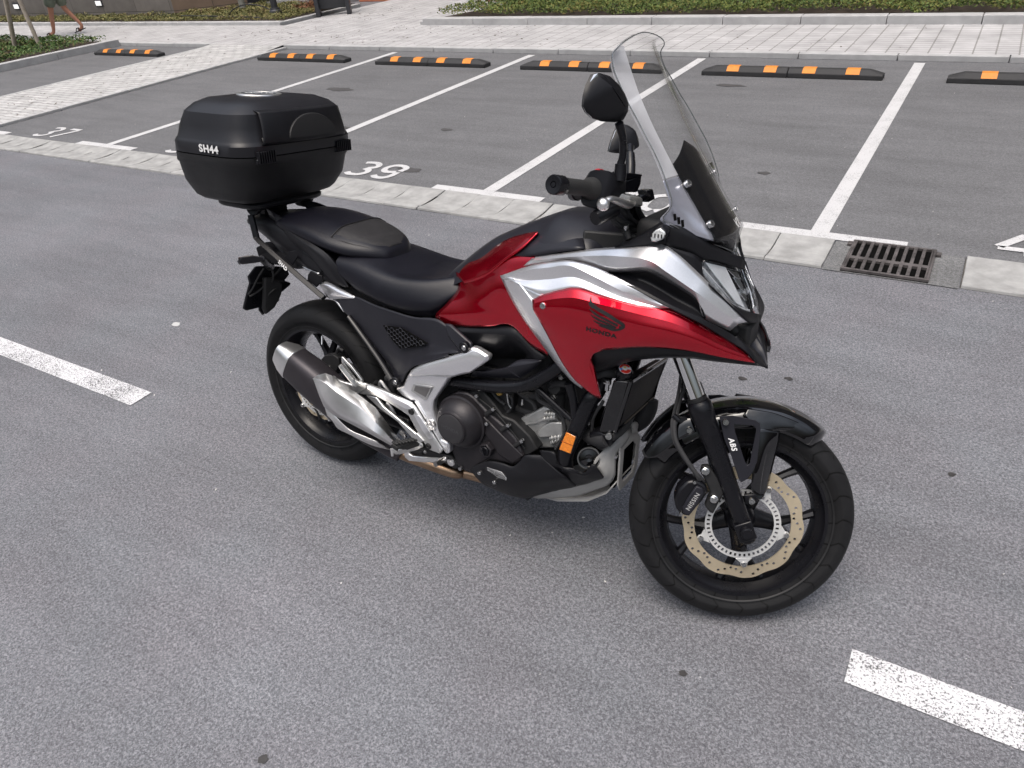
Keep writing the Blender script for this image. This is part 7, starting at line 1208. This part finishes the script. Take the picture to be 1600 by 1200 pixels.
# black printed lower part, behind the clear sheet, with a peaked top edge; and the side bands, with sky reflection painted pale on the right flank
nc = len(G[0]); ncr = 8   # crease column index (2 control points * 4)
def band(c0, c1, r0, r1f, off, name, m):
    bm = new(); rows = []
    for i, r in enumerate(G[r0:]):
        rows.append([r[j]+Vector((-off, 0, -off*.6)) for j in range(c0, c1+1)])
    V = [[bm.verts.new(p) for p in r] for r in rows]
    for i in range(len(V)-1):
        for j in range(c1-c0):
            if (rows[i][j].z+rows[i+1][j+1].z)/2 < r1f(rows[i][j].y): bm.faces.new((V[i][j], V[i][j+1], V[i+1][j+1], V[i+1][j]))
    for v in [v for v in bm.verts if not v.link_faces]: bm.verts.remove(v)
    orient(bm, (1, 0, .6)); return rawobj(name, bm, m, scr, .001)
def band2(c0, c1, lo, hi, off, name, m, n=26, th=.0008):
    cols = []
    for j in range(c0, c1+1):
        P_ = [r[j]+Vector((-off, 0, -off*.6)) for r in G]; zl, zh = lo(P_[0].y, P_[0].z), hi(P_[len(P_)//2].y); out_ = []
        for k in range(n+1):
            z = zl+(zh-zl)*k/n; q_ = P_[0]
            for a_, b_ in zip(P_, P_[1:]):
                if a_.z <= z <= b_.z: q_ = a_.lerp(b_, (z-a_.z)/max(1e-6, b_.z-a_.z)); break
                if z > b_.z: q_ = b_
            out_.append(q_)
        cols.append(out_)
    bm = mesh_from_grid(cols); orient(bm, (1, 0, .6)); return rawobj(name, bm, m, scr, th)
M_print = mat('black screen print', (.004, .004, .005), .25, spec=.15)
band2(ncr, nc-1-ncr, lambda y, z: z, lambda y: 1.225+.045*(1-abs(y)/.11), .007, 'dark_print', M_print)
M_band = clearmat('painted sky reflection', (.80, .82, .85), .22, .25, body=(.80, .80, .84), bf=.42)  # sky reflection on the right flank, painted as a pale translucent strip
M_bandl = mat('painted flank sheen', (.42, .43, .50), .22, metal=.5, coat=.6, var=.04)  # sky sheen on the lower right flank, put into an opaque pale colour
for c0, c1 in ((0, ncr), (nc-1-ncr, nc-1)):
    band2(c0, c1, lambda y, z: z, lambda y: 1.205, .0055, 'side_print_sheen', M_bandl if G[5][c0].y < 0 else M_print)  # right: painted sky sheen; left: black print
    if c0 == 0 or True: band2(c0, c1, lambda y, z: 1.207, lambda y: 1.47, .0055, 'side_sheen_band', M_band if G[5][c0].y < 0 else M_clear, 40, 0)  # right: painted sky reflection, fixed to the sheet; left: clear
# edge bead of the sheet
edg = clearmat('acrylic edge', (.55, .58, .58), .3, .15, body=(.2, .21, .21), bf=.3)
bm = new(); per = [r[0] for r in G]+list(G[-1])+[r[-1] for r in reversed(G)]; tube(bm, per[::2]+[per[-1]], .0013, 6, 1, smooth=False); tube(bm, list(G[0]), .0013, 6, 1, smooth=False); part('screen_edge', bm, edg, scr)
for y in (-.11, .11):
    for z in (1.188, 1.105): bolts('screen_bolt', [(zx(z)+(.004 if y < 0 else .002), y*(.97 if y < 0 else .80), z+.003)], M_bolt, scr, (.78, .25*(-1 if y < 0 else 1), .6), .0090 if y < 0 else .007, .005 if y < 0 else .002)
for P_ in ([(1.3134,-0.1710,1.1327),(1.3165,-0.1710,1.1189)], [(1.3220,-0.1680,1.1262),(1.3252,-0.1680,1.1113)], [(1.3301,-0.1640,1.1203),(1.3333,-0.1640,1.1055)]):
    bm = new(); tube(bm, [Vector(p)+Vector((.004, -.004, .002)) for p in P_], .0035, 8, smooth=False); part('screen_slot', bm, M_pit, scr)
c_ = Vector([(1.3905,0.0350,1.0797)][0]); label_mesh('lettering', 'GIVI', .026, c_+Vector((.004, -.002, .003)), Vector((-.10, 1, 0)), (.79, -.1, .62), M_white, scr, bold=.001, shear=.3)
c_ = Vector([(1.3935,0.0300,1.0691)][0]); bm = new(); Mx_ = frame(c_+Vector((.004, -.002, .003)), (-.10, 1, 0), (.79, -.1, .62)); box(bm, (-.024, -.0035, 0), (.030, .0035, .0006), Mx_); part('emblem_bar', bm, M_white, scr)

# ---------------- luggage rack and top case ----------------
rk = None
bm = new(); a_ = [(-0.1748,-0.1320,0.9349),(-0.1622,-0.1360,0.8960),(-0.1537,-0.1380,0.8613),(-0.1374,-0.1400,0.8513),(-0.0956,-0.1410,0.8305),(-0.0226,-0.1430,0.7933),(0.1510,-0.1460,0.7081)]
tube(bm, [Vector(p) for p in a_], .0105, 4, 1, smooth=False, flat=1.35, up=(0, 1, 0)); rk = part('luggage_rack', bm, M_black, bev=.002)
bm = new(); tube(bm, [(p[0], -p[1], p[2]) for p in a_], .0105, 4, 1, smooth=False, flat=1.35, up=(0, 1, 0)); part('rack_arm', bm, M_black, rk, bev=.002)
_p = [(-0.0168,-0.1575,0.7922),(-0.0307,-0.1575,0.8001),(-0.0006,-0.1575,0.7833)]; label_mesh('lettering', 'SHAD', .017, _p[0], Vector(_p[2])-Vector(_p[1]), (.0, -1, .25), M_white, rk, bold=.0007)
for s in (1, -1):
    def ms(P_): return [(p[0], p[1]*s, p[2]) for p in P_]
    plate('rack_tab', ms([(0.0731,-0.1350,0.7710),(0.0877,-0.1350,0.7862),(0.1343,-0.1300,0.7750),(0.1323,-0.1300,0.7602),(0.1079,-0.1360,0.7338),(0.0685,-0.1360,0.7505)]), .006*s, M_black, rk, .002)
    plate('rack_tab', ms([(-0.0119,-0.1280,0.8332),(0.0205,-0.1240,0.8427),(0.0378,-0.1220,0.8395),(0.0093,-0.1260,0.8072),(-0.0022,-0.1300,0.7880),(-0.0367,-0.1320,0.8121)]), .008*s, M_black, rk, .002)
    plate('rack_tab', ms([(-0.2093,-0.1180,0.9657),(-0.1469,-0.1180,0.9590),(-0.1512,-0.1240,0.9418),(-0.1675,-0.1300,0.9308),(-0.1831,-0.1300,0.9324),(-0.2018,-0.1260,0.9429)]), .02*s, M_black, rk, .004)
    if s == 1: plate('rack_tab', [(-0.2287,0.1200,0.9350),(-0.1356,0.1200,0.9553),(-0.1436,0.1200,0.9374),(-0.1705,0.1200,0.9208),(-0.2087,0.1200,0.9219)], -.02, M_black, rk, .004)
bm = new(); box(bm, (-.30, -.12, .950), (-.14, .12, .958)); box(bm, (-.24, -.05, .915), (-.20, .05, .950)); part('rack_plate', bm, M_black, rk, bev=.003)
# base plate of the case: shaped tray
def se(x0, x1, hw, n, e=3.2, z=0, sk=0):
    cx_, a = (x0+x1)/2, (x1-x0)/2; out_ = []
    for k in range(n):
        t = 2*math.pi*k/n; c_, s_ = math.cos(t), math.sin(t); px_ = a*math.copysign(abs(c_)**(2/e), c_); py_ = hw*math.copysign(abs(s_)**(2/e), s_)
        out_.append(Vector((cx_+px_, py_, z+sk*px_)))
    return out_
def rings_obj(name, R3, m, parent, cap0=True, cap1=True, **k):
    bm = new(); V = [[bm.verts.new(p) for p in r] for r in R3]; n = len(V[0])
    for a, b_ in zip(V, V[1:]):
        for i in range(n): bm.faces.new((a[i], a[(i+1) % n], b_[(i+1) % n], b_[i]))
    if cap0: bm.faces.new(V[0][::-1])
    if cap1: bm.faces.new(V[-1])
    return part(name, bm, m, parent, **k)
N = 72
rings_obj('case_base_plate', [se(-.33, -.115, .155, N, 5, .958), se(-.335, -.105, .160, N, 5, .964), se(-.335, -.103, .161, N, 5, .974), se(-.33, -.11, .150, N, 5, .986)], M_black, rk, bev=.001)
M_case = mat('grained case plastic', (.010, .010, .011), .5, var=.1, vs=20, bump=.3, bs=1100)
M_lid = mat('smooth case lid', (.014, .014, .017), .34, spec=.4, var=.08, vs=14, bump=.06, bs=900)
low = [(.985, -.350, -.100, .190), (.990, -.362, -.088, .208), (1.002, -.375, -.078, .225), (1.046, -.407, -.043, .241), (1.106, -.4175, -.026, .2495), (1.110, -.4215, -.022, .2535), (1.131, -.416, -.016, .256), (1.138, -.415, -.015, .256)]
EX = 4.4
tc_ = rings_obj('top_case', [se(a, b_, h, N, EX, z) for z, a, b_, h in low], M_case, None, auto=50)
rings_obj('case_seam', [se(-.413, .0-.016, .254, N, EX, 1.137), se(-.413, -.016, .254, N, EX, 1.143)], M_pit, tc_, False, False)
up = [(1.142, -.416, -.014, .257), (1.172, -.413, -.012, .256), (1.180, -.408, -.016, .252), (1.186, -.403, -.020, .248), (1.225, -.388, -.026, .240), (1.263, -.364, -.032, .230), (1.2655, -.362, -.035, .227), (1.285, -.343, -.055, .202), (1.300, -.315, -.085, .160), (1.307, -.26, -.14, .085)]
lid = rings_obj('lid', [se(a, b_, h, N, EX, z) for z, a, b_, h in up], M_lid, tc_, True, True, auto=28)
# back rest pad on the front of the lid
rows = []
for z, x0 in ((1.176, .004), (1.182, .010), (1.20, .011), (1.235, .004), (1.262, -.006), (1.270, -.012), (1.274, -.03)):
    rows.append([Vector((x0-.020*abs(t)**2.5-.004*(abs(t) > .98), t*(.176-(z-1.18)*.12), z)) for t in (-1, -.97, -.8, -.5, 0, .5, .8, .97, 1)])
G2 = grid(rows, 4, 4); bm = mesh_from_grid(G2); orient(bm, (1, 0, .2)); pd = rawobj('backrest', bm, M_black, tc_, .05, auto=28, bev=.003)
bm = new(); q_ = []
for k in range(25):
    t = math.pi*k/24; q_.append((math.cos(t)*.105, math.sin(t)*.072))
def padx(y, z):
    t = y/.17; T = [(1.182, .010), (1.20, .011), (1.235, .004), (1.262, -.006), (1.270, -.012)]; x0 = T[-1][1]
    for (za, xa), (zb, xb) in zip(T, T[1:]):
        if z <= zb: x0 = xa+(xb-xa)*(z-za)/(zb-za); break
    return x0-.020*abs(t)**2.5
ctr = [bm.verts.new((padx(0, 1.195+f*.07)+.004, 0, 1.195+f*.07)) for f in (.5,)]
rg = []
for f in (1.0, .97, .6):
    rg.append([bm.verts.new((padx(y*f+.015, 1.186+z*f)+(0.0 if f == 1 else .004), y*f+.015, 1.186+z*f)) for y, z in q_])
for a, b_ in zip(rg, rg[1:]):
    for i in range(24): bm.faces.new((a[i], a[i+1], b_[i+1], b_[i]))
bm.faces.new(rg[-1]); orient(bm, (1, 0, 0)); rawobj('backrest_inset', bm, mat('backrest foam', (.012, .012, .013), .6, bump=.3, bs=600), pd, .001)
# hinges with ribs at the front
for y0 in (-.166, .166):
    hgx = -.022
    bm = new(); box(bm, (hgx-.006, y0-.037, 1.120), (hgx+.006, y0+.037, 1.136)); h_ = part('hinge', bm, M_blackm, tc_, bev=.003)
    bm = new()
    for k in range(8):
        y = y0-.032+k*.009; box(bm, (hgx-.004, y-.0016, 1.122), (hgx+.013-abs(k-3.5)*.0002, y+.0016, 1.158))
    part('hinge_ribs', bm, M_blackm, h_, bev=.0008)
# lettering on the side and round badge on the lid
pl_ = Vector([(-0.1537,-0.2685,1.1646)][0])
label_mesh('lettering', 'SH44', .031, Vector((-.166, -.2605, 1.161)), (1, .0, .0), (0, -1, .0), M_white, tc_, bold=.0012, sx=1.25)
bm = new(); bc0 = Vector((-.190, -.02, 1.306)); lathe(bm, [(.072, .0), (.070, .004), (.055, .0045), (.054, .0035)], bc0, (.03, 0, 1), 40); bd_ = part('lid_badge', bm, M_silver2, tc_)
bm = new(); lathe(bm, [(.0, .0042), (.053, .0040)], bc0, (.03, 0, 1), 40); part('badge_face', bm, mat('badge face', (.10, .11, .13), .3, metal=.5), bd_)
me = text_mesh('SHAD', .034, frame(bc0+Vector((0, 0, .0048)), (-.66, -.75, 0), (.03, 0, 1)), bold=.001); obj('lettering', me, M_white, bd_, smooth=False)

# ---------------- tail hardware ----------------
nb = plate('plate_holder', [(-0.2838,-0.0550,0.7214),(-0.3119,-0.0720,0.6827),(-0.3109,-0.0700,0.6581),(-0.3326,-0.0750,0.6103),(-0.3569,-0.0800,0.5526),(-0.3430,-0.0780,0.5455),(-0.3284,-0.0300,0.5470),(-0.3310,-0.0300,0.5346),(-0.3388,-0.0100,0.5076),(-0.3083,0.0100,0.5380),(-0.2968,0.0400,0.5596),(-0.2973,0.0500,0.5867),(-0.2812,0.0900,0.6131),(-0.2767,0.0900,0.6224),(-0.2996,0.0800,0.6294),(-0.2801,0.0900,0.6535),(-0.2659,0.0700,0.6922),(-0.2814,0.0000,0.7106)], .010, M_blackm, None, .003, vec=(-1, .0, -.25))[0]
bm = new()
for P_ in ([(-0.3183,-0.0620,0.6547),(-0.2996,-0.0200,0.6470),(-0.2874,0.0200,0.6471),(-0.2825,0.0600,0.6334)], [(-0.2761,-0.0300,0.7066),(-0.2936,-0.0450,0.6750),(-0.3132,-0.0600,0.6346),(-0.3327,-0.0680,0.6083)], [(-0.2928,0.0000,0.6513),(-0.2821,0.0300,0.6745),(-0.2718,0.0500,0.6960)], [(-0.2764,0.0000,0.6460),(-0.2648,0.0000,0.6768),(-0.2703,0.0000,0.7084)], [(-0.3063,-0.0200,0.5832),(-0.2761,0.0000,0.6169),(-0.2751,0.0300,0.6174)], [(-0.3257,-0.0700,0.6019),(-0.3113,-0.0400,0.6171),(-0.2960,-0.0200,0.6353)]): tube(bm, [Vector(p)+Vector((.006, -.004, .002)) for p in P_], .004, 7, 4)
part('holder_ribs', bm, M_engd, nb)
plate('plate_hanger', [(-0.2947,-0.0300,0.6710),(-0.2903,0.0000,0.6641),(-0.2719,0.0300,0.6347),(-0.2859,0.0300,0.5901),(-0.2953,0.0000,0.5457),(-0.3256,-0.0200,0.5155),(-0.3230,-0.0300,0.5447),(-0.3076,-0.0300,0.6067)], .02, M_engd, nb, .006, vec=(1, 0, .2))
plate('number_plate', [(-0.3078,-0.0850,0.6827),(-0.2731,0.0850,0.6455),(-0.3159,0.0850,0.5344),(-0.3538,-0.0850,0.5526)], .002, M_white, nb, .0003, vec=(-.012/.002, 0, -.003/.002)) if False else None
ra = plate('tail_bracket', [(-0.2686,-0.0600,0.7938),(-0.2128,-0.0600,0.8214),(-0.1627,-0.0400,0.8321),(-0.1501,-0.0500,0.8096),(-0.0970,-0.0600,0.8048),(-0.1634,0.0300,0.7388),(-0.1748,0.0500,0.7162),(-0.1919,0.0500,0.6972),(-0.2067,0.0200,0.7141),(-0.2383,-0.0200,0.7265),(-0.2620,-0.0500,0.7456),(-0.2569,-0.0600,0.7684)], .05, M_blackm, None, .006, vec=(0, 1, -.2))[0]
plate('tail_bracket', [(-0.1523,-0.0700,0.8212),(-0.0911,-0.0800,0.8325),(-0.0505,-0.0900,0.8224),(-0.0631,-0.0900,0.8094),(-0.0947,-0.0900,0.8082),(-0.1258,-0.0800,0.8161)], .03, M_smoke, ra, .003)
for s in (1, -1):
    q_ = [Vector((p[0], p[1]*s, p[2])) for p in [(-0.1331,-0.2350,0.8061),(-0.1202,-0.2300,0.8207),(-0.0933,-0.2100,0.8275),(-0.0692,-0.1900,0.8203),(-0.0668,-0.1900,0.8062),(-0.0892,-0.2050,0.8007),(-0.1231,-0.2300,0.7957),(-0.1293,-0.2350,0.7995)]]; bm = new(); prism(bm, q_, (-.02, .004*s, -.004))
    a = Vector(q_[4]); tube(bm, [a+Vector((-.01, 0, .008)), Vector((-.20, -.06*s, .735))], [.012, .016], 10, smooth=False); ind = part('rear_indicator', bm, M_blackm, bev=.003)
    bm = new(); prism(bm, [p+Vector((-.0205, 0, -.004)) for p in q_[1:-1]], (-.004, 0, 0)); part('indicator_lens', bm, mat('smoked lens', (.03, .012, .006), .15, coat=.6), ind, bev=.002)
bm = new(); box(bm, (-.275, -.05, .865), (-.262, .05, .905)); part('tail_light', bm, mat('red tail lens', (.25, .01, .01), .2, coat=.6), bev=.004)
# rear hugger, swingarm, shock, chain side, caliper
bm = new(); box(bm, (-.03, .085, .29), (.46, .115, .345)); box(bm, (-.03, -.118, .285), (.46, -.095, .335)); box(bm, (.30, -.1, .27), (.48, .1, .42)); part('swingarm', bm, M_blackm, bev=.012)
bm = new(); tube(bm, [(.40, 0, .40), (.34, 0, .62)], .03, 14, smooth=False)
part('rear_shock', bm, M_engd)
bm = new(); q_ = [(0.0582,-0.1100,0.4505),(0.0823,-0.1100,0.4746),(0.1250,-0.1100,0.4888),(0.1492,-0.1100,0.4806),(0.1513,-0.1100,0.4571),(0.1261,-0.1100,0.4184),(0.0959,-0.1100,0.4230),(0.0660,-0.1100,0.4320)]; prism(bm, q_, (0, .03, 0)); tube(bm, [(0.1360,-0.1000,0.4939),(0.1484,-0.1000,0.5127),(0.1679,-0.1000,0.5093)], .006, 8); rc = part('rear_caliper', bm, M_engd, bev=.006)
bm = new(); bolt(bm, [(0.1036,-0.1130,0.4383)][0], (0, -1, 0), .005, .003); part('caliper_bolts', bm, M_bolt, rc)
bm = new(); lathe(bm, [(0, .0), (.018, 0), (.020, -.01), (.020, -.03)], (0, -.122, .311), (0, -1, 0), 24); part('rear_axle_nut', bm, M_bolt)
bm = new(); tube(bm, [(-0.1432,-0.0600,0.2504),(-0.1132,-0.0700,0.2446),(-0.0481,-0.0800,0.2311),(-0.0110,-0.0900,0.2236),(0.0010,-0.0900,0.1913)], .0055, 8, 4); part('splash_bracket', bm, M_engd)
bm = new(); lathe(bm, [(.058, .0), (.098, .0), (.098, .006), (.058, .006)], (0, .095, .311), (0, 1, 0), 40, close=True)
for a, b_ in (((0, .100, .409), (.50, .100, .385)), ((0, .100, .213), (.50, .100, .315))): box(bm, (0, -.008, -.009), ((Vector(b_)-Vector(a)).length, .008, .009), Matrix.Translation(a) @ (Vector(b_)-Vector(a)).to_track_quat('X', 'Z').to_matrix().to_4x4())
part('drive_chain', bm, M_engd, bev=.002)
# side stand on the left, foot on the ground
sn = Vector((.60, .13, .27)); ft = Vector((.52, .325, .060)); bm = new(); tube(bm, [sn, sn.lerp(ft, .5)+Vector((-.01, 0, 0)), ft], [.014, .012, .010], 12); box(bm, (.48, .30, .052), (.555, .36, .060)); part('side_stand', bm, M_blackm, bev=.003)
bm = new()   # left footpegs and gear side cover so the bike is complete from the other side
tube(bm, [(.57, .19, .34), (.55, .30, .345)], .012, 10, smooth=False); tube(bm, [(.20, .2, .47), (.16, .27, .50)], .010, 10, smooth=False); lathe(bm, [(0, .19), (.06, .19), (.085, .165), (.09, .13)], (.76, 0, .40), (0, 1, 0), 36); part('gear_side_cover', bm, M_eng)

# =====================================================================
#                   THE WALKING PERSON (far left)
# =====================================================================
def skin(name, verts, edges, radii, m, parent=None, root=0, sub=2):
    me = bpy.data.meshes.new(name); me.from_pydata(verts, edges, []); me.update(); o = bpy.data.objects.new(name, me); C.objects.link(o); me.materials.append(m)
    if not me.skin_vertices: me.attributes  # ensure
    bpy.context.view_layer.objects.active = o
    md = o.modifiers.new('skin', 'SKIN'); md.use_smooth_shade = True
    for i, r in enumerate(radii): me.skin_vertices[0].data[i].radius = (r, r) if not isinstance(r, tuple) else r
    for i in range(len(verts)): me.skin_vertices[0].data[i].use_root = (i == root)
    s = o.modifiers.new('sub', 'SUBSURF'); s.levels = s.render_levels = sub
    if parent: o.parent = parent
    return o
M_skin = mat('skin', (.42, .20, .13), .55, var=.1, vs=12); M_short = mat('green grey shorts', (.15, .17, .13), .9, var=.2, vs=9, bump=.5, bs=40); M_shirt = mat('dark shirt', (.05, .055, .07), .9, var=.15); M_hair = mat('dark hair', (.03, .02, .015), .7); M_flip = mat('flip flop rubber', (.012, .012, .014), .6)
HD = math.atan2(-.57, -.82)
per = empty('person', (-16.86, 9.755, HP+.004), (0, 0, HD), 'person in grey green shorts and black flip flops walking left along the pavement', 'person')
V = [(0, 0, .95), (0, 0, 1.08), (.01, 0, 1.26), (.02, 0, 1.42), (.03, 0, 1.52), (.05, 0, 1.60), (.055, 0, 1.68), (.04, 0, 1.75),
     (.01, .10, .90), (.13, .11, .50), (.235, .10, .10), (.27, .10, .055), (.37, .10, .03),
     (.0, -.10, .90), (-.04, -.11, .50), (-.275, -.10, .16), (-.265, -.10, .09), (-.17, -.10, .035),
     (.02, .19, 1.42), (-.06, .23, 1.14), (.06, .24, .90), (.09, .24, .83), (.02, -.19, 1.42), (.08, -.23, 1.14), (.26, -.22, .98), (.31, -.22, .93)]
Ed = [(0, 1), (1, 2), (2, 3), (3, 4), (4, 5), (5, 6), (6, 7), (0, 8), (8, 9), (9, 10), (10, 11), (11, 12), (0, 13), (13, 14), (14, 15), (15, 16), (16, 17), (3, 18), (18, 19), (19, 20), (20, 21), (3, 22), (22, 23), (23, 24), (24, 25)]
Rd = [.13, .12, .14, .13, .055, .075, .095, .07, .085, .056, .034, .036, (.038, .022), .085, .056, .034, .036, (.038, .022), .055, .042, .028, .030, .055, .042, .028, .030]
for k, (h, d, sg) in enumerate(((21, Vector((.3, 0, -1)), 1), (25, Vector((.8, 0, -.7)), -1))):
    b0 = Vector(V[h]); d.normalize()
    for i, (off, ln) in enumerate(((-.028, .062), (-.010, .072), (.009, .070), (.027, .055))):
        p1 = b0+d*.055+Vector((d.z*off*-1, 0, d.x*off)); p2 = p1+d*ln*.5; p3 = p2+(d+Vector((.3, -.3*sg, 0))).normalized()*ln*.5
        n = len(V); V += [tuple(p1), tuple(p2), tuple(p3)]; Ed += [(h, n), (n, n+1), (n+1, n+2)]; Rd += [.0095, .0085, .007]
    n = len(V); V += [tuple(b0+d*.02+Vector((.03, -.012*sg, .0))), tuple(b0+d*.055+Vector((.045, -.02*sg, 0)))]; Ed += [(h, n), (n, n+1)]; Rd += [.010, .008]
skin('body', V, Ed, Rd, M_skin, per)
skin('shorts', [(0, 0, 1.02), (0, 0, .93), (.01, .105, .86), (.085, .112, .66), (.125, .115, .52), (.0, -.105, .86), (-.02, -.112, .66), (-.05, -.115, .50)], [(0, 1), (1, 2), (2, 3), (3, 4), (1, 5), (5, 6), (6, 7)], [.15, .15, .125, .115, .112, .125, .115, .112], M_short, per)
skin('shirt', [(0, 0, 1.00), (0, 0, 1.2), (.02, 0, 1.42), (.03, 0, 1.49), (.02, .19, 1.41), (-.04, .225, 1.22), (.02, -.19, 1.41), (.06, -.225, 1.22)], [(0, 1), (1, 2), (2, 3), (2, 4), (4, 5), (2, 6), (6, 7)], [.155, .15, .15, .07, .075, .062, .075, .062], M_shirt, per)
bm = new(); bmesh.ops.create_uvsphere(bm, u_segments=24, v_segments=16, radius=.108, matrix=Matrix.Translation((.035, 0, 1.70)) @ Matrix.Diagonal((1.0, .92, 1.05, 1)))
for v in bm.verts:
    if v.co.x > .06 and v.co.z < 1.735: v.co.x = .03; 
    if v.co.z < 1.62: v.co.z = 1.62
obj('hair', bm, M_hair, per)
for x, y, z, t in ((.32, .10, .0, 0), (-.22, -.10, .0, .45)):
    bm = new(); P_ = [(-.12, -.032), (-.05, -.036), (.04, -.045), (.10, -.045), (.135, -.02), (.14, .01), (.11, .04), (.04, .045), (-.05, .034), (-.12, .032), (-.135, 0)]
    Mf = Matrix.Translation((x, y, z+.004)) @ Matrix.Translation((.13, 0, 0)) @ Matrix.Rotation(t*.6, 4, 'Y') @ Matrix.Translation((-.13, 0, 0)); prism(bm, [Mf @ Vector((a, b_, 0)) for a, b_ in P_], (0, 0, .018)); ff = obj('flip_flop', bm, M_flip, per, bev=.004)
    bm = new(); tube(bm, [Mf @ Vector(p) for p in ((-.02, -.042, .02), (.02, -.025, .065), (.07, 0, .05), (.085, 0, .018))], .009, 8); tube(bm, [Mf @ Vector(p) for p in ((-.02, .042, .02), (.02, .025, .065), (.07, 0, .05))], .009, 8); obj('strap', bm, M_flip, ff)
